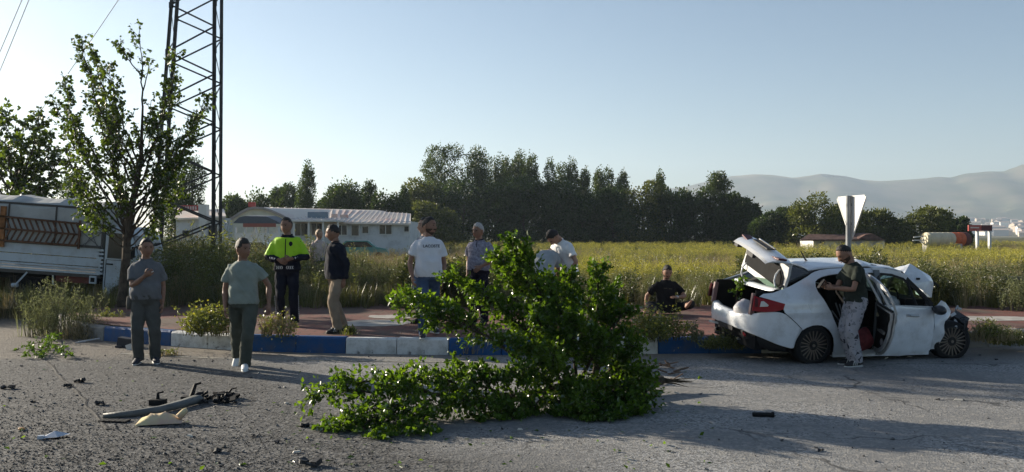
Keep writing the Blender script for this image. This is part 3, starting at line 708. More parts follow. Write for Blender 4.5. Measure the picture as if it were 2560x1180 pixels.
# ---- scattered plants
def scatter(name, P, S, protos, seed=0, tilt=.18):
    """points carrying instances of small plants"""
    me = bpy.data.meshes.new(name); me.from_pydata([tuple(p) for p in P], [], [])
    at_ = me.attributes.new('size', 'FLOAT', 'POINT'); at_.data.foreach_set('value', np.asarray(S, dtype=np.float32))
    c = bpy.data.collections.new(name+'_kinds')
    for q in protos: c.objects.link(q)
    o = bpy.data.objects.new(name, me); COL.objects.link(o)
    t = bpy.data.node_groups.new(name, 'GeometryNodeTree'); N, L = t.nodes, t.links
    t.interface.new_socket('Geometry', in_out='INPUT', socket_type='NodeSocketGeometry'); t.interface.new_socket('Geometry', in_out='OUTPUT', socket_type='NodeSocketGeometry')
    gi, go = N.new('NodeGroupInput'), N.new('NodeGroupOutput'); ip = N.new('GeometryNodeInstanceOnPoints'); ci = N.new('GeometryNodeCollectionInfo')
    ci.inputs['Collection'].default_value = c; ci.inputs['Separate Children'].default_value = True; ci.inputs['Reset Children'].default_value = True
    ip.inputs['Pick Instance'].default_value = True
    rv = N.new('FunctionNodeRandomValue'); rv.data_type = 'FLOAT_VECTOR'; rv.inputs[0].default_value = (-tilt, -tilt, 0); rv.inputs[1].default_value = (tilt, tilt, 2*PI); rv.inputs['Seed'].default_value = seed
    na = N.new('GeometryNodeInputNamedAttribute'); na.data_type = 'FLOAT'; na.inputs[0].default_value = 'size'
    L.new(gi.outputs[0], ip.inputs['Points']); L.new(ci.outputs[0], ip.inputs['Instance']); L.new(rv.outputs[0], ip.inputs['Rotation']); L.new(na.outputs['Attribute'], ip.inputs['Scale']); L.new(ip.outputs[0], go.inputs[0])
    md = o.modifiers.new('scatter', 'NODES'); md.node_group = t; tag(o, kind='stuff'); return o
def proto(name, me, mats):
    o = bpy.data.objects.new(name, me)
    for m in (mats if isinstance(mats, (list, tuple)) else [mats]): me.materials.append(m)
    return o
M_GR = leafmat('grass_green', (.085, .092, .034), (.20, .19, .075), .35, .5, .15, (1.3, 1.3, .6), 5)
M_ST = leafmat('grass_straw', (.20, .16, .085), (.38, .31, .18), .3, .6, .1, (1.1, 1.05, .8), 5)
M_WD = leafmat('weed_green', (.070, .084, .034), (.21, .215, .085), .45, .5, .15, (1.3, 1.35, .6), 6)
M_WG = leafmat('weed_greygreen', (.11, .13, .075), (.25, .265, .15), .4, .6, .1, (1.2, 1.2, .8), 6)
M_YF = leafmat('flower_yellow', (.40, .35, .06), (.56, .50, .11), .3, .6, .05, (1.1, 1.1, .5), 6)
M_YG = leafmat('weed_yellowgreen', (.118, .142, .045), (.265, .275, .085), .35, .5, .15, (1.3, 1.3, .5), 6)
M_STEM = mat('weed_stem', (.10, .10, .045), .9, .1)
def tuft_mesh(n, h, spread, wd, g):
    b = MB()
    for i in range(n):
        a = g.uniform(0, 2*PI); r = g.uniform(0, .5)*spread; p = Vector((r*math.cos(a), r*math.sin(a), 0)); hh = h*g.uniform(.45, 1.1); l = g.uniform(.1, .6)*spread
        d = Vector((math.cos(a), math.sin(a), 0)); s = Vector((-d.y, d.x, 0))*wd
        q = p+d*l*.35+Vector((0, 0, hh*.6)); t = p+d*l+Vector((0, 0, hh))
        b.add([p-s, p+s, q+s*.8, q-s*.8, t], [(0, 1, 2, 3), (3, 2, 4)])
    return b
def weed_mesh(g, h=1.0, nst=4, nl=26, ls=.06, spread=.28, asp=.35, top=0, tops=.02, up=.5):
    """stems with alternate leaves; optional flower heads (material 1); stems material 2"""
    b = MB(); LP, LD = [], []; FP = []
    for k in range(nst):
        a = g.uniform(0, 2*PI); e = Vector((math.cos(a), math.sin(a), 0))*spread*g.uniform(.2, 1.1)+Vector((0, 0, h*g.uniform(.65, 1.05)))
        pts = curve((e.x*.1, e.y*.1, 0), e, (0, 0, h*.15), 5, g); b.tube(pts, [.006, .005, .004, .004, .003, .002], 3, mi=2, cap=False)
        for i in range(nl):
            u = g.uniform(.1, 1)*5; ii = min(int(u), 4); p = pts[ii].lerp(pts[ii+1], u-ii); d = Vector(g.normal(0, 1, 3)); d.z = abs(d.z)*up; LP.append(p+d.normalized()*g.uniform(0, .06*spread/.28)); LD.append(d)
        for i in range(top):
            p = pts[-1]+Vector(g.normal(0, .045, 3))+Vector((0, 0, -abs(g.normal(0, .08)))); FP.append(p)
    for A_, mi in ((leaf_array(np.array(LP), np.array(LD), ls, asp, g), 0),)+(((leaf_array(np.array(FP), g.normal(0, 1, (len(FP), 3)), tops, .9, g), 1),) if FP else ()):
        for q in A_: b.add([tuple(v) for v in q], LEAF_T, mi)
    return b
g = np.random.default_rng(77)
P_GR = [proto('tuft', tuft_mesh(34, .5, .35, .006, g).mesh(), M_GR) for _ in range(3)]
P_ST = [proto('straw', tuft_mesh(26, .62, .4, .004, g).mesh(), M_ST) for _ in range(2)]
P_WD = [proto('weed', weed_mesh(g, 1.0, 6, 40, .058).mesh(), [M_WD, M_WG, M_STEM]) for _ in range(3)]
M_WK = leafmat('weed_shade_toned', (.034, .046, .022), (.105, .112, .05), .38, .5, .12, (1.3, 1.35, .6), 6)  # leaf green darkened to paint in the belt's own shade
P_WK = [proto('shade_toned_weed', weed_mesh(g, 1.0, 7, 46, .075, .3, .5).mesh(), [M_WK, M_YG, M_STEM]) for _ in range(3)]
P_WG = [proto('weed_grey', weed_mesh(g, 1.0, 7, 40, .045, .32, .22, 7, .022, up=1.2).mesh(), [M_WG, M_ST, M_STEM]) for _ in range(2)]
P_YF = [proto('flower', weed_mesh(g, .8, 5, 18, .06, .3, .3, 12, .035).mesh(), [M_YG, M_YF, M_STEM]) for _ in range(2)]
P_DRY = [proto('dry', weed_mesh(g, .9, 6, 14, .04, .3, .3, 8, .025).mesh(), [M_ST, M_ST, M_ST]) for _ in range(2)]
def band(n, y0, y1, g, x0=-.84, x1=.84):
    n = int(n*1.28) if x1 > .8 else n
    u = g.random(n); Y = np.sqrt(y0*y0+(y1*y1-y0*y0)*u); return np.stack([Y*g.uniform(x0, x1, n), Y, np.zeros(n)], 1)
def groundz(P):
    """height of the earth bank under a point"""
    X, Y = P[:, 0], P[:, 1]; y0 = np.where(X < 16, 19, 19+(X-16)*.9); t = (Y-y0)/24
    lift = np.where(X > -9, .25*np.clip((3-X)/8, 0, 1), .25*np.maximum(0, (X+14)/5)); tt = [0, .03, .1, .3, .6, 1]
    z0 = np.interp(t, tt, [-.05, .12, .22, .2, .12, -.03]); z1 = np.interp(t, tt, [0, 0, 0, 1, .7, 0])
    z0 = np.where((t <= 0), .31, z0)
    return np.where((t > -.05) & (t < 1) & (X > -20), np.maximum(z0+z1*lift, -.02), -.02)-.03
def clear(P):
    X, Y = P[:, 0], P[:, 1]; px = 1280+F*X/Y
    truck = (X < -8.3) & (X > -14) & (Y > 20.3) & (Y < 22.8)
    conc = (Y < 21.2) & (Y > 20.2) & (px > 2500)
    return P[~truck & ~conc]
g = np.random.default_rng(99)
# tall weed belt along the pavement
P = clear(band(5200, 18.4, 26, g)); px = 1280+F*P[:, 0]/P[:, 1]
left = np.clip((1000-px)/700, 0, 1); S = (g.uniform(.5, .95, len(P))+.25*(g.random(len(P)) < .12))*(1+.85*left)*np.where((px > 1350) & (px < 1850), .72, 1)*np.clip(.4+(P[:, 1]-18.4)*.5, .4, 1)
P[:, 2] = groundz(P); k = int(len(P)*.30)
S = np.where((px < 330) & (P[:, 1] < 20.4), S*.42, S)
scatter('weed_belt', P[:k], S[:k], P_WD, 1)
w = k+int(len(P)*.36); scatter('grey_weeds', P[k:w], S[k:w]*.95, P_WG, 2); scatter('dry_weeds', P[w:], S[w:]*.9, P_DRY, 3)
P = clear(band(4200, 18.5, 24, g, -.12, .66)); P[:, 2] = groundz(P); hgt_ = .55+.35*np.sin(P[:, 0]*1.3+1)*np.sin(P[:, 0]*.47+P[:, 1]*.9)+.2*np.sin(P[:, 0]*3.1+P[:, 1]*2)+.30*(g.random(len(P)) < .08); kk = g.random(len(P)) < .55+.4*np.sin(P[:, 0]*.8+2); pxd = 1280+F*P[:, 0]/P[:, 1]; hgt_ = hgt_*np.where((pxd > 1350) & (pxd < 1850), .55, 1); scatter('shade_toned_weed_belt', P[kk], np.clip(g.uniform(.6, 1.1, len(P))*hgt_+.12, .25, 1.2)[kk], P_WK, 7)  # weeds by the pavement, their shade put into the leaf colour
P = clear(band(3200, 18.2, 28, g)); P[:, 2] = groundz(P); scatter('belt_grass', P, g.uniform(.5, 1.2, len(P)), P_GR+P_ST[:1], 4)
# field
def field(n, y0, y1, smul, seed):
    P = clear(band(n, y0, y1, g)); P[:, 2] = groundz(P)
    q = np.sin(P[:, 0]*.21+seed)*np.sin(P[:, 1]*.13+1.3)+.6*np.sin(P[:, 0]*.07+P[:, 1]*.05+2)+g.normal(0, .45, len(P)); S = smul*g.uniform(.6, 1.15, len(P))
    pxx = 1280+F*P[:, 0]/P[:, 1]; q = q+np.clip((pxx-1250)/500, -.8, .35)
    a, c = q > .62, q < -.35; m_ = ~a & ~c
    scatter('field_flowers', P[a], S[a], P_YF, seed); scatter('field_straw', P[c], S[c], P_ST+P_DRY, seed+1); scatter('field_grass', P[m_], S[m_]*1.1, P_GR+P_YF[:1], seed+2)
field(6500, 25, 42, .85, 10); field(8500, 42, 80, 1.0, 20); field(9000, 80, 150, 1.3, 30)
# ================================================================ BUILT THINGS
M_STEEL = mat('pylon_steel', (.045, .042, .042), .6, .4, var=.3, vscale=3)
M_WHITE = mat('white_render', (.62, .61, .58), .8, .3, dirt=(.35, .33, .3), dirt_amt=.6, dscale=1.2)
M_GREYW = mat('grey_render', (.58, .59, .60), .85, .2, dirt=(.18, .17, .16), dirt_amt=.5, dscale=1)
M_DARKGL = mat('dark_glass', (.02, .025, .03), .1, .6)
M_DARK = mat('dark_void', (.012, .012, .013), .9, .1)
M_ROOFM = mat('metal_roof', (.72, .64, .56), .55, .4, dirt=(.55, .30, .26), dirt_amt=.75, dscale=.35)
M_REDS = mat('red_board', (.42, .06, .05), .6, .3, dirt=(.5, .3, .27), dirt_amt=.5, dscale=1.5)
M_BLACKP = mat('black_plastic', (.012, .012, .013), .75, .2)

# ---- lattice pylon
py_o = at(470, 590, 22.7); pyl = empty('lattice_pylon', (py_o.x, py_o.y, 0)); tag(pyl, 'dark steel lattice pylon rising out of the top of the photo', 'pylon')
legs = []
for (xa, xb, Y) in ((383, 428, 22.0), (534, 537, 21.8), (552, 555, 23.2), (404, 443, 23.4)):
    a, c = at(xa, 575, Y), at(xb, 0, Y); d = (c-a)/(c.z-a.z); legs.append((a+d*(0-a.z), d))
O = Vector((py_o.x, py_o.y, 0)); HT = 11.0
def lp(i, z): return legs[i][0]+legs[i][1]*z-O
for i in range(4):
    b = MB(); j, k = (i+1) % 4, (i-1) % 4
    for m_ in (j, k):
        inw = (lp(m_, 0)-lp(i, 0)).normalized()*.035; b.bar(lp(i, -.2)+inw, lp(i, HT)+inw, .014, .075, up=inw.cross(Vector((0, 0, 1))))
    b.build('leg', M_STEEL, pyl)
lev = [0]; z = .25
while z < HT: lev.append(z); z += .64-.008*z
for f_ in range(4):
    i, j = f_, (f_+1) % 4; off = f_ % 2
    for q in range(len(lev)-1):
        a_, b_ = (i, j) if (q+(f_ // 2)) % 2 else (j, i)
        bb = MB(); bb.bar(lp(a_, lev[q]), lp(b_, lev[q+1]), .042, .010, up=(lp(j, 0)-lp(i, 0)).cross(Vector((0, 0, 1)))); bb.build('brace', M_STEEL, pyl)
        if q % 2 == 0:
            gb = MB(); gb.box(lp(b_, lev[q+1])*.985+lp(a_, lev[q+1])*.015, (.10, .012, .15)); gb.build('gusset_plate', M_STEEL, pyl)
b = MB()
for i in range(4): b.box(lp(i, .02), (.45, .45, .5))
b.build('footing', mat('footing_concrete', (.3, .29, .27), .9, .2, bump=.4), pyl)
# ---- power lines
for n, (p, q, lb) in enumerate([(at(120, -155, 18), at(-70, 285, 60), 'leftmost thin power line crossing the upper left corner'), (at(130, -143, 18), at(-60, 315, 60), 'second thin power line beside the leftmost one in the upper left corner'), (at(380, -125, 20), at(106, 271, 60), 'thin power line slanting down behind the young tree')]):
    b = MB(); b.tube([p.lerp(q, t)-Vector((0, 0, .5*math.sin(PI*t)*.2)) for t in np.linspace(0, 1, 9)], [.009+.012*t for t in np.linspace(0, 1, 9)], 5)
    tag(b.build('power_line', mat('wire', (.25, .25, .26), .6)), lb, 'power line', 'overhead wires')

# ---- low building in the background
YB = 75.0
def wb(px, py, Y=YB): return at(px, py, Y)
def window(par, x0, x1, y0, y1, Y, frame=M_WHITE, n=1):
    a, c = wb(x0, y1, Y-.06), wb(x1, y0, Y-.06); o = Vector(par.location); w, h = c.x-a.x, c.z-a.z; fw = .07
    b = MB()
    for (cx, cz, dx, dz) in ((a.x+w/2, a.z, w, fw), (a.x+w/2, c.z, w, fw), (a.x, a.z+h/2, fw, h-fw), (c.x, a.z+h/2, fw, h-fw)): b.box(Vector((cx, a.y, cz))-o, (dx, .1, dz))
    for k in range(1, n): b.box(Vector((a.x+w*k/n, a.y, a.z+h/2))-o, (fw*.8, .08, h-fw))
    f_ = b.build('window', frame, par)
    b = MB(); b.box(Vector((a.x+w/2, a.y+.01, a.z+h/2))-o, (w-fw, .02, h-fw)); b.build('pane', M_DARKGL, f_)
def wall_box(par, name, m, x0, x1, ytop, Y, depth, z0=-.1):
    a, c = wb(x0, ytop, Y), wb(x1, ytop, Y); b = MB(); o = Vector(par.location)
    b.box(Vector(((a.x+c.x)/2, Y+depth/2, (a.z+z0)/2))-o, (c.x-a.x, depth, a.z-z0)); return b.build(name, m, par)
bl = empty('low_building', wb(790, 590)); bl.location.z = 0; tag(bl, 'long low white building with pale metal roof and arched front behind the weeds', 'building'); o = Vector(bl.location)
wall_box(bl, 'wall', M_GREYW, 722, 1024, 553, YB, 9)
# arched hall end facing the road
pts = [(562, 557), (585, 546), (605, 533), (622, 524), (640, 521), (660, 523), (680, 529), (700, 538), (722, 549)]
b = MB(); base = [(wb(722, 557)-o), (wb(722, 610)-o), (wb(562, 610)-o)]
b.prism([wb(*q)-o for q in pts]+base, (0, 0, 0), (0, .3, 0)); b.build('gable_wall', mat('cream_wall', (.72, .68, .56), .8, .2, dirt=(.4, .37, .3), dirt_amt=.5), bl)
b = MB(); rows = []
for t in (0, 1): rows.append([wb(*q)-o+Vector((t*9.0-.05, -.25+t*8.5, .1)) for q in pts])
b.grid(rows); b2 = [[p-Vector((0, 0, .12)) for p in r] for r in rows]; b.grid(b2, flip=True)
b.build('vault_roof', M_ROOFM, bl)
b = MB()
for p, q in zip(pts, pts[1:]): b.bar(wb(*p)-o+Vector((0, -.3, .06)), wb(*q)-o+Vector((0, -.3, .06)), .1, .2)
b.build('roof_edge', mat('roof_edge', (.35, .3, .27), .6), bl)
# long roof slope with standing seams
b = MB(); E_ = [wb(722, 551, YB-.5), wb(870, 555, YB-.5), wb(1027, 558, YB-.5)]; R_ = [wb(660, 518, YB+4.5), wb(905, 526, YB+4.5), wb(1027, 534, YB+4.5)]
b.add([p-o for p in E_+R_]+[p-o+Vector((0, 0, -.15)) for p in E_+R_], [(0, 1, 4, 3), (1, 2, 5, 4), (6, 9, 10, 7), (7, 10, 11, 8), (0, 6, 7, 1), (1, 7, 8, 2), (2, 8, 11, 5)]); b.build('roof', M_ROOFM, bl)
b = MB()
for k in range(1, 26):
    t = k/26; i = 0 if t < .55 else 1; u = t/.55 if i == 0 else (t-.55)/.45
    b.bar(E_[i].lerp(E_[i+1], u)-o+Vector((0, 0, .03)), R_[i].lerp(R_[i+1], u)-o+Vector((0, 0, .03)), .06, .05)
b.build('roof_seams', M_ROOFM, bl)
b = MB(); b.box(wb(795, 539, YB+.9)-o, (1.75, .15, .62)); b.build('roof_sign', mat('bluegrey_panel', (.16, .21, .26), .6, .3), bl)
b = MB(); b.box(wb(836, 541, YB+1.2)-o, (.5, .12, .45)); b.box(wb(860, 542, YB+1.2)-o, (.7, .12, .4)); b.build('roof_notice', mat('pale_notice', (.6, .45, .4), .6, .3, dirt=(.4, .1, .08), dirt_amt=.8, dscale=2), bl)
b = MB(); b.box(wb(630, 511, YB+1)-o, (.62, .1, .4)); b.bar(wb(630, 517, YB+1)-o, wb(630, 527, YB+1)-o, .08, .08); b.build('roof_board', M_REDS, bl)
for (x0, x1, y0, y1, n) in [(735, 770, 558, 590, 2), (778, 806, 558, 588, 2), (840, 868, 562, 588, 2), (878, 898, 562, 590, 1), (905, 922, 565, 584, 1), (948, 980, 562, 586, 2), (1010, 1023, 565, 580, 1)]: window(bl, x0, x1, y0, y1, YB, n=n)
b = MB()
for x in (735, 772, 808, 845): b.bar(wb(x, 552, YB-2.2)-o, Vector((wb(x, 552, YB-2.2).x, YB-2.2, 0))-o, .14, .14)
b.box(wb(790, 553, YB-1.2)-o, (4.4, 2.4, .12)); b.build('veranda', M_WHITE, bl)
# chimney-like white tower with red board, at the left
tw = empty('gate_building', wb(480, 590, 72)); tw.location.z = 0; tag(tw, 'small grey building with white tower and red roof board seen through the pylon', 'building'); o = Vector(tw.location)
wall_box(tw, 'wall', M_GREYW, 440, 562, 545, 73, 5); wall_box(tw, 'tower', M_WHITE, 496, 516, 511, 72.4, .7)
b = MB(); P0 = [wb(436, 546, 72.6), wb(565, 540, 72.6), wb(560, 522, 75), wb(446, 527, 75)]
b.add([p-o for p in P0]+[p-o-Vector((0, 0, .15)) for p in P0], [(0, 1, 2, 3), (7, 6, 5, 4), (0, 4, 5, 1), (3, 2, 6, 7)]); b.build('roof', M_ROOFM, tw)
b = MB(); b.box(wb(471, 520, 72.5)-o, (1.75, .12, .46)); b.build('red_board', M_REDS, tw)
b = MB()
for k in range(7): b.box(wb(452+k*6.2, 520, 72.4)-o, (.11, .06, .26))
b.build('board_stripes', mat('pale_stripe', (.62, .5, .47), .7), tw)
window(tw, 455, 475, 575, 592, 72.95); window(tw, 520, 545, 562, 592, 72.95, n=2)
# kiosk with arched canopy
kk = empty('kiosk', wb(645, 590, 62)); kk.location.z = 0; tag(kk, 'dark roofed open kiosk on posts in front of the arched hall', 'kiosk'); o = Vector(kk.location)
def wk(px, py, Y=62.0): return at(px, py, Y)-o
pf = [(-.55, 0), (-.5, .28), (-.3, .52), (0, .6), (.3, .52), (.5, .28), (.55, 0)]
b = MB(); c0 = wk(578, 561); c1 = wk(650, 561); rows = []
for t in (0, 1): rows.append([c0.lerp(c1, t)+Vector((x*1.1*(1-t)+x*.2*t+.5, x*2.0+(t*.4), z_*1.0)) for x, z_ in pf])
b = MB(); q = [wk(582, 558), wk(598, 543), wk(612, 540), wk(665, 541), wk(690, 552), wk(706, 560)]; b.prism(q, (0, 0, 0), (0, 2.6, .1)); b.build('roof', mat('kiosk_roof', (.07, .085, .11), .6, .3), kk)
b = MB(); b.box((wk(608, 563)+wk(690, 563))/2, (2.3, .12, .26)); b.build('fascia', mat('dull_red', (.25, .09, .07), .7), kk)
b = MB()
for x in (588, 612, 640, 668, 696):
    for dy in (.15, 2.3): p = wk(x, 566); b.bar(p+Vector((0, dy, 0)), Vector((p.x, p.y+dy, 0)), .13, .13)
b.build('posts', M_GREYW, kk)
b = MB(); b.box((wk(585, 590)+wk(700, 590))/2+Vector((0, 1.2, -.3)), (3.2, 2.4, 1.0)); b.build('low_wall', M_WHITE, kk)
# white cars parked by the building
def small_car(px, Y, L_, col, lb, rz=0.0, hc=1.45):
    r = empty('parked_car', (at(px, 0, Y).x, Y, 0), rz); tag(r, lb, 'car'); w = .85
    prof = [(-L_/2, .35), (-L_/2, .8), (-L_*.42, .95), (-L_*.28, hc), (L_*.12, hc), (L_*.27, .98), (L_*.46, .85), (L_/2, .55), (L_/2, .35)]
    b = MB(); b.prism([(x, -w, z) for x, z in prof], (0, 0, 0), (0, 2*w, 0)); b.build('body', col, r)
    b = MB(); b.prism([(x, -w-.01, z) for x, z in [(-L_*.38, .98), (-L_*.26, hc-.07), (L_*.1, hc-.07), (L_*.22, .98)]], (0, 0, 0), (0, 2*w+.02, 0)); b.build('window', M_DARKGL, r)
    for x in (-L_*.32, L_*.32):
        for y in (-w, w): b = MB(); b.tube([(x, y-.1, .31), (x, y+.1, .31)], .31, 12); b.build('wheel', M_BLACKP, r)
M_CARW = mat('far_white_paint', (.6, .6, .58), .3, .5)
small_car(648, 58, 4.2, M_CARW, 'white car parked below the dark kiosk', 0); small_car(722, 64, 4.2, M_CARW, 'white car parked right of the kiosk, behind the policeman', .2); small_car(905, 66, 4.0, mat('teal_paint', (.06, .22, .2), .4, .5), 'teal car parked before the long building', .1)

# ---- house far right, drum and roadside board
hs = empty('far_house', at(2105, 590, 108)); hs.location.z = 0; tag(hs, 'low house with brown tiled roof behind the road sign', 'house'); o = Vector(hs.location)
def wh(px, py, Y=108.0): return at(px, py, Y)-o
b = MB(); c_ = (wh(2012, 605)+wh(2142, 605))/2; b.box(Vector((c_.x+.5, 2.6, .58)), (5.2, 5, 1.6)); b.build('wall', M_WHITE, hs)
b = MB(); c_ = (wh(2142, 607)+wh(2214, 607))/2; b.box(Vector((c_.x, 2.4, .5)), (3.5, 4.2, 1.5)); b.build('annex_wall', M_GREYW, hs)
b = MB(); P0 = [wh(2000, 599, 107.4), wh(2150, 598, 107.4), wh(2140, 586, 110.6), wh(2022, 585, 110.6)]; b.prism(P0, (0, 0, 0), (0, 0, -.16))
P1 = [wh(2144, 598, 107.5), wh(2165, 586, 107.5), wh(2182, 584, 107.5), wh(2216, 602, 107.5)]; b.prism(P1, (0, 0, 0), (0, 4, .1)); b.build('roof', mat('brown_tile', (.11, .065, .055), .85, .2, var=.4, vscale=2), hs)
for x0, x1 in ((2048, 2062), (2100, 2113)): window(hs, x0, x1, 600, 612, 107.9)
dr = empty('mixer_drum', at(2375, 600, 95)); dr.location.z = 0; tag(dr, 'long ribbed drum in cream and orange lying beyond the field', 'drum'); o = Vector(dr.location)
def wd(px, py, Y=95.0): return at(px, py, Y)-o
R0 = .72; zc = wd(0, 598).z
for k in range(8):
    b = MB(); x0, x1 = wd(2314+k*16.0, 598).x, wd(2314+(k+1)*16.0-1.2, 598).x; r0 = R0*(.82 if k == 0 else 1)
    b.tube([(x0, k*.25, zc), (x0+.06, k*.25, zc), (x1-.06, k*.25+.25, zc), (x1, k*.25+.25, zc)], [r0, R0+.03, R0+.03, R0-.02], 16)
    b.build('ring', mat('drum_cream', (.55, .5, .36), .6, .3, dirt=(.35, .3, .2), dirt_amt=.5) if k < 5 else mat('drum_orange', (.55, .11, .03), .6, .3, dirt=(.3, .1, .05), dirt_amt=.5) if k < 7 else mat('drum_dark', (.12, .035, .03), .7), dr)
b = MB()
for px in (2318, 2400): b.bar(wd(px, 600)+Vector((0, .3, -.4)), wd(px, 600)+Vector((0, .3, -2.2)), 1.1, .25)
b.build('cradle', mat('cradle_grey', (.3, .3, .3), .6), dr)
b = MB()
for (p, q) in (((2284, 593), (2322, 589)), ((2282, 601), (2318, 600)), ((2306, 590), (2312, 613)), ((2298, 601), (2314, 612))): b.bar(wd(*p), wd(*q), .08, .12)
b.build('frame', M_WHITE, dr)
rb = empty('roadside_board', at(2450, 600, 92)); rb.location.z = 0; tag(rb, 'red board on two posts at the right end of the field', 'sign'); o = Vector(rb.location)
def wr(px, py, Y=92.0): return at(px, py, Y)-o
b = MB(); b.box((wr(2421, 570)+wr(2452, 570))/2, (1.35, .15, .62)); b.build('board', M_REDS, rb)
b = MB(); b.box((wr(2452, 570)+wr(2480, 570))/2+Vector((.02, .05, 0)), (1.15, .15, .6)); b.build('dark_board', mat('dark_red_board', (.1, .02, .025), .6), rb)
b = MB(); b.box((wr(2424, 569)+wr(2448, 569))/2+Vector((0, -.09, 0)), (.9, .02, .14)); b.build('pale_line', mat('pale_stripe', (.62, .5, .47), .7), rb)
for x in (2443, 2474): b = MB(); b.bar(wr(x, 577), Vector((wr(x, 577).x, 0, 0)), .36, .2); b.build('post', M_GREYW, rb)
# ---- town at the foot of the mountains
b = MB(); rows = []
for t in np.linspace(0, 1, 8):
    Y = 1200+1500*t; rows.append([(x*Y/1000, Y, -.5+52*t**1.4*min(1, max(0, (x-380)/120))) for x in np.linspace(300, 1100, 14)])
b.grid(rows); tag(b.build('foothill', mat('foothill_soil', (.13, .13, .07), .95, .1, col2=(.2, .17, .11), vscale=.01), smooth=True), kind='structure')
gt = np.random.default_rng(8); hm_ = [mat('far_wall_white', (.85, .84, .8), .8), mat('far_wall_tan', (.5, .42, .34), .8), mat('far_wall_grey', (.42, .43, .45), .8)]; rm_ = mat('far_roof', (.40, .33, .29), .8)
for k in range(70):
    t = gt.uniform(.05, .95); Y = 1200+1500*t; px = gt.uniform(2385, 2600); x = (px-1280)/F*1000
    if px < 2480 and gt.random() < .35: continue
    zb = -.5+52*t**1.4*min(1, max(0, (x-380)/120)); w, d, h = gt.uniform(10, 24), gt.uniform(9, 13), gt.uniform(6, 14)
    r = empty('town_house', (x*Y/1000, Y, zb-.5), gt.uniform(-.5, .5)); tag(r, 'tiny pale house of the town at the foot of the mountains', 'house', 'houses of the far town')
    m1 = MB(); m1.box((0, 0, h/2), (w, d, h)); m1.build('wall', hm_[int(gt.integers(0, 3))], r)
    m2 = MB(); m2.add([(-w/2-.4, -d/2-.4, h), (w/2+.4, -d/2-.4, h), (w/2+.4, d/2+.4, h), (-w/2-.4, d/2+.4, h), (-w/2, 0, h+2.4), (w/2, 0, h+2.4)], [(0, 1, 5, 4), (2, 3, 4, 5), (0, 4, 3), (1, 2, 5), (3, 2, 1, 0)]); m2.build('roof', rm_, r)

# ---- give-way sign seen from behind
sg = gp(2124, 780, KH); sg.y = 16.4; sg.x = (2121-1280)*16.4/F; sgn = empty('road_sign', (sg.x, sg.y, KH+.03)); tag(sgn, 'triangular road sign on a grey post seen from its back above the car', 'road sign')
b = MB(); b.tube([(0, 0, -.1), (0, 0, 2.27)], .048, 12); b.build('post', mat('galvanised', (.2, .21, .22), .5, .4, metal=.3, var=.15), sgn)
Rz = Matrix.Rotation(math.radians(-79), 3, 'Z'); s_ = .47; hgt = .80
tri = [(-s_, 0, 0), (s_, 0, 0), (.04, 0, -hgt), (-.04, 0, -hgt)]
tri = [(-s_+.03, 0, .02), (s_-.03, 0, .02), (s_, 0, -.01), (s_-.01, 0, -.06), (.035, 0, -hgt+.02), (0, 0, -hgt), (-.035, 0, -hgt+.02), (-s_+.01, 0, -.06), (-s_, 0, -.01)]
off = Rz @ Vector((0, .06, 0))
b = MB(); b.prism([Rz @ Vector(p)+Vector((0, 0, 2.24)) for p in tri], off, off*1.06+Rz @ Vector((0, .004, 0))); b.build('plate', mat('sign_back', (.62, .62, .6), .4, .4, var=.06, vscale=8), sgn)
b = MB()
for a_, c_ in ((tri[0], tri[1]), (tri[2], tri[5]), (tri[8], tri[5])): b.bar(Rz @ Vector(a_)+Vector((0, 0, 2.24))+off*.95, Rz @ Vector(c_)+Vector((0, 0, 2.24))+off*.95, .012, .02)
b.build('rim', mat('sign_back', (.62, .62, .6)), sgn)
b = MB()
for z_ in (2.1, 1.75): b.box(off*.5+Vector((0, 0, z_)), (.03, .16, .05), Rz.to_3x3())
b.build('clamp', mat('galvanised', (.2, .21, .22)), sgn)
# ---- concrete block in the weeds at the right edge
cb = at(2552, 740, 20.6); b = MB(); b.box((0, 0, .45), (1.15, .6, .98)); b.box((.0, -.32, .93), (1.2, .08, .07))
o_ = b.build('concrete_block', mat('old_concrete', (.17, .165, .16), .9, .2, dirt=(.09, .11, .1), dirt_amt=.8, dscale=3, bump=.5)); o_.location = (cb.x, 20.6, -.1); tag(o_, 'grey concrete block half buried in weeds at the right edge', 'concrete block')

# ---- small truck in the ditch at the left
TY = 20.6; to = at(120, 590, TY); tr = empty('cargo_truck', (to.x, TY, 0)); tr.rotation_euler = (0, math.radians(4.0), 0); tag(tr, 'white canvas-topped cargo truck nosed down among the weeds at the left', 'truck')
M_TRW = mat('truck_white', (.50, .55, .59), .45, .45, dirt=(.22, .2, .18), dirt_amt=.5, dscale=2.5)
M_TARP = mat('truck_tarp', (.44, .45, .44), .8, .2, dirt=(.2, .19, .18), dirt_amt=.6, dscale=1.6, bump=.5, bscale=5)
M_RUST = mat('rust_iron', (.12, .06, .035), .85, .2, var=.4, vscale=6)
s = 106.8
def tx(px): return (px-120)/s
zt, zr, zbm = 2.61, 1.595, .96; xL, xR = tx(-230), tx(243); W_ = 1.75
b = MB(); rows = []                                     # tarpaulin, sagging between its hoops
for i in range(17):
    t = i/16; x = xL+(xR-xL)*t; sag = -.035*abs(math.sin(PI*t*4))
    row = [(x, -.01, zr), (x, -.02+.012*math.sin(t*37), zr+.4), (x, -.01, zt-.14+sag), (x, .1, zt-.02+sag), (x, .45, zt+.1+sag*1.5), (x, W_/2, zt+.13+sag*1.6), (x, W_-.45, zt+.1+sag*1.5), (x, W_-.1, zt-.02), (x, W_, zr)]
    rows.append(row)
b.grid(rows); n9 = len(rows[0]); b.add(rows[-1], [tuple(range(n9))]); b.add(rows[0], [tuple(range(n9))]); b.build('tarpaulin', M_TARP, tr)
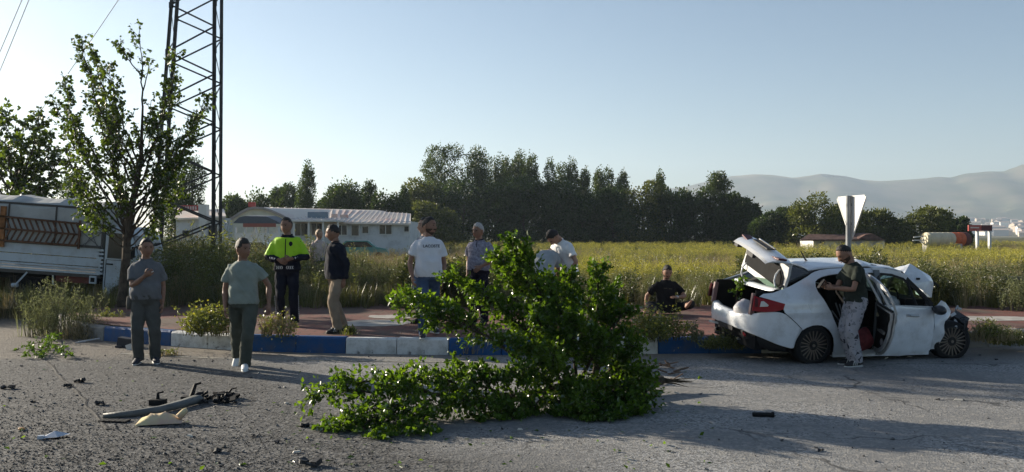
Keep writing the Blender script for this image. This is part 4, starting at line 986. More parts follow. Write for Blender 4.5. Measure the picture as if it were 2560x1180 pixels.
b = MB(); b.bar((xL, .02, zt-.10), (xR, .02, zt-.10), .03, .05); b.bar((xL, -.015, zr+.02), (xR, -.015, zr+.02), .03, .06)
for k in range(5): x = xL+(xR-xL)*k/4; b.bar((x, -.02, zr), (x, -.02, zt-.1), .03, .03)
b.build('hoop_frame', mat('dark_frame', (.07, .065, .06), .7), tr)
b = MB()
for (a_, c_) in (((190, 572), (243, 612)), ((190, 612), (243, 572)), ((215, 572), (235, 612)), ((200, 612), (222, 572)), ((190, 572), (243, 572))):
    b.tube([(tx(a_[0]), -.045, zr+(612-a_[1])/s), (tx(c_[0]), -.045, zr+(612-c_[1])/s)], .008, 4)
b.build('ropes', mat('rope', (.12, .12, .13), .9), tr)
hgt = (zr-zbm)                                         # drop side: ribbed boards
for k, (u0, u1, pr) in enumerate(((.62, 1, .0), (.30, .61, .012), (.20, .29, .03), (.10, .19, .015), (0, .09, .03))):
    b = MB(); b.box(((xL+xR)/2, .03-pr, zbm+hgt*(u0+u1)/2), (xR-xL, .06, hgt*(u1-u0)-.012)); b.build('side_board', M_TRW, tr)
b = MB(); b.box(((xL+xR)/2, W_/2, zbm-.03), (xR-xL, W_, .08)); b.build('bed_floor', mat('bed_floor', (.1, .09, .08), .8), tr)
b = MB(); b.box((xR-.03, W_/2, (zbm+zr)/2), (.05, W_, hgt)); b.build('headboard', M_TRW, tr)
for k in range(7): b = MB(); b.box((xR-.02-.0, -.012, zbm+hgt*(k+.5)/7), (.16, .03, hgt/7*.5)); b.build('post_rib', M_TRW, tr)
rk = MB(); x0, x1 = tx(-60), tx(188); z0, z1 = zr+.03, zr+.60   # rusty rack with chevron slats
for (a_, c_) in (((x0, z0), (x1, z0)), ((x0, z1), (x1, z1-.06)), ((x0, (z0+z1)/2), (x1, (z0+z1)/2-.03)), ((x1, z0-.08), (x1, z1+.02))): rk.bar((a_[0], -.07, a_[1]), (c_[0], -.07, c_[1]), .04, .045)
rack = rk.build('side_rack', M_RUST, tr)
for k in range(17):
    x = x0+(x1-x0)*(k+.3)/17; zm = (z0+z1)/2-.02
    q = MB(); q.bar((x, -.072, z1-.03), (x+.13, -.072, zm), .02, .035); q.build('rack_slat', M_RUST, rack)
    q = MB(); q.bar((x+.13, -.074, zm), (x, -.074, z0), .02, .035); q.build('rack_slat', M_RUST, rack)
b = MB(); b.box((tx(-5), -.06, zr+.35), (.12, .06, .95)); b.build('corner_post', mat('rust_orange', (.30, .13, .05), .8, .2, var=.4, vscale=6), tr)
b = MB()
for y in (.45, W_-.45): b.box(((xL+xR)/2+.6, y, .80), (xR-xL+1.2, .09, .16))
for k in range(5): b.box((xL+.3+k*.85, W_/2, .82), (.08, W_-.9, .1))
b.box((tx(60), .3, .65), (.9, .4, .32)); b.build('chassis', M_DARK, tr)
b = MB(); b.bar((tx(62), -.02, .92), (tx(40), -.1, .62), .035, .035); b.tube([(tx(40)-.08, -.1, .60), (tx(40)+.05, -.1, .61)], .05, 8); b.build('lamp_bracket', M_TRW, tr)
b = MB(); b.bar((tx(124), .02, .93), (tx(128), .0, .66), .02, .03); b.build('stay', M_TRW, tr)
b = MB(); b.box((tx(228), -.03, .85), (.16, .05, .18)); b.build('side_marker', M_TRW, tr); b = MB(); b.box((tx(228), -.06, .85), (.09, .02, .1)); b.build('marker_plate', M_DARK, tr)
b = MB(); b.box((tx(165), .25, .83), (.8, .1, .2)); b.build('red_guard', mat('faded_red', (.2, .06, .05), .8), tr)
for x in (xL+.7, tx(300)):
    for y in (.12, W_-.12):
        r_ = .36; w_ = MB(); w_.tube([(x, y-.1, r_-.02), (x, y-.09, r_-.02), (x, y+.09, r_-.02), (x, y+.1, r_-.02)], [r_*.86, r_, r_, r_*.86], 20); wh_ = w_.build('wheel', M_BLACKP, tr)
        w_ = MB(); w_.tube([(x, y-.105, r_-.02), (x, y+.105, r_-.02)], r_*.55, 14); w_.build('rim', mat('wheel_grey', (.3, .3, .3), .5), wh_)
# cab
cp = [(tx(250), .55), (tx(250), 2.02), (tx(262), 2.12), (tx(288), 2.10), (tx(310), 1.95), (tx(330), 1.40), (tx(349), 1.22), (tx(356), 1.05), (tx(357), .52), (tx(335), .5), (tx(326), .66), (tx(300), .82), (tx(275), .66), (tx(266), .5)]
b = MB(); n = len(cp); rows = [[(x, y, z) for x, z in cp] for y in (.06, .02, W_-.02, W_-.06)]
for r_ in rows[0::3]:
    pass
def inset(row, k): c = Vector((tx(300), row[0][1], 1.3)); return [tuple(c+(Vector(p)-c)*k) for p in row]
rows[0] = inset([(x, -.0, z) for x, z in cp], .97); rows[1] = [(x, .06, z) for x, z in cp]; rows[2] = [(x, W_-.06, z) for x, z in cp]; rows[3] = inset([(x, W_, z) for x, z in cp], .97)
for r1, r2 in zip(rows, rows[1:]):
    m_ = len(b.v); b.add(r1+r2, [(i, (i+1) % n, n+(i+1) % n, n+i) for i in range(n)])
b.add(rows[0], [tuple(range(n-1, -1, -1))]); b.add(rows[3], [tuple(range(n))]); b.build('cab', M_TRW, tr, weld=True)
b = MB(); b.prism([(x, -.008, z) for x, z in [(tx(258), 1.38), (tx(260), 1.98), (tx(290), 1.97), (tx(306), 1.86), (tx(323), 1.38)]], (0, 0, 0), (0, .02, 0)); b.build('side_window', M_DARKGL, tr)
b = MB(); b.add([(tx(311)+.012, .15, 1.93), (tx(330)+.012, .15, 1.43), (tx(330)+.012, W_-.15, 1.43), (tx(311)+.012, W_-.15, 1.93)], [(0, 1, 2, 3)]); b.build('windscreen', M_DARKGL, tr)
b = MB()
for (a_, c_) in (((256, .7), (256, 1.34)), ((256, 1.34), (322, 1.34)), ((322, 1.34), (318, .85))): b.bar((tx(a_[0]), -.004, a_[1]), (tx(c_[0]), -.004, c_[1]), .012, .01)
b.box((tx(266), -.02, 1.24), (.14, .03, .03)); b.build('door_line', M_DARK, tr)
b = MB(); b.box((tx(354), .22, .95), (.05, .3, .18)); b.build('headlight', mat('lamp_amber', (.5, .25, .1), .2, .5), tr)
b = MB(); b.bar((tx(322), 0, 1.45), (tx(330), -.18, 1.52), .02, .02); b.box((tx(331), -.2, 1.56), (.05, .1, .26)); b.build('mirror', M_BLACKP, tr)
b = MB(); b.box((tx(354), W_/2, .58), (.12, W_, .2)); b.build('bumper', mat('grey_plastic', (.12, .12, .12), .6), tr)
# ================================================================ CRASHED CAR
M_PAINT = mat('car_white', (.66, .68, .71), .28, .5, coat=.6, dirt=(.36, .35, .33), dirt_amt=.55, dscale=4, chips=((.2, .2, .2), 11, .70))
M_INNER = mat('car_inner_white', (.5, .5, .5), .5, .3, dirt=(.25, .24, .23), dirt_amt=.5, dscale=6)
M_TRIM = mat('car_trim_black', (.018, .018, .02), .6, .3)
M_CAB = mat('car_cabin_dark', (.008, .008, .009), .85, .2, var=.3, vscale=8)
M_SEAT = mat('car_seat', (.010, .010, .011), .9, .15, var=.3, vscale=12)
M_TYRE = mat('tyre', (.016, .016, .017), .85, .2, bump=.3, bscale=60)
M_RIMK = mat('rim_black', (.012, .012, .013), .4, .5)
M_RIMS = mat('rim_silver', (.26, .22, .185), .4, .4, metal=.6)
M_TAIL = mat('tail_red', (.26, .004, .010), .35, .25)
M_TAILD = mat('tail_dark', (.07, .004, .008), .35, .25)
M_LENS = mat('lens_clear', (.55, .53, .5), .15, .6)
M_GLASS = glassmat('tinted_glass', (.42, .52, .46), .05, .0, .10)
M_GREEN = glassmat('cracked_glass', (.45, .66, .56), .4, .18, .8)
car = empty('crashed_car', (4.055, 13.232, .0387)); car.rotation_euler = (.08798, .01487, .23389); car.scale = (.95, .95, .95)
tag(car, 'smashed white saloon car with open boot and doors, leaning off the kerb', 'car')
def wid(x, z):
    v = float(np.interp(z, [.12, .2, .35, .55, .75, .93, 1.0, 1.1, 1.2, 1.3, 1.38, 1.45], [.82, .855, .88, .893, .89, .872, .85, .795, .735, .67, .61, .54]))
    if x < -.3: v -= .17*((-.3-x)/.7)**2.2
    if x > 2.2: v -= .12*((x-2.2)/.6)**2
    return v
def crease(x, z):
    """shoulder line pressed into the flank"""
    return .010*math.exp(-((z-.80-.03*x)/.035)**2)-.006*math.exp(-((z-.72-.03*x)/.05)**2)
def panel(name, poly, m, parent, off=0.0, th=.018, side=-1, step=.06, origin=(0, 0, 0), dent=0.0, yfun=None, holes=(), smooth=True):
    bm = bmesh.new(); loops = [[Vector((x, 0, z)) for x, z in poly]]+[[Vector((x, 0, z)) for x, z in h] for h in holes]
    flat = [v for l in loops for v in l]; vs = [bm.verts.new(v) for v in flat]
    for t in tessellate_polygon(loops):
        try: bm.faces.new([vs[i] for i in t])
        except ValueError: pass
    xs = [p.x for p in flat]; zs = [p.z for p in flat]
    x = math.floor(min(xs)/step)*step+step
    while x < max(xs): bmesh.ops.bisect_plane(bm, geom=bm.verts[:]+bm.edges[:]+bm.faces[:], plane_co=(x, 0, 0), plane_no=(1, 0, 0)); x += step
    z = math.floor(min(zs)/step)*step+step
    while z < max(zs): bmesh.ops.bisect_plane(bm, geom=bm.verts[:]+bm.edges[:]+bm.faces[:], plane_co=(0, 0, z), plane_no=(0, 0, 1)); z += step
    bmesh.ops.remove_doubles(bm, verts=bm.verts, dist=.0008)
    for v in bm.verts:
        x, z = v.co.x, v.co.z; y = (yfun or wid)(x, z)+off+crease(x, z)*(yfun is None)
        if dent: y += dent*noise.noise((x*5, z*5, 7))
        v.co.y = side*y
    for f in bm.faces:
        f.normal_update()
    want = Vector((0, side, 0))
    bad = [f for f in bm.faces if f.normal.dot(want) < 0]
    if bad: bmesh.ops.reverse_faces(bm, faces=bad)
    if th:
        bmesh.ops.solidify(bm, geom=bm.faces[:], thickness=th)
    o_ = Vector(origin)
    for v in bm.verts: v.co -= o_
    bmesh.ops.recalc_face_normals(bm, faces=bm.faces)
    o = obj(name, bm, m, parent, smooth); o.data.set_sharp_from_angle(angle=math.radians(35)); return o
ARCH = [(-.34, .26), (-.325, .36), (-.29, .44), (-.22, .54), (-.15, .58), (-.05, .612), (.03, .617), (.1, .61), (.17, .58), (.23, .54), (.28, .48), (.32, .41), (.345, .3), (.352, .15)]
OPEN = [(1.11, .21), (.85, .235), (.71, .27), (.57, .36), (.46, .46), (.36, .58), (.24, .81), (.13, .99), (.06, 1.10), (.045, 1.17), (.06, 1.24), (.12, 1.28), (.2, 1.31), (.33, 1.335), (.6, 1.365), (1.11, 1.37)]
Q = ARCH[3:]+[(.6, .135), (1.11, .12)]+OPEN+[(1.11, 1.435), (.66, 1.43), (.39, 1.42), (.2, 1.40), (.07, 1.37), (-.04, 1.315), (-.17, 1.26), (-.39, 1.17), (-.5, 1.135), (-.66, 1.08), (-.80, 1.06), (-.86, 1.02), (-.51, .93), (-.53, .85), (-.51, .80)]
panel('rear_quarter_panel', Q, M_PAINT, car, step=.05)
b = MB(); b.tube([(x, -wid(x, z)-.004, z) for x, z in ((-.515, .80), (-.42, .725), (-.32, .645), (-.225, .555))], .0045, 5); b.build('panel_gap', M_TRIM, car)
fc = [(-.13, .95), (.07, .95), (.08, .93), (.02, .80), (-.05, .79), (-.08, .80), (-.135, .93)]
panel('fuel_flap', fc, M_PAINT, car, off=.004, th=.006)
# door-opening inner return (dark shut line)
b = MB()
for p, q in zip(OPEN, OPEN[1:]): b.bar((p[0], -wid(*p)+.045, p[1]), (q[0], -wid(*q)+.045, q[1]), .05, .02, up=(0, 1, 0))
b.build('door_seal', M_TRIM, car)
# rear bumper: plan path from the right arch round the tail to the left arch
plan = [(-.30, .893), (-.45, .887), (-.60, .862), (-.74, .822), (-.855, .752), (-.925, .635), (-.958, .44), (-.975, .2), (-.98, 0)]
plan = [(x, -y) for x, y in plan]+[(x, y) for x, y in plan[-2::-1]]
lowz = [.262, .285, .325, .385, .43, .455, .47, .475, .475]; lowz = lowz+lowz[-2::-1]
topz = [.55, .80, .80, .80, .80, .73, .70, .69, .69]; topz = [.585, .765, .815, .80, .785, .74, .705, .695, .695]; topz = topz+topz[-2::-1]
def bump(zf): return [.0, .008, .014, .016, .013, .006, .0, -.006][zf]
b = MB(); rows = []
for k, (x, y) in enumerate(plan):
    a_, c_ = plan[max(k-1, 0)], plan[min(k+1, len(plan)-1)]; n_ = Vector((c_[1]-a_[1], -(c_[0]-a_[0]), 0)).normalized()*-1
    row = []
    for j, t in enumerate((0, .12, .3, .45, .6, .8, .92, 1)):
        z_ = lowz[k]+(topz[k]-lowz[k])*t; x_ = float(np.interp(z_, [.26, .36, .44, .54, .585], [-.345, -.33, -.295, -.225, -.205])) if k in (0, len(plan)-1) else x; p = Vector((x_, y, z_))+n_*bump(j)*(.35 if abs(y) > .8 else 1)*(-1 if n_.dot(Vector((x+.2, y, 0))) < 0 else 1); row.append(p)
    rows.append(row)
b.grid(rows)
o = b.build('rear_bumper', M_PAINT, car, smooth=True); md = o.modifiers.new('sub', 'SUBSURF'); md.levels = md.render_levels = 2
sd = o.modifiers.new('thick', 'SOLIDIFY'); sd.thickness = .02
b = MB(); rows = []
for k, (x, y) in enumerate(plan[1:-1]):
    k += 1; sh = .93; rows.append([(x*sh+.02, y*sh, lowz[k]+.03), (x*sh, y*sh*.99, lowz[k]-.05), (x*sh+.05, y*sh*.96, max(.2, lowz[k]-.18)), (x*sh+.2, y*sh*.9, .2)])
b.grid(rows); o = b.build('rear_valance', M_TRIM, car, smooth=True)
b = MB()
for y in (-.33, .36): b.tube([(-.90, y, .33), (-.99, y, .325)], .034, 10)
b.build('exhaust_tip', mat('chrome', (.7, .68, .65), .15, .5, metal=1), car)
b = MB(); b.box((-.985, .02, .45), (.012, .46, .07)); b.build('plate_recess', M_TRIM, car)
for y, x in ((-.5, -.915), (.5, -.915)): b = MB(); b.box((x-.03, y, .415), (.02, .2, .03), Matrix.Rotation(-.35 if y < 0 else .35, 3, 'Z')); b.build('reflector', M_TAIL if y < 0 else M_LENS, car)
# boot sill, boot well and left rear corner
b = MB()
sill = [(-.935, -.60, .74), (-.955, -.4, .70), (-.965, 0, .69), (-.955, .4, .70), (-.935, .60, .74)]
rows = [[Vector(p)+Vector((.01, 0, -.02)) for p in sill], [Vector(p)+Vector((.02, 0, .008)) for p in sill], [Vector(p)+Vector((.10, 0, .015)) for p in sill], [Vector(p)+Vector((.13, 0, -.04)) for p in sill]]
b.grid(rows); b.build('boot_sill', M_PAINT, car, smooth=True)
b = MB(); b.box((-.45, 0, .50), (.8, 1.24, .03)); b.box((-.06, 0, .75), (.03, 1.3, .6)); b.box((-.45, .64, .78), (.84, .03, .62)); b.box((-.45, -.64, .78), (.84, .03, .62)); b.box((-.85, 0, .58), (.02, 1.24, .2)); b.build('boot_lining', M_CAB, car)
b = MB(); b.box((-.25, 0, 1.075), (.45, 1.2, .02)); b.build('parcel_shelf', M_CAB, car)
b = MB(); rows = []
for y in np.linspace(-.62, .62, 9):
    c_ = -.53-.07*(1-(y/.62)**2); rows.append([(c_-.035, y, 1.075-.01*abs(y)), (c_-.03, y, 1.115-.02*abs(y)), (c_+.06, y, 1.135-.02*abs(y)), (c_+.08, y, 1.11)])
b.grid(rows); b.build('rear_window_sill', M_PAINT, car, smooth=True)
# left rear corner with its lamp
panel('left_quarter_panel', [(x, z) for x, z in Q if True], M_PAINT, car, side=1, step=.1)
TL = [(-.965, .81), (-.93, 1.03), (-.87, 1.005), (-.70, .975), (-.51, .93), (-.535, .85), (-.66, .815), (-.8, .805)]
for sd_ in (-1, 1):
    t_ = panel('tail_light', TL, M_TAIL if sd_ < 0 else M_TAILD, car, off=.006, th=.03, side=sd_, step=.05)
    panel('reversing_lens', [(-.87, .875), (-.85, .955), (-.815, .96), (-.75, .905), (-.76, .885)], M_LENS, t_, off=.011, th=.01, side=sd_)
    panel('dark_lens', [(-.94, .87), (-.925, 1.0), (-.89, .99), (-.895, .87)], M_TAILD, t_, off=.010, th=.01, side=sd_)
for y in (-1, 1): b = MB(); b.box((-.90, y*.615, .89), (.06, .05, .32), Matrix.Rotation(.12, 3, 'Y')); b.build('boot_jamb', mat('jamb_grey', (.20, .12, .12), .5), car)
# rear glass and roof
b = MB(); rows = []
for t in np.linspace(0, 1, 6):
    row = []
    for y in np.linspace(-1, 1, 11):
        hw = .615*(1-t)+.60*t; bul = 1-y*y
        row.append((-.49+.57*t-.07*bul*(1-t)+.09*bul*t, y*hw, 1.125+.255*t-.03*t*(1-t)*0+.05*bul*t+.03*math.sin(PI*t)))
    rows.append(row)
b.grid(rows); b.build('rear_window', M_GLASS, car, smooth=True)
for sd_ in (-1, 1): b = MB(); b.bar((-.49, sd_*.615, 1.13), (.08, sd_*.60, 1.385), .05, .02); b.build('window_seal', M_TRIM, car)
b = MB(); rows = []; rx_ = np.linspace(.03, 1.66, 24)
for x in rx_:
    e = float(np.interp(x, [.03, .2, .39, .66, 1, 1.3, 1.66], [1.375, 1.405, 1.42, 1.435, 1.445, 1.425, 1.385])); c_ = float(np.interp(x, [.03, .12, .4, .8, 1.1, 1.35, 1.5, 1.66], [1.40, 1.435, 1.465, 1.487, 1.487, 1.465, 1.43, 1.385]))
    hw = float(np.interp(x, [.03, .3, 1.2, 1.66], [.57, .555, .565, .575])); row = []
    for y in np.linspace(-1, 1, 17):
        z = e+(c_-e)*(1-abs(y)**2.2); k = max(0, (x-.85)/.8)
        z += k*(.035*noise.noise((x*4, y*2.2, 3))+.018*noise.noise((x*9, y*4, 5))); z += .045*math.exp(-((x-1.02)/.10)**2-((y+.55)/.35)**2)-.06*math.exp(-((x-1.38)/.13)**2-((y+.35)/.4)**2)
        row.append((x+.10*(1-y*y)*(x < .2)*(0 if x > .06 else 1), y*hw*(1-.02*abs(y)), z))
    rows.append(row)
b.grid(rows); o = b.build('roof', M_PAINT, car, smooth=True); s_ = o.modifiers.new('thick', 'SOLIDIFY'); s_.thickness = .02
b = MB(); rows = [[(p[0], p[1]*.97, p[2]-.05) for p in r] for r in rows]; b.grid(rows); b.build('headliner', mat('headliner', (.05, .05, .05), .9), car)
b = MB(); b.add([(1.19, -.40, 1.478), (1.33, -.33, 1.44), (1.36, -.36, 1.445), (1.21, -.43, 1.475)], [(0, 1, 2, 3)]); b.build('roof_gash', M_TRIM, car)
b = MB(); b.tube([(.34, 0, 1.465), (.31, 0, 1.50), (.22, 0, 1.635)], [.022, .013, .006], 8); b.build('antenna', M_TRIM, car)
# rails, pillars
b = MB()
for p, q in zip([(1.10, 1.405), (1.15, 1.405), (1.4, 1.385), (1.56, 1.345)], [(1.15, 1.405), (1.4, 1.385), (1.56, 1.345), (1.66, 1.30)]): b.bar((p[0], -wid(*p)+.01, p[1]), (q[0], -wid(*q)+.01, q[1]), .05, .075)
b.build('cant_rail', M_PAINT, car)
AP = [(1.60, -.60, 1.365), (1.72, -.65, 1.235), (1.86, -.70, 1.10), (2.06, -.76, .90)]
b = MB()
for p, q in zip(AP, AP[1:]): b.bar(p, q, .07, .06)
b.build('windscreen_pillar', M_TRIM, car)
b = MB()
for p, q in zip(AP, AP[1:]): b.bar(Vector(p)*Vector((1, -1, 1)), Vector(q)*Vector((1, -1, 1)), .07, .06)
b.bar((.96, .84, .14), (.97, .60, 1.41), .12, .08); b.bar((.03, .80, .95), (.2, .60, 1.40), .1, .08)
for p, q in zip([(.1, 1.40), (.6, 1.42), (1.2, 1.40), (1.6, 1.365)], [(.6, 1.42), (1.2, 1.40), (1.6, 1.365), (1.6, 1.36)]): b.bar((p[0], .58, p[1]), (q[0], .58, q[1]), .06, .06)
b.build('left_pillars', M_PAINT, car)
b = MB(); b.bar((1.13, -.80, .14), (1.13, -.80, .93), .11, .10); b.bar((1.13, -.80, .93), (1.15, -.60, 1.40), .09, .07); b.build('door_pillar', mat('pillar_grey', (.12, .13, .135), .6), car)
panel('left_doors', [(.30, .5), (.36, .13), (2.02, .13), (2.02, .88), (.93, .93), (.1, .95), (.2, .8)], M_PAINT, car, side=1, step=.15)
b = MB(); b.box((1.0, .74, 1.14), (1.75, .012, .46), Matrix.Rotation(.42, 3, 'X')); b.build('left_window', M_DARKGL, car)
b = MB(); rows = []
for t in np.linspace(0, 1, 7): rows.append([(1.60+.42*t+.05*(1-y*y), y*(.60+.14*t), 1.375-.43*t+.03*noise.noise((t*4, y*3, 0))) for y in np.linspace(-1, 1, 9)])
b.grid(rows); b.build('windscreen', M_GREEN, car)
b = MB(); b.box((1.1, .775, .56), (2.1, .03, .84)); b.build('door_lining', M_CAB, car)
# floor, underbody, seats
b = MB(); b.box((.9, 0, .17), (2.3, 1.6, .05)); b.box((-.4, 0, .33), (.9, 1.3, .25)); b.box((2.1, 0, .5), (.1, 1.45, .7)); b.build('floor_pan', M_CAB, car)
b = MB(); b.bar((.36, -.79, .165), (2.02, -.79, .18), .08, .10); b.build('sill', M_PAINT, car)
def seat(nm, x, y, w, zb=.45, tall=.62, lean=.25):
    b = MB(); R_ = Matrix.Rotation(-lean, 3, 'Y')
    b.box((x+.22, y, zb-.1), (.5, w, .2)); b.box(Vector((x-.04, y, zb))+R_ @ Vector((0, 0, tall/2)), (.13, w, tall), R_, taper=.85)
    if w < .7: b.box(Vector((x-.04, y, zb))+R_ @ Vector((0, 0, tall+.12)), (.09, .24, .17), R_)
    o = b.build(nm, M_SEAT, car); md = o.modifiers.new('bev', 'BEVEL'); md.width = .035; md.segments = 2
seat('front_seat', 1.0, -.37, .5); seat('front_seat', 1.0, .37, .5); seat('rear_seat', .12, 0, 1.25, .45, .58)
b = MB(); b.tube([(.42, -.72, .92), (.50, -.74, .72), (.55, -.74, .62), (.47, -.75, .66), (.36, -.73, .80)], .012, 5); b.tube([(.50, -.70, .90), (.56, -.72, .70), (.60, -.72, .64)], .010, 5); b.build('seat_belt', mat('belt_grey', (.14, .14, .14), .7), car)
b = MB(); b.box((1.85, 0, .86), (.35, 1.3, .2)); b.tube([(1.62+.06*math.sin(a), -.36+.17*math.cos(a), .92+.16*math.sin(a)) for a in np.linspace(0, 2*PI, 17)], .015, 6); b.build('dashboard', M_CAB, car)
b = MB(); b.ell((1.58, -.40, .86), (.16, .2, .13), None, 10, 8); b.build('spent_airbag', mat('airbag_cloth', (.35, .36, .36), .9), car, smooth=True)
# front door (shut) with frame, handle, mirror
fd = panel('front_door', [(1.15, .91), (1.14, .74), (1.14, .45), (1.15, .122), (1.5, .115), (1.8, .15), (2.01, .205), (2.02, .63), (2.0, .855), (1.4, .893)], M_PAINT, car, off=.012, dent=.020, step=.05)
b = MB(); FR = [(2.0, .87), (1.93, .96), (1.80, 1.10), (1.69, 1.19), (1.58, 1.285), (1.40, 1.34), (1.20, 1.352), (1.15, 1.30), (1.15, .92)]
for p, q in zip(FR, FR[1:]): b.bar((p[0], -wid(*p)-.004, p[1]), (q[0], -wid(*q)-.004, q[1]), .035, .035)
b.bar((1.72, -wid(1.72, .98), .90), (1.64, -wid(1.64, 1.2)+.01, 1.22), .03, .03); b.bar((1.9, -.86, .90), (1.91, -.80, 1.0), .05, .03); b.build('window_frame', M_TRIM, fd)
b = MB(); b.bar((1.17, -.885, .90), (1.98, -.885, .875), .02, .03); b.build('waist_strip', M_INNER, fd)
b = MB(); b.tube([(1.55, -.905, .762), (1.57, -.935, .762), (1.71, -.935, .752), (1.73, -.905, .75)], [.012, .016, .016, .012], 8); b.build('handle', mat('handle_grey', (.4, .42, .44), .35, .5), fd)  # handle in one even grey, darker than the door paint
b = MB(); b.box((1.63, -.897, .748), (.22, .006, .05)); b.build('handle_recess', M_INNER, fd)
mr_ = MB(); mr_.ell((2.02, -1.0, .85), (.085, .12, .075), None, 12, 8); mr_.bar((1.98, -.87, .86), (2.0, -.96, .84), .06, .04); mo = mr_.build('wing_mirror', mat('mirror_black', (.02, .022, .025), .35, .5), car, smooth=True)
# front wing and crushed nose
panel('front_wing', [(2.03, .63), (2.045, .76), (2.08, .90), (2.15, .975), (2.24, .94), (2.33, .80), (2.31, .76), (2.20, .665), (2.225, .47), (2.17, .21), (2.03, .21)], M_PAINT, car, dent=.07, step=.04)
gc = random.Random(4)
b = MB()
for k in range(46):
    p = Vector((gc.uniform(2.22, 2.72), gc.uniform(-.80, .72), gc.uniform(.22, .86))); 
    if p.x > 2.5 and p.z > .7: p.z -= .25
    b.box(p, (gc.uniform(.05, .28), gc.uniform(.05, .3), gc.uniform(.03, .16)), Euler((gc.uniform(-.8, .8), gc.uniform(-.8, .8), gc.uniform(-.8, .8))).to_matrix())
for k in range(16):
    p = Vector((gc.uniform(2.3, 2.75), gc.uniform(-.86, -.3), gc.uniform(.25, .85))); q = p+Vector((gc.uniform(-.15, .2), gc.uniform(-.15, .15), gc.uniform(-.2, .15))); b.tube([p, (p+q)/2+Vector((0, 0, .04)), q], gc.uniform(.006, .018), 5)
b.build('crushed_nose', mat('nose_black', (.02, .02, .021), .55, .4, var=.4, vscale=10), car)['kind'] = 'stuff'
b = MB()
for k in range(9):
    p = Vector((gc.uniform(2.35, 2.7), gc.uniform(-.85, -.45), gc.uniform(.5, .82))); b.box(p, (gc.uniform(.04, .12), .02, gc.uniform(.02, .08)), Euler((gc.uniform(-1, 1), gc.uniform(-1, 1), gc.uniform(-1, 1))).to_matrix())
b.build('nose_shards', M_INNER, car)['kind'] = 'stuff'
# bonnet folded up like a tent
hv = {'a': (1.94, -.22, 1.29), 'pk': (2.12, -.12, 1.455), 'r1': (2.24, -.20, 1.375), 'rt': (2.49, -.16, 1.255), 'r2': (2.53, -.2, 1.17), 'bt': (2.44, -.30, .925), 'md': (2.26, -.34, 1.04), 'll': (2.02, -.30, 1.165), 'cx': (2.36, -.33, 1.20),
      'b1': (2.2, .45, 1.30), 'b2': (2.62, .42, 1.12), 'b3': (2.62, .3, .90), 'al': (1.95, .42, 1.12)}
key = list(hv); bm = bmesh.new(); vs = {k: bm.verts.new(hv[k]) for k in key}
for f in (('a', 'pk', 'r1', 'll'), ('ll', 'r1', 'cx', 'md'), ('r1', 'rt', 'cx'), ('rt', 'r2', 'cx'), ('r2', 'bt', 'cx'), ('bt', 'md', 'cx'), ('a', 'al', 'b1', 'pk'), ('pk', 'b1', 'rt', 'r1'), ('b1', 'b2', 'rt'), ('rt', 'b2', 'r2'), ('r2', 'b2', 'b3', 'bt')): bm.faces.new([vs[i] for i in f])
bmesh.ops.triangulate(bm, faces=bm.faces); bmesh.ops.subdivide_edges(bm, edges=bm.edges, cuts=3, use_grid_fill=True)
for v in bm.verts: n_ = noise.noise_vector(v.co*7); v.co += n_*.014
bmesh.ops.recalc_face_normals(bm, faces=bm.faces)
o = obj('bonnet', bm, M_PAINT, car); s_ = o.modifiers.new('thick', 'SOLIDIFY'); s_.thickness = .008
b = MB(); b.box((2.16, -.295, 1.235), (.05, .03, .03)); b.tube([(2.50, -.2, 1.18), (2.58, -.22, 1.13), (2.60, -.22, 1.09)], .012, 5); b.build('bonnet_catch', M_TRIM, car)
b = MB()
for y in (-.2, .35): b.bar((2.05, y, .9), (2.2, y, 1.2), .04, .03)
b.build('bonnet_stay', M_TRIM, car)
# open rear door, swung out on the door pillar
HX, HY = 1.11, -.865; rd = empty('rear_door', (HX, HY, 0), math.radians(66)); rd.parent = car
DO = [(1.10, .21), (.85, .235), (.71, .27), (.57, .36), (.46, .46), (.36, .58), (.26, .78), (.17, .93), (.6, .925), (1.10, .92)]
org = (HX, HY, 0)
panel('outer_skin', DO, M_PAINT, rd, origin=org, th=.012)
panel('inner_frame', DO, M_INNER, rd, off=-.055, th=.02, origin=org)
IN = [(1.06, .29), (.84, .30), (.73, .34), (.62, .42), (.52, .52), (.43, .64), (.35, .80), (.29, .90), (1.06, .90)]
panel('inner_trim', IN, M_CAB, rd, off=-.078, th=.02, origin=org)
b = MB()
for p, q in zip(DO[:8], DO[1:8]): b.bar((p[0]-HX, -wid(*p)+.03-HY, p[1]), (q[0]-HX, -wid(*q)+.03-HY, q[1]), .07, .012, up=(0, 1, 0))
b.bar((1.10-HX, -wid(.94, .3)+.03-HY, .21), (1.10-HX, -wid(.94, .9)+.03-HY, .92), .012, .07, up=(1, 0, 0)); b.build('door_edge', M_INNER, rd)
b = MB(); FR = [(.16, .93), (.075, 1.09), (.065, 1.17), (.08, 1.23), (.14, 1.275), (.33, 1.33), (.6, 1.358), (1.09, 1.36)]
for p, q in zip(FR, FR[1:]): b.bar((p[0]-HX, -wid(*p)+.02-HY, p[1]), (q[0]-HX, -wid(*q)+.02-HY, q[1]), .05, .03, up=(0, 1, 0))
b.build('window_frame', M_INNER, rd)
b = MB()
for x in (1.09, .45): b.bar((x-HX, -wid(x, .92)+.02-HY, .92), (x-HX, -wid(x, 1.36)+.02-HY, 1.35), .04, .03)
b.build('glass_runner', M_INNER, rd)
b = MB()
for (x0, x1, z) in ((.45, .70, .60), (.48, .85, .575)): b.bar((x0-HX, -wid(x0, z)+.115-HY, z), (x1-HX, -wid(x1, z)+.115-HY, z), .025, .025)
b.build('pull_handle', mat('trim_grey', (.16, .15, .14), .5), rd)
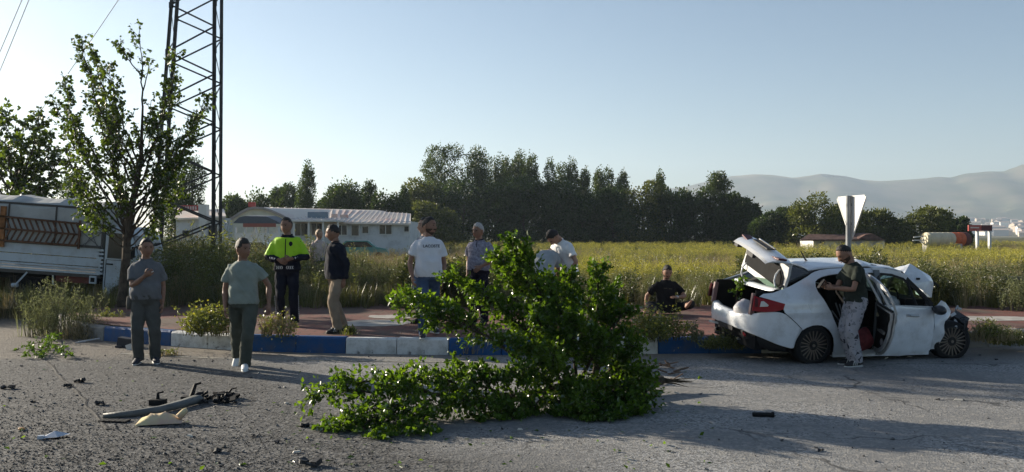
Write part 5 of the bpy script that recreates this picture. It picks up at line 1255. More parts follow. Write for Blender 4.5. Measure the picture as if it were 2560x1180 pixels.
b = MB(); b.ell((.62-HX, -wid(.62, .44)+.10-HY, .435), (.055, .02, .055), None, 12, 6); b.build('speaker', mat('speaker_grey', (.22, .2, .2), .5), rd, smooth=True)
b = MB(); b.bar((.2-HX, .05, .945), (1.09-HX, .055, .935), .03, .03); b.build('waist_seal', M_TRIM, rd)
# boot lid, up
lid = empty('boot_lid', (-.39, 0, 1.20)); lid.parent = car; lid.rotation_mode = 'YXZ'; lid.rotation_euler = (math.radians(13), math.radians(96), math.radians(0))
LP_ = [(.02, 0), (-.12, .012), (-.30, .015), (-.42, .0), (-.465, .012), (-.475, -.03), (-.47, -.12), (-.46, -.20), (-.44, -.28), (-.41, -.33)]
def lidgrid(off, k=0.0, pr=LP_):
    rows = []
    for x, z in pr:
        row = []
        for y in np.linspace(-1, 1, 17):
            hw = (.66 if z > -.05 else .66-.16*abs(z)/.43); bul = .03*(1-y*y)*min(1, abs(x)/.4); drop = -.012*abs(y)**3
            row.append(Vector((x-bul+off[0]*(1-.3*y*y), y*hw*(1-k), z+drop+off[1])))
        rows.append(row)
    return rows
b = MB(); ro = lidgrid((0, 0)); b.grid(ro); b.build('outer_skin', M_PAINT, lid, smooth=True)
b = MB(); ri = lidgrid((.04, -.035), .02); b.grid(ri, flip=True)
def rim_strip(b, A_, B_): b.grid([A_, B_])
rim_strip(b, [r[0] for r in ro], [r[0] for r in ri]); rim_strip(b, [r[-1] for r in ri], [r[-1] for r in ro]); rim_strip(b, ri[0], ro[0]); rim_strip(b, ro[-1], ri[-1]); b.build('inner_skin', M_INNER, lid)
b = MB(); rows = []
for t in np.linspace(0, 1, 6):                       # arched lining on the inner side of the deck
    rows.append([(-.03-.39*t*(1-.55*(abs(y))**2.5), y*.58, -.046-.01*math.sin(PI*t)) for y in np.linspace(-1, 1, 13)])
b.grid(rows, flip=True); b.build('lining', M_CAB, lid)
b = MB(); b.box((-.495-.03, .03, -.15), (.02, .46, .12), Matrix.Rotation(-.05, 3, 'Y')); b.build('plate_recess', M_TRIM, lid)
for sd_ in (-1, 1):
    b = MB(); b.box((-.475, sd_*.47, -.15), (.025, .24, .14), Matrix.Rotation(sd_*.16, 3, 'Z')); b.build('lamp', M_TAILD, lid)
b = MB(); b.box((-.535, .03, -.085), (.03, .5, .022)); b.build('chrome_strip', mat('chrome', (.7, .68, .65)), lid)
b = MB(); b.box((-.37, .03, -.31), (.1, .2, .06)); b.box((-.36, .5, -.29), (.08, .1, .08)); b.build('lock', M_TRIM, lid)
for y in (-.50, .52):
    b = MB(); b.tube([(-.44, y, 1.04), (-.47, y, 1.12), (-.50, y, 1.22), (-.48, y, 1.31), (-.42, y*.97, 1.38), (-.33, y*.95, 1.42)], [(.010, .014)]*6, 8); b.build('boot_hinge', M_PAINT, car, smooth=True)
# wheels
def wheel(nm, x, y, z, zg, steer=0.0, r=.31):
    w = empty(nm, (x, y, z), steer); w.parent = car; prof = [(-.10, r*.72), (-.105, r*.85), (-.095, r*.96), (-.06, r), (.06, r), (.095, r*.96), (.105, r*.85), (.10, r*.72)]
    b = MB(); rows = []
    for k in range(41):
        a = 2*PI*k/40; row = []
        for (yy, rr) in prof:
            zz = rr*math.sin(a); lim = zg-z
            bulge = 1+max(0, lim-zz)*2.5
            row.append((rr*math.cos(a), yy*bulge, max(zz, lim)))
        rows.append(row)
    b.grid(rows); b.build('tyre', M_TYRE, w, smooth=True)
    sgn_ = -1 if y < 0 else 1; rr = r*.74
    b = MB(); b.tube([(0, sgn_*.03, 0), (0, sgn_*.06, 0)], rr, 28); b.tube([(rr*math.cos(2*PI*k/32), sgn_*.095, rr*math.sin(2*PI*k/32)) for k in range(33)], .012, 6, cap=False); b.tube([(0, sgn_*.06, 0), (0, sgn_*.095, 0)], .055, 14); rim = b.build('rim', M_RIMK, w)
    for k in range(20):
        a = 2*PI*(k+.3)/20; d = Vector((math.cos(a), 0, math.sin(a))); p = d*.07+Vector((0, sgn_*.085, 0)); q = d*(rr-.01)+Vector((0, sgn_*.092, 0))
        b = MB(); b.bar(p, q, .012, .02, up=(0, 1, 0)); b.build('spoke', M_RIMS, rim)
    b = MB(); b.tube([(0, sgn_*.09, 0), (0, sgn_*.105, 0)], .022, 10); b.build('hub_cap', M_RIMS, rim)
wheel('wheel', 0, -.775, .305, .036); wheel('wheel', 2.41, -.77, .335, .075, math.radians(-6)); wheel('wheel', 0, .77, .40, .10); wheel('wheel', 2.45, .7, .40, .10)
b = MB(); rows = []
for t in np.linspace(0, 1, 15): a = PI*(1.08-1.16*t); rows.append([(.365*math.cos(a), y, .275+.345*math.sin(a)) for y in (-.86, -.5)])
b.grid(rows); rows = [[(p[0]+2.42, p[1]+.1, p[2]+.02) for p in r] for r in rows]; b.grid(rows); b.build('wheel_arch', M_TRIM, car)
# ---- things lying in the car
def in_car(p): return car.matrix_basis @ Vector(p)
gb_ = np.random.default_rng(3); b = MB(); b.ell((0, 0, 0), (.17, .2, .15), None, 20, 14)
for i, v in enumerate(b.v): v = Vector(v); b.v[i] = tuple(v*(1+.28*noise.noise(v*7)+.15*noise.noise(v*17)))
o = b.build('plastic_bag', mat('bag_plastic', (.5, .49, .5), .35, .4, dirt=(.2, .13, .2), dirt_amt=.7, dscale=9, bump=.4), None, smooth=True); o.location = in_car((-.80, -.28, .74)); tag(o, 'crumpled white plastic bag lying in the open boot', 'plastic bag')
g = np.random.default_rng(12); b = MB(); pts = [in_car((-.72, .22, .72)), in_car((-.70, .26, .98)), in_car((-.66, .24, 1.12))]
sp = empty('leafy_sprig', pts[0]); tag(sp, 'small leafy sprig sticking up in the open boot', 'branch'); A = twiggy([[p-pts[0] for p in pts]], .008, g, .16, 40, 7, .06, b, start=.2, tip_r=.003); b.build('stem', M_BARK, sp); obj('leaves', tri_array_mesh('leaves', A, LEAF_T), M_LBR, sp)
b = MB(); b.ell((0, 0, 0), (.13, .09, .17), None, 14, 10)
for i, v in enumerate(b.v): v = Vector(v); b.v[i] = tuple(v*(1+.25*noise.noise(v*8+Vector((3, 0, 0)))))
o = b.build('red_bag', mat('red_cloth', (.22, .045, .05), .8, .2, var=.35, vscale=9), None, smooth=True); o.location = in_car((.80, -.92, .40)); tag(o, 'dark red cloth bundle hanging at the sill of the open rear door', 'bag')
# ================================================================ PEOPLE
def bake(mb, voxel, smooth, folds=0.0, fs=9.0, seed=0.0, keep=None):
    """join closed lofts into one skin: voxel remesh + smoothing, then cloth folds; returns a MB"""
    me = mb.mesh('tmp'); o = bpy.data.objects.new('tmp', me); COL.objects.link(o)
    m = o.modifiers.new('r', 'REMESH'); m.mode = 'VOXEL'; m.voxel_size = voxel
    m2 = o.modifiers.new('s', 'SMOOTH'); m2.factor = .5; m2.iterations = smooth
    dg = bpy.context.evaluated_depsgraph_get(); ev = o.evaluated_get(dg); em = ev.to_mesh()
    n = len(em.vertices); co = np.empty(n*3); em.vertices.foreach_get('co', co); co = co.reshape(-1, 3); no = np.empty(n*3); em.vertices.foreach_get('normal', no); no = no.reshape(-1, 3)
    fs_ = [tuple(p.vertices) for p in em.polygons]; ev.to_mesh_clear(); bpy.data.objects.remove(o); bpy.data.meshes.remove(me)
    out = MB(); vs = []
    for c, nn in zip(co, no):
        v = Vector(c)
        if folds: v = v+Vector(nn)*folds*(noise.noise((v.x*fs+seed, v.y*fs, v.z*fs*.8))+.7*noise.noise((v.x*fs*2.2+v.z*fs*1.6, v.y*fs*2+seed, v.z*fs*1.1)))
        vs.append(v)
    out.add(vs, fs_); return out
def ik(a, c, l1, l2, pole):
    a, c = Vector(a), Vector(c); d = c-a; L = min(d.length, (l1+l2)*.998); d.normalize(); c = a+d*L
    x = (l1*l1-l2*l2+L*L)/(2*L); h = math.sqrt(max(1e-6, l1*l1-x*x)); pl = Vector(pole); pl = (pl-d*pl.dot(d)).normalized(); return a+d*x+pl*h, c
def head_grid(nu=28, nv=22, k=1.0, jaw=1.0):
    G = []
    for i in range(nv+1):
        v = -PI/2+PI*i/nv; row = []
        for j in range(nu):
            u = 2*PI*j/nu; cv = math.cos(v)
            x, y, z = .077*cv*math.sin(u), -.097*cv*math.cos(u), .120*math.sin(v)
            if y < 0: y *= .94
            if y > 0 and z > -.03: y *= 1.06
            if z < -.01: f = ((-.01-z)/.11); x *= 1-.30*f**1.3*jaw; y = y*(1-.18*f) if y > 0 else y*(1-.02*f)-.010*f*max(0, math.cos(u))
            if y < 0:
                fr = math.cos(u)**2
                y -= .026*math.exp(-(x/.011)**2)*max(0, min(1, (.028-z)/.055))*(1 if z > -.034 else max(0, 1-(-.034-z)/.012))
                y -= .007*math.exp(-((z-.034)/.012)**2)*math.exp(-(x/.05)**2)
                y += .009*math.exp(-((abs(x)-.031)/.015)**2-((z-.014)/.012)**2)
                y -= .005*math.exp(-(x/.022)**2-((z+.056)/.010)**2); y += .004*math.exp(-(x/.03)**2-((z+.072)/.008)**2); y -= .006*math.exp(-(x/.025)**2-((z+.098)/.014)**2)
            row.append(Vector((x, y, z))*k)
        G.append(row)
    return G
M_EYE = mat('eye_dark', (.02, .015, .012), .25, .5); M_LIP = mat('lip', (.17, .065, .055), .6, .3)
def skinmat(n, c): return mat('skin_'+n, c, .55, .35, var=.10, vscale=22, bump=.1, bscale=60)
SK = {'tan': skinmat('tan', (.30, .165, .11)), 'brown': skinmat('brown', (.235, .125, .082)), 'light': skinmat('light', (.40, .24, .17))}
M_HB = mat('hair_black', (.017, .014, .012), .6, .35, var=.4, vscale=60, bump=.6, bscale=90); M_HG = mat('hair_grey', (.36, .35, .34), .6, .3, var=.45, vscale=70, bump=.6, bscale=90); M_HL = mat('hair_light', (.32, .22, .13), .6, .3, var=.4, vscale=60, bump=.6, bscale=90)
M_STUB = mat('stubble', (.055, .036, .028), .8, .2, var=.3, vscale=80)
def cloth(n, c, var=.12, rough=.9, **k): return mat('cloth_'+n, c, rough, .15, var=var, vscale=k.pop('vscale', 7), bump=.25, bscale=k.pop('bscale', 120), **k)
TOR = [(.80, .06, .07), (.84, .125, .105), (.92, .166, .118), (1.0, .152, .110), (1.10, .148, .113), (1.2, .152, .116), (1.3, .158, .116), (1.36, .156, .106), (1.405, .138, .092), (1.445, .098, .078), (1.48, .066, .068), (1.56, .060, .064)]
def person(label, loc, heading, H, pose, look):
    s = H/1.75; rt = empty('person', loc, math.radians(heading)); tag(rt, label, 'person')
    g = pose.get; girth, belly = look.get('girth', 1.0), look.get('belly', 0.0)
    lean, roll, twist = [math.radians(a) for a in g('lean', (0, 0, 0))]; pel = Vector(g('pelvis', (0, 0, .93)))
    # spine: points and frames by rest height
    tab = []; p = Vector((0, 0, 0)); z = .93
    base = math.radians(g('hip_lean', 0))
    def frame(z):
        t = max(0, min(1, (z-.93)/.42)); t = t*t*(3-2*t); a = base+lean*t
        return Matrix.Rotation(twist*t, 3, 'Z') @ Matrix.Rotation(roll*t, 3, 'Y') @ Matrix.Rotation(a, 3, 'X')
    zz = [.93+.01*i for i in range(75)]; pp = [pel.copy()]
    for z in zz[1:]: pp.append(pp[-1]+frame(z) @ Vector((0, 0, .01)))
    def sp(z):
        if z <= .93: return pel+frame(.93) @ Vector((0, 0, z-.93))
        i = min(int((z-.93)/.01), 73); f = (z-zz[i])/.01; return pp[i].lerp(pp[i+1], f)
    def tp(x, y, z): return sp(z)+frame(z) @ Vector((x, y, 0))
    def torso(mb, z0, z1, inf, lv=TOR, hemflare=0.0):
        zs = sorted({z0, z1}|{l[0] for l in lv if z0 < l[0] < z1}); pts, rs = [], []
        for z in zs:
            rx = np.interp(z, [l[0] for l in lv], [l[1] for l in lv]); ry = np.interp(z, [l[0] for l in lv], [l[2] for l in lv])
            b_ = belly*math.exp(-((z-1.06)/.13)**2); gg = girth if z < 1.44 else 1
            infz = inf*(1 if z < 1.40 else max(.35, 1-(z-1.40)/.09))+hemflare*max(0, (1.05-z)/.15)
            pts.append(sp(z)+frame(z) @ Vector((0, -b_*.6, 0))); rs.append((rx*gg+infz+b_*.25, ry*gg+infz+b_*.55))
        # sweep with each level's own frame
        n = 20; vs = []; fs = []
        for q, r, z in zip(pts, rs, zs):
            Fm = frame(z)
            for j in range(n):
                a = 2*PI*j/n; ca, sa = math.cos(a), math.sin(a); e = .82
                vs.append(q+Fm @ Vector((r[0]*abs(ca)**e*(1 if ca > 0 else -1), r[1]*abs(sa)**e*(1 if sa > 0 else -1), 0)))
        for i in range(len(zs)-1):
            for j in range(n): j2 = (j+1) % n; fs.append((i*n+j, i*n+j2, (i+1)*n+j2, (i+1)*n+j))
        fs.append(tuple(range(n-1, -1, -1))); fs.append(tuple(range((len(zs)-1)*n, len(zs)*n))); mb.add(vs, fs)
    # limbs
    arms = {}
    for sd, key in ((1, 'L'), (-1, 'R')):
        sh = tp(sd*.170*min(girth, 1.06), 0, 1.372); w = g(key+'h')
        w = Vector(w) if w else sh+Vector((sd*.05, -.05, -.545))
        el, w = ik(sh, w, .295, .265, g(key+'e', (sd*.25, .9, -.25))); arms[key] = (sh, el, w, sd)
    legs = {}
    for sd, key in ((1, 'L'), (-1, 'R')):
        hp = pel+frame(.93) @ Vector((sd*.088, 0, -.02)); ft = g(key+'f', (sd*.11, 0, 0, sd*12)); an = Vector((ft[0], ft[1], ft[2]+.085)); pole = g(key+'k', (sd*.12, -1, 0))
        kn, an = ik(hp, an, .425, .425, pole); legs[key] = (hp, kn, an, sd, ft)
    # ---- skin
    b = MB(); torso(b, .84, 1.56, -.022)
    for sh, el, w, sd in arms.values():
        b.tube([sh+Vector((-sd*.03, 0, .01)), sh.lerp(el, .12), sh.lerp(el, .5), el, el.lerp(w, .3), el.lerp(w, .7), w], [.042, .046, .044, .040, .042, .033, .026], 12)
    for hp, kn, an, sd, ft in legs.values():
        b.tube([hp+Vector((0, 0, .03)), hp.lerp(kn, .2), hp.lerp(kn, .6), kn, kn.lerp(an, .3), kn.lerp(an, .75), an], [.085, .088, .070, .056, .056, .042, .036], 12)
        if look.get('barefoot'):
            fd = Vector((math.sin(math.radians(ft[3])), -math.cos(math.radians(ft[3])), 0)); up = Vector(ft[4]) if len(ft) > 4 else Vector((0, 0, 0)); fd = (fd+up).normalized()
            b.tube([an+Vector((0, 0, -.02))-fd*.05, an-Vector((0, 0, .045))+fd*.02, an-Vector((0, 0, .055))+fd*.12, an-Vector((0, 0, .06))+fd*.19], [(.03, .035), (.036, .036), (.042, .024), (.03, .014)], 10, ref=(fd.y*-1, fd.x, 0))
    bd = bake(b, .0145, 6)
    hy, hpitch, hroll = [math.radians(a) for a in g('head', (0, 0, 0))]
    Fh = frame(1.5) @ Matrix.Rotation(hy, 3, 'Z') @ Matrix.Rotation(hpitch, 3, 'X') @ Matrix.Rotation(hroll, 3, 'Y')
    nk = sp(1.52); hc = nk+Fh @ Vector((0, -.020, .112)); hk = look.get('headk', 1.13)
    G = head_grid(k=hk, jaw=look.get('jaw', .9)); nv, nu = len(G)-1, len(G[0])
    vs = [hc+Fh @ q for r in G for q in r]; beard = look.get('beard', 0); fa, fb = [], []
    for i in range(nv):
        for j in range(nu):
            f = (i*nu+j, i*nu+(j+1) % nu, (i+1)*nu+(j+1) % nu, (i+1)*nu+j); c = (G[i][j]+G[i+1][(j+1) % nu])/2/hk
            isb = beard and c.y < .02 and ((c.z < -.072 and c.z > -.115) or (abs(c.x) > .045 and -.08 < c.z < -.03 and c.y > -.075) or (-.052 < c.z < -.040 and abs(c.x) < .03)) if beard != 2 else (-.056 < c.z < -.036 and abs(c.x) < .032 and c.y < -.06)
            (fb if isb else fa).append(f)
    m0 = len(bd.v); bd.add(vs, fa, 0); bd.f += [tuple(q+m0 for q in f) for f in fb]; bd.m += [2]*len(fb)
    for sd in (-1, 1):
        bd.ell(hc+Fh @ Vector((sd*.079, .012, -.002))*hk, (.011, .020, .032), Fh @ Matrix.Rotation(sd*.3, 3, 'Z'), 8, 6, 0)
        bd.ell(hc+Fh @ Vector((sd*.031, -.0785, .013))*hk, (.0125, .008, .006), Fh, 8, 6, 1)
        bd.bar(hc+Fh @ Vector((sd*.014, -.0965, .033))*hk, hc+Fh @ Vector((sd*.052, -.082, .034))*hk, .006, .006, mi=2)
    bd.ell(hc+Fh @ Vector((0, -.0945, -.060))*hk, (.021, .006, .006), Fh, 8, 6, 3)
    # hands: palm, four fingers, thumb
    for key, (sh, el, w, sd) in arms.items():
        d = (w-el).normalized(); hd = g(key+'d'); d = Vector(hd).normalized() if hd else (d+Vector((0, -.12, -.15))).normalized()
        pn = Vector(g(key+'n', (-sd, 0, 0))); pn = (pn-d*pn.dot(d)).normalized(); sx = d.cross(pn)*sd
        bd.tube([w-d*.02, w+d*.01, w+d*.05, w+d*.092], [(.026, .020), (.030, .018), (.042, .016), (.040, .012)], 8, mi=0, ref=sx)
        curl = g(key+'c', 22)
        for q in range(4):
            off = (-.029+.0195*q); ln = (.068, .076, .071, .056)[q]; p0 = w+d*.084+sx*off; dd = d.copy(); pts = [p0]
            for k_ in range(3):
                dd = (Matrix.Rotation(math.radians(curl)*(1 if k_ else .7), 3, d.cross(pn)) @ dd).normalized(); pts.append(pts[-1]+dd*ln*(.44, .32, .24)[k_])
            bd.tube(pts, [.0095, .009, .008, .0055], 6, mi=0)
        p0 = w+d*.025-sx*.030; t1 = (d*.75-sx*.6+pn*.35).normalized(); t2 = (d*.9-sx*.15+pn*.3).normalized(); bd.tube([p0, p0+t1*.045, p0+t1*.045+t2*.035], [.013, .011, .007], 6, mi=0)
    S = Matrix.Scale(s, 3)
    def put(name, mb, m, par=rt, smooth=True):
        for i, v in enumerate(mb.v): mb.v[i] = tuple(Vector(v)*s)
        return mb.build(name, m, par, smooth)
    body = put('body', bd, [look['skin'], M_EYE, look.get('hairm', M_HB) if beard != 1 else M_STUB, M_LIP])
    # ---- hair
    hl = look.get('hair', (.066, .0, -.055, .05))   # front line, side line, nape line, thickness
    if hl:
        hb = MB(); Gh = head_grid(k=hk); idx = {}
        for i in range(nv+1):
            for j in range(nu):
                q = Gh[i][j]/hk; u = abs(((j/nu+.5) % 1)-.5)*2; q = q+Vector((0, 0, .014*noise.noise(q*60+Vector(loc))))
                line = np.interp(u, [0, .22, .36, .5, .62, 1], [hl[0], hl[0]-.004, hl[1]+.03, hl[1]+.01, hl[2]+.03, hl[2]])
                if q.z > line:
                    edge = min(1, (q.z-line)/.03); k_ = 1.022+hl[3]*.62*edge**1.3*(1+.9*max(0, q.z-.05)/.07*look.get('top', 0)); n_ = noise.noise(q*45+Vector(loc))*.006+noise.noise(q*110)*.003
                    idx[i, j] = len(hb.v); qq = Gh[i][j]*(k_+n_*9*edge)+Vector((0, .002, .004)); hb.v.append(tuple(hc+Fh @ qq))
        for i in range(nv):
            for j in range(nu):
                ks = [(i, j), (i, (j+1) % nu), (i+1, (j+1) % nu), (i+1, j)]
                if all(k in idx for k in ks): hb.f.append(tuple(idx[k] for k in ks)); hb.m.append(0)
        ho = put('hair', hb, look.get('hairm', M_HB)); md = ho.modifiers.new('thick', 'SOLIDIFY'); md.thickness = .003; md.offset = -1
    # ---- shirt
    top = look['top_']; hem = top.get('hem', .90); slv = top.get('sleeve', .62); inf = top.get('inf', .018)
    b = MB(); torso(b, hem, 1.475, inf, hemflare=top.get('flare', .006))
    for sh, el, w, sd in arms.values():
        pts = [tp(sd*.07, 0, 1.385), sh+Vector((-sd*.022, 0, .004)), sh.lerp(el, .18)]; rs = [.058, .056+inf*.3, .056+inf*.45]
        if slv <= 1: pts.append(sh.lerp(el, slv)); rs.append(.052+inf*1.05)
        else:
            pts += [sh.lerp(el, .6), el, el.lerp(w, .4), el.lerp(w, slv-1)]; rs += [.055+inf*.5, .050+inf*.5, .047+inf*.4, .036+inf*.4]
        b.tube(pts, rs, 12)
    cl = bake(b, .0135, 3, .0135, 9.5, loc[0]); zh = sp(hem).z+.012
    kp = [i for i, f in enumerate(cl.f) if top.get('raw') or not all(abs(Vector(cl.v[q]).z-zh+.012) < .026 and abs(cl.v[q][0]-pel.x) < .16 for q in f) or sum(cl.v[q][2] for q in f)/4 > zh]
    cl.f = [cl.f[i] for i in kp]; cl.m = [0]*len(kp)
    shirt = put('jacket' if slv > 1 else 'shirt', cl, top['m'])
    if top.get('collar'):
        b = MB(); zc_ = 1.475; pts = [tp(.072*math.sin(a), -.066*math.cos(a)-.004, zc_+.012-.018*max(0, math.cos(a))) for a in np.linspace(.25, 2*PI-.25, 17)]; b.tube(pts, [(.009, .020)]*17, 6, ref=(0, 0, 1)); put('collar', b, top.get('collar_m', top['m']))
        b = MB(); a_ = [tp(0, 0, z)+frame(z) @ Vector((.0, -(np.interp(z, [l[0] for l in TOR], [l[2] for l in TOR])*girth+inf+belly*.4*math.exp(-((z-1.06)/.13)**2)+.002), 0)) for z in (1.30, 1.38, 1.45)]
        b.tube(a_, .006, 5); put('placket', b, top.get('collar_m', top['m']))
    # ---- trousers, belt, shoes
    tr_ = look['bottom']; b = MB(); torso(b, .83, tr_.get('waist', .985), .016); lo = tr_.get('loose', .018)
    for hp, kn, an, sd, ft in legs.values():
        an2 = an+(an-kn).normalized()*tr_.get('len', .035)
        b.tube([hp+Vector((0, 0, .04)), hp.lerp(kn, .2), hp.lerp(kn, .6), kn, kn.lerp(an2, .4), kn.lerp(an2, .8), an2], [.094, .098+lo*.4, .080+lo*.7, .064+lo, .060+lo, .052+lo*1.2, .052+lo*1.2], 12)
    put('trousers', bake(b, .0145, 3, .014, 8.5, loc[1]), tr_['m'])
    if tr_.get('belt'):
        b = MB(); z = .975; pts = [tp((.162*girth+.02)*math.cos(a), (.115*girth+.02)*math.sin(a), z) for a in np.linspace(0, 2*PI, 21)]; b.tube(pts, [(.006, .018)]*21, 6, ref=(0, 0, 1)); put('belt', b, mat('belt', (.02, .018, .016), .5))
    if not look.get('barefoot'):
        for hp, kn, an, sd, ft in legs.values():
            tip = ft[4] if len(ft) > 4 else 0.0; fd = Vector((math.sin(math.radians(ft[3])), -math.cos(math.radians(ft[3])), 0)); fd = (fd*math.cos(math.radians(tip))-Vector((0, 0, 1))*math.sin(math.radians(tip))); lat = fd.cross(Vector((0, 0, 1))).normalized(); upv = lat.cross(fd)
            o_ = an-upv*.0
            sh_ = MB(); sh_.tube([o_-fd*.075-upv*.045, o_-fd*.06-upv*.028, o_+fd*.0-upv*.018, o_+fd*.07-upv*.035, o_+fd*.14-upv*.050, o_+fd*.19-upv*.058, o_+fd*.205-upv*.062], [(.028, .030), (.038, .045), (.043, .058), (.046, .042), (.047, .030), (.036, .020), (.012, .012)], 12, ref=lat)
            so = put('shoe', sh_, look['shoe'])
            b = MB(); b.tube([o_-fd*.085-upv*.078, o_-fd*.05-upv*.078, o_+fd*.06-upv*.078, o_+fd*.15-upv*.078, o_+fd*.212-upv*.076], [(.026, .012), (.040, .013), (.044, .012), (.046, .012), (.018, .010)], 10, ref=lat); put('sole', b, look.get('sole', look['shoe']), so)
            if look.get('stripe'):
                b = MB()
                for q in (.02, .05, .08): b.bar(o_+fd*q-upv*.0-lat*.046, o_+fd*(q+.025)-upv*.06-lat*.048, .01, .006); b.bar(o_+fd*q-upv*.0+lat*.046, o_+fd*(q+.025)-upv*.06+lat*.048, .01, .006)
                put('stripe', b, look['stripe'], so)
    return dict(rt=rt, s=s, shirt=shirt, tp=tp, sp=sp, frame=frame, arms=arms, legs=legs, head=(hc, Fh), put=put, body=body)
def on_cloth(P, name, polys, m, cut=.02, off=.004, target=None, xf=None, par=None):
    """lay flat shapes given in the wearer's front plane (x, z in metres, life size) onto the cloth"""
    t = target or P['shirt']; me = t.data; bv = BVHTree.FromPolygons([v.co for v in me.vertices], [tuple(p.vertices) for p in me.polygons]); bm = bmesh.new()
    for poly in polys:
        try: bm.faces.new([bm.verts.new((x, 0, z)) for x, z in poly])
        except ValueError: pass
    if cut:
        xs = [v.co.x for v in bm.verts]; zs = [v.co.z for v in bm.verts]
        for lo, hi, ax in ((min(xs), max(xs), 0), (min(zs), max(zs), 2)):
            q = lo+cut
            while q < hi: co = [0, 0, 0]; co[ax] = q; no = [0, 0, 0]; no[ax] = 1; bmesh.ops.bisect_plane(bm, geom=bm.verts[:]+bm.edges[:]+bm.faces[:], plane_co=co, plane_no=no); q += cut
    bad = []
    for v in bm.verts:
        hit = bv.ray_cast(Vector((v.co.x, -2, v.co.z)), Vector((0, 1, 0)))
        if hit[0]: v.co = hit[0]+Vector((0, -off, 0))
        else: bad.append(v)
    if bad: bmesh.ops.delete(bm, geom=bad, context='VERTS')
    bmesh.ops.recalc_face_normals(bm, faces=bm.faces); return obj(name, bm, m, par or t)
def text_polys(txt, size, x, z):
    cu = bpy.data.curves.new('t', 'FONT'); cu.body = txt; cu.size = size; cu.align_x = 'CENTER'; cu.resolution_u = 3; cu.offset = size*.02
    o = bpy.data.objects.new('t', cu); COL.objects.link(o); dg = bpy.context.evaluated_depsgraph_get(); ev = o.evaluated_get(dg); me = ev.to_mesh(); out = [[(me.vertices[i].co.x+x, me.vertices[i].co.y+z) for i in p.vertices] for p in me.polygons]; ev.to_mesh_clear(); bpy.data.objects.remove(o); return out

PZ = KH+.01
def foot_pos(px, py, z=0.0): p = gp(px, py, z); return (p.x, p.y, z)
def pvz(y): return KH-.012+.015*max(0, min(5, y-13.6))
def pave_pos(px, Y): return ((px-1280)*Y/F, Y, pvz(Y)+.004)
BLK = mat('shoe_black', (.018, .018, .02), .6, .3); WHT = mat('shoe_white', (.72, .72, .7), .6, .3); SOLW = mat('sole_white', (.55, .55, .53), .7)

# 1 man in grey polo at the left
P1 = person('man in grey polo shirt and dark trousers holding his hand to his chest', foot_pos(365, 908), 16, 1.75,
  dict(lean=(2, 0, 6), head=(16, 4, 0), Rh=(.02, -.27, 1.25), Re=(-.7, .4, -.8), Rd=(.75, -.3, .45), Rn=(0, 1, .3), Rc=45, Lh=(.22, -.02, .835), Lf=(.12, .02, 0, 14), Rf=(-.10, .0, 0, -8)),
  dict(skin=SK['brown'], girth=1.1, belly=.055, hair=(.068, .0, -.055, .05), top_=dict(m=cloth('grey_polo', (.125, .13, .14)), hem=.90, sleeve=.72, inf=.020, collar=True), bottom=dict(m=cloth('dark_khaki', (.075, .076, .072)), loose=.022), shoe=mat('shoe_navy', (.03, .033, .045), .7), sole=SOLW))
b = MB(); q = P1['tp'](-.185, -.05, .96); b.tube([q, q+Vector((0, 0, .10)), q+Vector((0, 0, .125)), q+Vector((0, 0, .15))], [.03, .03, .015, .013], 10); P1['put']('bottle', b, mat('clear_bottle', (.45, .5, .58), .2, .6))
b = MB(); q = P1['tp'](-.21, .0, .85); b.tube([q+Vector((0, 0, .10)), q, q-Vector((0, 0, .08))], [(.045, .03), (.055, .04), (.05, .035)], 10); P1['put']('hip_pouch', b, cloth('pouch', (.09, .085, .075), .3))
b = MB(); q = Vector((.11, -.33, 1.30)); b.bar(q, q+Vector((.03, -.06, .015)), .008, .008); P1['put']('cigarette', b, mat('cigarette', (.7, .68, .64), .8))
# 2 walking man in olive T-shirt
P2 = person('walking man in olive green T-shirt and white trainers', foot_pos(612, 924), 12, 1.76,
  dict(lean=(3, -2, -6), pelvis=(-.02, .06, .915), head=(48, 4, 0), Rh=(-.25, -.03, .835), Re=(-.3, .9, 0), Lh=(.31, -.02, .87), Le=(.7, .6, 0), Ln=(-.6, .7, 0), Lf=(.0, -.02, 0, 6), Rf=(-.14, .46, .05, -16, 40)),
  dict(skin=SK['brown'], girth=1.08, belly=.03, hair=(.058, -.008, -.06, .10), top=1.0, top_=dict(m=cloth('olive_tee', (.235, .265, .235)), hem=.89, sleeve=.60, inf=.020, flare=.008), bottom=dict(m=cloth('dark_olive', (.075, .082, .068)), loose=.024), shoe=WHT, sole=WHT))
# 3 policeman
NAVY = cloth('navy', (.010, .012, .022))
P3 = person('policeman in fluorescent yellow and navy jacket on the pavement', pave_pos(719, 15.05), 4, 1.84,
  dict(lean=(2, 0, 0), head=(-20, 6, 0), Rh=(-.09, -.25, 1.08), Re=(-.95, .35, -.45), Rd=(.8, -.25, -.35), Rn=(0, 1, 0), Rc=30, Lh=(.10, -.26, 1.10), Le=(.95, .35, -.45), Ld=(-.8, -.3, -.1), Ln=(0, 1, 0), Lc=35, Lf=(.11, 0, 0, 10), Rf=(-.10, .03, 0, -8)),
  dict(skin=SK['brown'], girth=1.1, belly=.045, hair=(.078, .012, -.045, .03), top_=dict(m=NAVY, hem=.90, sleeve=1.9, inf=.026, collar=True, collar_m=NAVY), bottom=dict(m=NAVY, loose=.014), shoe=BLK))
HV = mat('hi_vis_yellow', (.36, .62, .015), .65, .3, var=.08, vscale=6, bump=.3, bscale=18)
b = MB(); lv = TOR; zs = [1.10, 1.2, 1.3, 1.37, 1.42, 1.455]
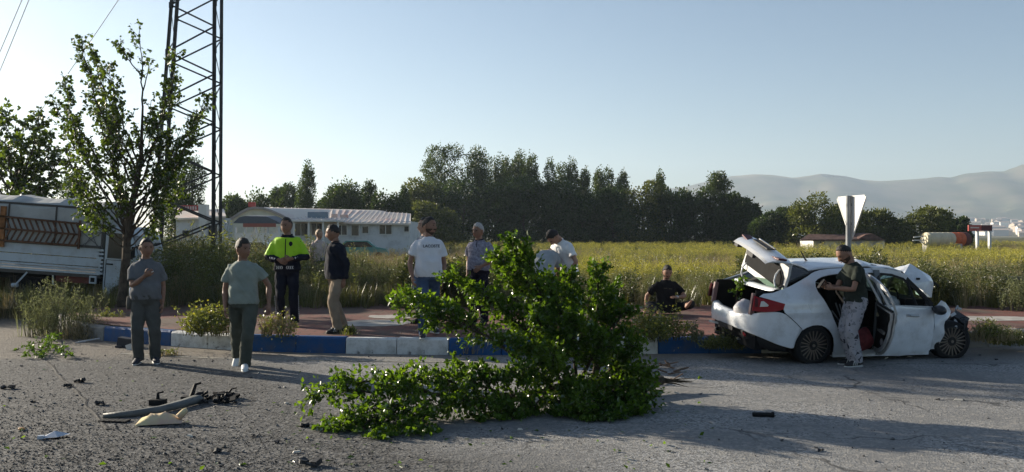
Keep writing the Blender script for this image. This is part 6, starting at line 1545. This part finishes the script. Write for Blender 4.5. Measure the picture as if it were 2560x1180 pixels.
def vest(P, z0, z1, inf, girth, belly):
    b = MB(); zs = sorted({z0, z1}|{l[0] for l in TOR if z0 < l[0] < z1}); n = 24; rows = []
    for z in zs:
        rx = np.interp(z, [l[0] for l in TOR], [l[1] for l in TOR])*girth; ry = np.interp(z, [l[0] for l in TOR], [l[2] for l in TOR])*girth; b_ = belly*math.exp(-((z-1.06)/.13)**2)
        row = []
        for j in range(n):
            a = 2*PI*j/n; ca, sa = math.cos(a), math.sin(a); row.append(P['sp'](z)+P['frame'](z) @ Vector(((rx+inf+b_*.25)*abs(ca)**.82*(1 if ca > 0 else -1), (ry+inf+b_*.55)*abs(sa)**.82*(1 if sa > 0 else -1)-b_*.6, 0)))
        rows.append(row)
    vs = [p for r in rows for p in r]; fs = [(i*n+j, i*n+(j+1) % n, (i+1)*n+(j+1) % n, (i+1)*n+j) for i in range(len(zs)-1) for j in range(n)]; fs += [tuple(range(n-1, -1, -1)), tuple(range((len(zs)-1)*n, len(zs)*n))]; b.add(vs, fs)
    for sh, el, w, sd in P['arms'].values(): b.tube([P['tp'](sd*.07, 0, 1.385), sh+Vector((-sd*.02, 0, .006)), sh.lerp(el, .3), sh.lerp(el, .94)], [.066, .072, .070, .072], 14)
    return bake(b, .0135, 4, .010, 9, 2)
hv = P3['put']('hi_vis_panel', vest(P3, 1.09, 1.44, .050, 1.1, .045), HV)
zt_ = [.0, .012]; s3 = P3['s']
on_cloth(P3, 'zip', [[(-.008, 1.10*s3), (.008, 1.10*s3), (.008, 1.44*s3), (-.008, 1.44*s3)]], NAVY, .03, .005, hv)
on_cloth(P3, 'badge', [[(.085+.032*math.sin(a)*(1 if math.cos(a) > -.3 else .8), 1.335*s3+.042*math.cos(a)) for a in np.linspace(0, 2*PI, 12)[:-1]]], NAVY, .02, .005, hv)
M_REF = mat('reflective_grey', (.62, .62, .62), .45, .4)
ch = []
for k in range(8):
    x = -.155+.031*k+(.06 if k >= 4 else 0); d = 1 if k < 4 else -1; z = .955*s3
    ch += [[(x-.008*d, z-.026), (x+.006*d, z-.026), (x+.018*d, z), (x+.004*d, z)], [(x+.004*d, z), (x+.018*d, z), (x+.006*d, z+.026), (x-.008*d, z+.026)]]
on_cloth(P3, 'chevrons', ch, M_REF, .0, .006)
for sd in (-1, 1):
    b = MB()
    sh, el, w, _ = P3['arms']['L' if sd > 0 else 'R']
    for k in range(4): q = el.lerp(w, .28+.13*k); b.box(q+Vector((0, -.056, .004)), (.022, .006, .03), Matrix.Rotation(.35*(k % 2), 3, 'Y'))
    P3['put']('cuff_marks', b, M_REF)
    b = MB(); hp, kn, an, _, _ = P3['legs']['L' if sd > 0 else 'R']
    for k in range(13):
        t = k/12; q = kn.lerp(an, t*.92+.02) ; b.box(q+Vector((sd*.082-.006*sd*t, -.012, 0)), (.006, .022, .022))
    P3['put']('leg_piping', b, M_REF)
# 4 man in dark jacket
P4 = person('man in dark navy jacket and beige trousers facing the policeman', pave_pos(842, 14.25), -62, 1.72,
  dict(lean=(4, 0, -14), head=(-6, 6, 0), Rh=(-.18, .04, .86), Re=(-.3, .9, 0), Lh=(.20, .06, .86), Le=(.3, .9, 0), Lf=(.17, -.04, 0, 16), Rf=(-.08, .13, 0, -22)),
  dict(skin=SK['brown'], girth=1.12, belly=.03, hair=(.07, .0, -.05, .05), top_=dict(m=cloth('dark_jacket', (.011, .013, .022)), hem=.86, sleeve=1.95, inf=.036, flare=.012, collar=True), bottom=dict(m=cloth('beige', (.25, .195, .14)), loose=.022, len=.04), shoe=BLK, stripe=WHT))
# 5 person behind, pale top
person('person in pale pink top half hidden behind the dark jacket man', ((797-1280)*24/F, 24, .24), 25, 1.72, dict(head=(30, 0, 0)),
  dict(skin=SK['light'], hair=(.06, -.02, -.08, .09), hairm=M_HL, top_=dict(m=cloth('pale_pink', (.5, .40, .37)), hem=.9, sleeve=.8, inf=.02), bottom=dict(m=cloth('dull_blue', (.08, .09, .13))), shoe=BLK))
# 6 LACOSTE T-shirt
P6 = person('man in white LACOSTE T-shirt and blue jeans at the kerb', pave_pos(1066, 13.62), 8, 1.84,
  dict(lean=(-2, 0, 4), pelvis=(.03, .06, .925), head=(52, 2, 0), Rh=(-.21, -.12, .87), Re=(-.6, .7, 0), Rc=30, Lh=(.24, -.02, .85), Le=(.4, .8, 0), Rf=(-.06, -.10, 0, -2), Lf=(.11, .36, .0, 20)),
  dict(skin=SK['brown'], girth=1.1, belly=.045, beard=1, hair=(.075, .008, -.045, .03), top_=dict(m=cloth('white_tee', (.62, .62, .65), .05), hem=.875, sleeve=.64, inf=.024, flare=.008), bottom=dict(m=cloth('blue_jeans', (.055, .085, .15), .3, vscale=5), loose=.012), shoe=mat('shoe_dark', (.035, .033, .04), .7), sole=SOLW, stripe=WHT))
on_cloth(P6, 'chest_print', text_polys('LACOSTE', .062, .075, 1.315*P6['s']), mat('print_navy', (.012, .014, .025), .8), .0, .005)
# 7 man behind him
person('man standing behind the white T-shirt man with only his head showing', pave_pos(1063, 15.4), -48, 1.83, dict(head=(-10, 0, 0), Rf=(-.1, 0, 0, -10)),
  dict(skin=SK['light'], girth=1.05, hair=(.068, -.002, -.055, .05), top_=dict(m=cloth('slate_blue', (.10, .125, .17)), hem=.9, sleeve=.65, inf=.022), bottom=dict(m=cloth('blue_jeans', (.055, .085, .15))), shoe=BLK))
# 8 grey haired man
P8 = person('grey haired man with glasses in a mottled lilac polo shirt', pave_pos(1198, 15.3), -26, 1.74,
  dict(lean=(1, 0, 8), head=(-22, 3, 0), Rh=(-.22, -.02, .86), Re=(-.4, .8, 0), Lh=(.16, -.24, 1.02), Le=(.9, .35, -.3), Ld=(-.5, -.4, -.5), Ln=(-.3, .8, 0)),
  dict(skin=SK['brown'], girth=1.08, belly=.045, hair=(.064, -.012, -.065, .075), hairm=M_HG, top_=dict(m=cloth('lilac_mottle', (.15, .145, .19), .4, vscale=26, col2=(.30, .29, .34)), hem=.94, sleeve=.66, inf=.022, collar=True, collar_m=NAVY), bottom=dict(m=cloth('night_blue', (.014, .014, .024)), belt=True), shoe=BLK))
hc_, Fh_ = P8['head']; b = MB()
for sd in (-1, 1): b.tube([hc_+Fh_ @ Vector((sd*.033+.022*math.cos(a), -.100, .012+.016*math.sin(a))) for a in np.linspace(0, 2*PI, 13)], .003, 5); b.bar(hc_+Fh_ @ Vector((sd*.056, -.098, .016)), hc_+Fh_ @ Vector((sd*.080, .0, .014)), .004, .004)
b.bar(hc_+Fh_ @ Vector((-.012, -.102, .014)), hc_+Fh_ @ Vector((.012, -.102, .014)), .004, .004); P8['put']('glasses', b, M_BLACKP)
# 9 white polo, looking down
person('man in white polo shirt with bowed head behind the fallen branch', pave_pos(1412, 15.0), -58, 1.78,
  dict(lean=(24, 0, 10), hip_lean=6, pelvis=(0, .06, .92), head=(-8, 34, 0), Rh=(-.18, -.25, .86), Lh=(.24, -.12, .86), Le=(.9, .5, 0)),
  dict(skin=SK['tan'], girth=1.1, belly=.03, hair=(.066, .0, -.05, .045), top_=dict(m=cloth('white_polo', (.66, .66, .66), .05), hem=.9, sleeve=.62, inf=.022, raw=True, collar=True), bottom=dict(m=cloth('charcoal', (.03, .03, .035))), shoe=BLK))
# 10 stooping man in pale grey shirt
person('stooping man in pale grey shirt seen from behind beside the white polo', pave_pos(1362, 14.6), 165, 1.72,
  dict(lean=(50, 0, 0), hip_lean=14, pelvis=(0, .10, .90), head=(0, 40, 0), Rh=(-.14, -.52, .66), Lh=(.14, -.52, .66)),
  dict(skin=SK['brown'], girth=1.02, hair=(.066, .0, -.05, .045), top_=dict(m=cloth('pale_grey', (.30, .32, .33), .08), hem=.92, sleeve=.62, inf=.024, raw=True), bottom=dict(m=cloth('charcoal', (.03, .03, .035))), shoe=BLK))
# 11 sitting man
P11 = person('bearded man in black T-shirt sitting on the pavement behind a weed bush', pave_pos(1665, 17.0), 8, 1.76,
  dict(pelvis=(0, 0, .12), lean=(12, 0, 0), hip_lean=-6, head=(0, 16, 0), Rh=(-.36, .10, .08), Re=(-.8, .5, .1), Rd=(-.4, -.2, -.5), Rn=(0, 0, -1), Rc=8, Lh=(.12, -.26, .34), Le=(.9, .3, -.3), Ld=(-.6, -.5, .1), Ln=(0, .4, -1),
       Rf=(-.34, -.66, 0, -30), Rk=(-.9, -.2, .35), Lf=(.22, -.56, .14, 30, (0, 0, 1.2)), Lk=(.9, -.2, .2)),
  dict(skin=SK['tan'], girth=1.06, beard=1, barefoot=True, hair=(.066, .006, -.045, .05), top=.6, top_=dict(m=cloth('black_tee', (.012, .012, .013)), hem=.90, sleeve=.72, inf=.022, flare=.0, raw=True), bottom=dict(m=cloth('black_shorts', (.015, .015, .017)), loose=.014, len=-.05), shoe=BLK))
b = MB(); sh, el, w, sd = P11['arms']['L']; d = (w-el).normalized(); b.tube([w-d*.03, w-d*.005], [.034, .034], 12); P11['put']('watch', b, mat('watch_steel', (.5, .5, .5), .3, .5, metal=.6))
on_cloth(P11, 'faint_print', [[(-.09, .50), (-.02, .495), (-.02, .512), (-.09, .517)], [(.01, .488), (.08, .484), (.08, .500), (.01, .505)]], mat('print_faint', (.05, .045, .03), .8), .02, .005)
# 12 man by the car
camo_cloth = mat('camo_light', (.36, .35, .37), .9, .15, bump=.25, bscale=110); N, L = nodes(camo_cloth); bs = N['Principled BSDF']; tcn = N.new('ShaderNodeTexCoord'); nz = N.new('ShaderNodeTexNoise'); nz.inputs['Scale'].default_value = 13; nz.inputs['Detail'].default_value = 2; nz.inputs['Distortion'].default_value = .6; L.new(tcn.outputs['Object'], nz.inputs[0])
rp = N.new('ShaderNodeValToRGB'); rp.color_ramp.interpolation = 'CONSTANT'; e = rp.color_ramp.elements; e[0].color = (.05, .05, .06, 1); e[0].position = 0; e[1].position = .385; e[1].color = (.33, .32, .345, 1); x_ = e.new(.60); x_.color = (.20, .20, .22, 1); L.new(nz.outputs['Fac'], rp.inputs[0]); L.new(rp.outputs[0], bs.inputs['Base Color'])
P12 = person('man in dark olive T-shirt and camouflage trousers at the open car door', foot_pos(2134, 914), -80, 1.71,
  dict(lean=(13, 0, -2), pelvis=(0, .03, .925), head=(-2, 24, 0), Rh=(-.06, -.38, 1.13), Re=(-.5, .6, -.8), Rd=(.25, -.85, .25), Rn=(.9, .2, 0), Rc=48, Lh=(.08, -.36, 1.11), Le=(.7, .5, -.8), Ld=(-.45, -.8, .2), Ln=(-.9, .2, 0), Lc=45, Lf=(.09, .0, 0, 8), Rf=(-.11, .05, 0, -10)),
  dict(skin=SK['brown'], girth=1.07, beard=1, hair=(.090, .018, -.04, .02), top_=dict(m=cloth('dark_olive_tee', (.026, .032, .026)), hem=.915, sleeve=.62, inf=.016, raw=True), bottom=dict(m=camo_cloth, loose=.03, len=.03), shoe=BLK, sole=SOLW, stripe=SOLW))
b = MB(); q = Vector((.0, -.50, 1.17)); b.box(q, (.075, .012, .15), Matrix.Rotation(-.6, 3, 'X')); P12['put']('phone', b, M_BLACKP, smooth=False)
# ================================================================ PLANTS AT THE KERB, DEBRIS, LOOSE STONES
def weed_bush(label, px, py, wpx, hpx, z, mats, seed, n=26, leaf=.05, nl=26, asp=.35, flower=0, fl=.03, up=.6, dep=.6, grass=0):
    g = np.random.default_rng(seed); p = gp(px, py, z); w = wpx*p.y/F; h = hpx*p.y/F; r = empty('weed_bush', p); tag(r, label, 'plant'); b = MB(); c = MB()
    for k in range(n):
        a = g.uniform(0, 2*PI); q = g.random()**.6; o = Vector((math.cos(a)*w*.40*q, math.sin(a)*w*.40*q*dep, 0)); k_ = weed_mesh(g, h*g.uniform(.55, 1.08)*(1-.35*q), 2, nl, leaf, w*.2, asp, flower, fl, up)
        m0 = len(b.v); b.v += [tuple(Vector(v)+o) for v in k_.v]; b.f += [tuple(i+m0 for i in f) for f in k_.f]; b.m += k_.m
    if grass:
        for k in range(grass):
            a = g.uniform(0, 2*PI); q = g.random()**.5; o = Vector((math.cos(a)*w*.5*q, math.sin(a)*w*.5*q*dep, 0)); k_ = tuft_mesh(14, h*.6, .3, .004, g); m0 = len(b.v); b.v += [tuple(Vector(v)+o) for v in k_.v]; b.f += [tuple(i+m0 for i in f) for f in k_.f]; b.m += [1]*len(k_.f)
    b.build('foliage', mats, r); return r
weed_bush('tall grey-green weed clump in front of the truck', 150, 840, 215, 165, 0, [M_WG, M_WG, M_STEM], 41, 64, .055, 34, .22, up=1.2, grass=14)
weed_bush('dry straw-coloured weeds between the grey-green clump and the kerb end', 225, 845, 140, 62, 0, [M_ST, M_ST, M_STEM], 42, 30, .04, 18, .25, 3, .03, grass=34)
weed_bush('low yellowish weeds at the foot of the young tree', 275, 812, 90, 50, .12, [M_YG, M_ST, M_STEM], 43, 16, .05, 20, .4, 3, .03, grass=14)
weed_bush('yellow-green weed bush on the kerb between the two men at the left', 512, 838, 160, 100, KH, [M_YG, M_YF, M_STEM], 44, 40, .06, 30, .45, 2, .035)
weed_bush('sparse dry weed bush at the feet of the policeman', 690, 842, 110, 78, KH, [M_ST, M_YG, M_STEM], 45, 24, .04, 22, .35, 6, .045)
weed_bush('bushy yellow-green weed in front of the sitting man', 1640, 852, 185, 104, KH, [M_YG, M_YF, M_STEM], 46, 44, .055, 30, .45, 3, .04)
weed_bush('small upright weed left of the car tail', 1742, 856, 44, 62, KH, [M_WG, M_WG, M_STEM], 47, 7, .05, 20, .4)
weed_bush('tiny tuft at the shoe of the dark jacket man', 876, 836, 44, 24, KH, [M_YG, M_YG, M_STEM], 48, 8, .05, 14, .4, grass=6)
weed_bush('dark trailing weeds over the kerb under the car tail', 1820, 872, 150, 52, .12, [M_WD, M_WD, M_STEM], 49, 30, .05, 24, .4, grass=8)
weed_bush('dry grass tufts over the kerb left of the fallen branch trunk', 1165, 880, 90, 48, .02, [M_ST, M_ST, M_STEM], 50, 14, .04, 10, .3, grass=20)
weed_bush('yellowish grass on the kerb just right of the smashed front wheel', 2462, 850, 130, 62, KH-.05, [M_YG, M_ST, M_STEM], 51, 30, .05, 22, .35, 4, .03, grass=30)
weed_bush('dark grass hanging over the kerb at the right edge', 2530, 860, 130, 45, .1, [M_WD, M_GR, M_STEM], 52, 26, .05, 24, .4, grass=30)
weed_bush('grey-green weeds in front of the concrete block', 2552, 776, 130, 120, .3, [M_WG, M_WG, M_STEM], 53, 26, .06, 30, .3, up=1.1)
weed_bush('thin weed beside the bottom of the kerb at the grey polo man', 415, 888, 60, 26, 0, [M_WD, M_ST, M_STEM], 54, 8, .04, 14, .4, grass=5)
# leafy twig lying at the left
g = np.random.default_rng(61); p = gp(105, 893); tw_ = empty('leafy_twig', p); tag(tw_, 'flattened green leafy twig on the asphalt at the left edge of the road', 'branch'); b = MB(); ll = []
for (a, c) in (((150, 870), (40, 880)), ((120, 880), (180, 898)), ((110, 885), (55, 898)), ((140, 850), (100, 900))): ll.append([gp(*a)-p+Vector((0, 0, .05)), (gp(*a)+gp(*c))/2-p+Vector((0, 0, .12)), gp(*c)-p+Vector((0, 0, .04))])
A = twiggy(ll, .006, g, .11, 14, 6, .06, b, start=0, tip_r=.003); low = A[:, :, 2].min(1); A[:, :, 2] += np.maximum(0, .012-low)[:, None]
b.build('stem', M_BARK, tw_); obj('leaves', tri_array_mesh('leaves', A, LEAF_T), leafmat('twig_leaf', (.05, .09, .015), (.11, .17, .03), .35, .5, .08), tw_)

# ---- crash debris
def thing_mesh(name, b, m, loc, label, cat, smooth=False): o = b.build(name, m, None, smooth); o.location = loc; tag(o, label, cat); return o
M_STRIP = mat('bumper_strip', (.11, .115, .11), .55, .3, var=.25, vscale=6, bump=.2)
p = gp(400, 1030); st = empty('bumper_strip', p); tag(st, 'torn grey bumper strip with black brackets lying on the road at the left', 'car part')
L_ = [gp(258, 1046), gp(330, 1041), gp(405, 1031), gp(460, 1018), gp(500, 1006)]; b = MB(); rows = []
for i, q in enumerate(L_):
    d = (L_[min(i+1, 4)]-L_[max(i-1, 0)]).normalized(); n_ = Vector((-d.y, d.x, 0)); q = q-p; w = .035+.008*i; z = .0+.008*i
    rows.append([q-n_*w*.6+Vector((0, 0, .004)), q-n_*w*.5+Vector((0, 0, .03+z*.5)), q+Vector((0, 0, .038+z)), q+n_*w+Vector((0, 0, .035+z)), q+n_*w*1.1+Vector((0, 0, .01+z))])
b.grid(rows); o = b.build('strip', M_STRIP, st, smooth=True); md = o.modifiers.new('t', 'SOLIDIFY'); md.thickness = .012
def P_(px, py, dz=0.0): return gp(px, py)-p+Vector((0, 0, dz))
for (bx, by, tx_, ty_, w) in ((395, 1012, 392, 984, .035), (474, 1004, 486, 962, .05), (562, 996, 576, 974, .03)):
    b = MB(); a = P_(bx, by); hh = (by-ty_)*gp(bx, by).y/F; t = a+Vector(((tx_-bx)*gp(bx, by).y/F, .03, hh)); b.bar(a, t, w*1.5, w, w2=w*.7, h2=w*.6); b.bar(t, t+Vector((.06, 0, .015)), w*.5, w*.5); b.box(a+Vector((0, 0, .03)), (.16, .1, .06)); b.build('bracket', M_BLACKP, st)
gd = random.Random(9); b = MB()
for k in range(60):
    q = P_(gd.uniform(488, 592), gd.uniform(994, 1010)); b.box(q+Vector((0, 0, gd.uniform(.01, .06))), (gd.uniform(.03, .1), gd.uniform(.02, .06), gd.uniform(.01, .03)), Euler((gd.uniform(-.6, .6), gd.uniform(-.6, .6), gd.uniform(0, 3))).to_matrix())
b.build('grille_scraps', M_BLACKP, st)['kind'] = 'stuff'
b = MB()
for k in range(5): b.bar(P_(250+k*14, 1056+k*.5, .01), P_(266+k*14, 1052, .012), .05, .015)
b.build('torn_edge', M_BLACKP, st)
# crumpled yellow foam
b = MB(); rows = []
for i in range(11):
    t = i/10; row = []
    for j in range(7):
        u = j/6; a = PI*u; wz = .12*math.sin(PI*min(1, t*1.05))**.7; row.append((-.21+.42*t+.01*noise.noise((i, j, 0)), -.10*math.cos(a)*(1-.35*t), .012+(wz+.02*t)*math.sin(a)*(.7+.5*noise.noise((i*.9, j*.8, 3))) ))
    rows.append(row)
b.grid(rows); b.tube([(.17, 0, .06), (.22, .01, .11), (.24, .01, .13)], [.035, .03, .02], 8)
thing_mesh('foam_piece', b, mat('yellow_foam', (.62, .54, .30), .9, .15, col2=(.55, .38, .30), vscale=6, bump=.5, bscale=20), gp(400, 1060), 'crumpled pale yellow foam piece beside the torn bumper strip', 'debris', True).rotation_euler = (0, 0, .18)
b = MB(); b.add([(-.11, -.02, .01), (.02, -.045, .02), (.12, .0, .035), (.10, .04, .03), (-.02, .04, .06), (-.09, .02, .03)], [(0, 1, 4, 5), (1, 2, 3, 4)]); b.add([(-.11, -.02, .0), (.02, -.045, .0), (.12, .0, .0), (.10, .04, .0), (-.02, .04, .0), (-.09, .02, .0)], [(0, 5, 4, 3, 2, 1)]); b.box((-.12, -.01, .02), (.05, .04, .03))
thing_mesh('paint_shard', b, mat('shard_bluewhite', (.42, .46, .52), .45, .4), gp(140, 1096), 'pale bluish plastic shard on the rough asphalt at the lower left', 'debris').rotation_euler = (0, 0, .25)
b = MB(); b.ell((0, 0, .012), (.035, .022, .014), None, 8, 5); thing_mesh('orange_lens', b, mat('orange_plastic', (.6, .32, .12), .4, .4), gp(54, 1075), 'small orange lens splinter at the lower left', 'debris')
b = MB(); b.tube([(-.10, 0, .022), (.085, 0, .022)], .022, 10); b.tube([(.08, 0, .024), (.105, 0, .024)], .028, 10); b.tube([(-.105, 0, .022), (-.10, 0, .022)], .018, 10)
thing_mesh('black_tube', b, M_BLACKP, gp(1908, 1042), 'short black tube lying alone on the road right of the branch', 'debris', False).rotation_euler = (0, 0, -.12)
b = MB(); b.box((0, 0, .08), (.26, .16, .14), Matrix.Rotation(.15, 3, 'Y')); b.box((.02, -.09, .13), (.2, .02, .03)); b.box((-.1, -.06, .02), (.1, .1, .03)); b.bar((-.15, -.05, .01), (.18, -.12, .03), .03, .02)
thing_mesh('dark_housing', b, mat('housing_dark', (.03, .03, .04), .5, .4), gp(318, 868), 'dark broken lamp housing against the blue kerb stone at the left', 'car part')
b = MB(); b.bar((-.02, 0, .012), (.01, 0, .10), .012, .1); thing_mesh('white_flap', b, M_WHITE, gp(322, 872)+Vector((.02, -.13, 0)), 'small white plastic flap before the dark lamp housing', 'debris').rotation_euler = (0, .9, 0)
b = MB(); b.bar((-.16, -.03, .012), (.16, .05, .05), .05, .015); b.bar((-.2, -.05, .006), (-.05, -.02, .012), .03, .01); thing_mesh('trim_strip', b, mat('trim_silver', (.45, .46, .48), .4, .4), gp(222, 855), 'silvery trim strip at the left end of the kerb', 'car part').rotation_euler = (0, 0, .35)
for k, (px, py, sz, lb) in enumerate([(170, 968, .09, 'black plastic lump on the asphalt seam'), (203, 956, .12, 'dark crumpled liner scrap just right of the seam lump'), (250, 1012, .10, 'thin dark trim scrap left of the bumper strip'), (84, 1006, .05, 'small black lump left of the asphalt seam'), (20, 972, .12, 'flat dark scrap at the left edge of the photo'), (540, 1130, .09, 'dark stone-like lump at the bottom left of the branch'), (775, 1165, .14, 'crushed black scrap at the very bottom of the photo'), (762, 1068, .09, 'dark twig scrap left of the branch tip'), (690, 1108, .06, 'small dark scrap between foam and branch'), (633, 1092, .05, 'little dark chip below the foam piece'), (2345, 1000, .05, 'dark chip on the road below the front wheel'), (2490, 900, .05, 'dark chip near the right edge beside the kerb'), (2050, 1128, .05, 'dark chip at the lower right of the road'), (1640, 935, .09, 'dark clod beside the butt of the branch')]):
    b = MB(); r_ = random.Random(k+50); sz *= .75
    for q in range(4): b.box((r_.uniform(-.5, .5)*sz, r_.uniform(-.4, .4)*sz, sz*.16+r_.uniform(0, .25)*sz), (sz*r_.uniform(.4, 1), sz*r_.uniform(.25, .6), sz*r_.uniform(.12, .4)), Euler((r_.uniform(-.5, .5), r_.uniform(-.5, .5), r_.uniform(0, 3))).to_matrix())
    thing_mesh('black_scrap', b, mat('scrap_black', (.022, .022, .024), .6, .3, var=.4, vscale=12), gp(px, py), lb, 'debris')
for k, (px, py, lb) in enumerate([(475, 1092, 'white chip below the foam piece'), (742, 1132, 'pale twig-like splinter left of the branch tip'), (717, 1010, 'white chip left of the branch leaves'), (2275, 893, 'pale chip below the open door'), (2215, 897, 'beige chip under the car sill'), (1692, 985, 'pale brown leaf at the right of the branch'), (2395, 1002, 'pale chip on the road right of the car'), (1300, 1076, 'pale broken stick under the branch')]):
    b = MB(); r_ = random.Random(k+80); b.box((0, 0, .012), (r_.uniform(.04, .10), r_.uniform(.015, .03), .014), Euler((r_.uniform(-.2, .2), r_.uniform(-.2, .2), 0)).to_matrix(), taper=.7); thing_mesh('pale_chip', b, mat('chip_pale', (.55, .52, .46), .7, .3), gp(px, py), lb, 'debris').rotation_euler = (0, 0, r_.uniform(-.6, .6))
# fragments too many to count: crumbs of plastic and leaf litter, then loose stones
g = np.random.default_rng(71)
def ground_pts(n, x0, x1, y0, y1, f=None):
    px, py = g.uniform(x0, x1, n*3), y0+(y1-y0)*g.random(n*3)**.8; 
    if f is not None: k = f(px, py) > g.random(n*3); px, py = px[k], py[k]
    px, py = px[:n], py[:n]; Y = HC*F/(py-590); return np.stack([(px-1280)*Y/F, Y, np.full(len(px), .002)], 1)
P = np.concatenate([ground_pts(130, 700, 1800, 890, 1180), ground_pts(60, 0, 900, 900, 1180)]); A = leaf_array(P+np.array([0, 0, .008]), np.concatenate([g.normal(0, 1, (len(P), 2)), np.zeros((len(P), 1))], 1), .055, .55, g); A[:, :, 2] = np.maximum(A[:, :, 2], .008)
tag(obj('leaf_litter', tri_array_mesh('leaf_litter', A, LEAF_T), M_LBR), kind='stuff')
b = MB()
for q in np.concatenate([ground_pts(110, 0, 760, 880, 1180), ground_pts(24, 1500, 2560, 900, 1180), ground_pts(60, 1900, 2450, 885, 905), ground_pts(60, 200, 1600, 885, 905)]):
    sz = g.uniform(.006, .022); b.box(Vector(q)+Vector((0, 0, sz*.3)), (sz*1.6, sz, sz*.6), Euler((g.uniform(-.4, .4), g.uniform(-.4, .4), g.uniform(0, 3))).to_matrix())
tag(b.build('plastic_crumbs', mat('crumb_black', (.03, .03, .032), .6, .3, col2=(.2, .2, .2), vscale=1.5)), kind='stuff')
def stone(g):
    b = MB(); b.ell((0, 0, .3), (1, .8, .6), None, 6, 4)
    for i, v in enumerate(b.v): v = Vector(v); b.v[i] = tuple(v*(1+.35*g.normal()*.5))
    return b.mesh(weld=True)
STN = [proto('stone', stone(g), mat('stone_grey', (.10, .095, .09), .9, .2)) for _ in range(2)]+[proto('stone', stone(g), mat('stone_pale', (.26, .24, .21), .9, .2)), proto('stone', stone(g), mat('stone_dark', (.035, .034, .034), .85, .2))]
def loose(px, py): e = (px-1280)*.00055+(py-905)*-.0016+.0; d = (900-px)/900; return np.clip(.06+1.25*d*np.clip((py-880)/220, 0, 1)+(py > 1090)*.35*(px < 1500), 0.03, 1)
P = ground_pts(12000, -40, 2600, 890, 1200, loose); scatter('loose_stones', P, np.exp(g.normal(-5.35, .38, len(P))), STN, 91, 1.0)
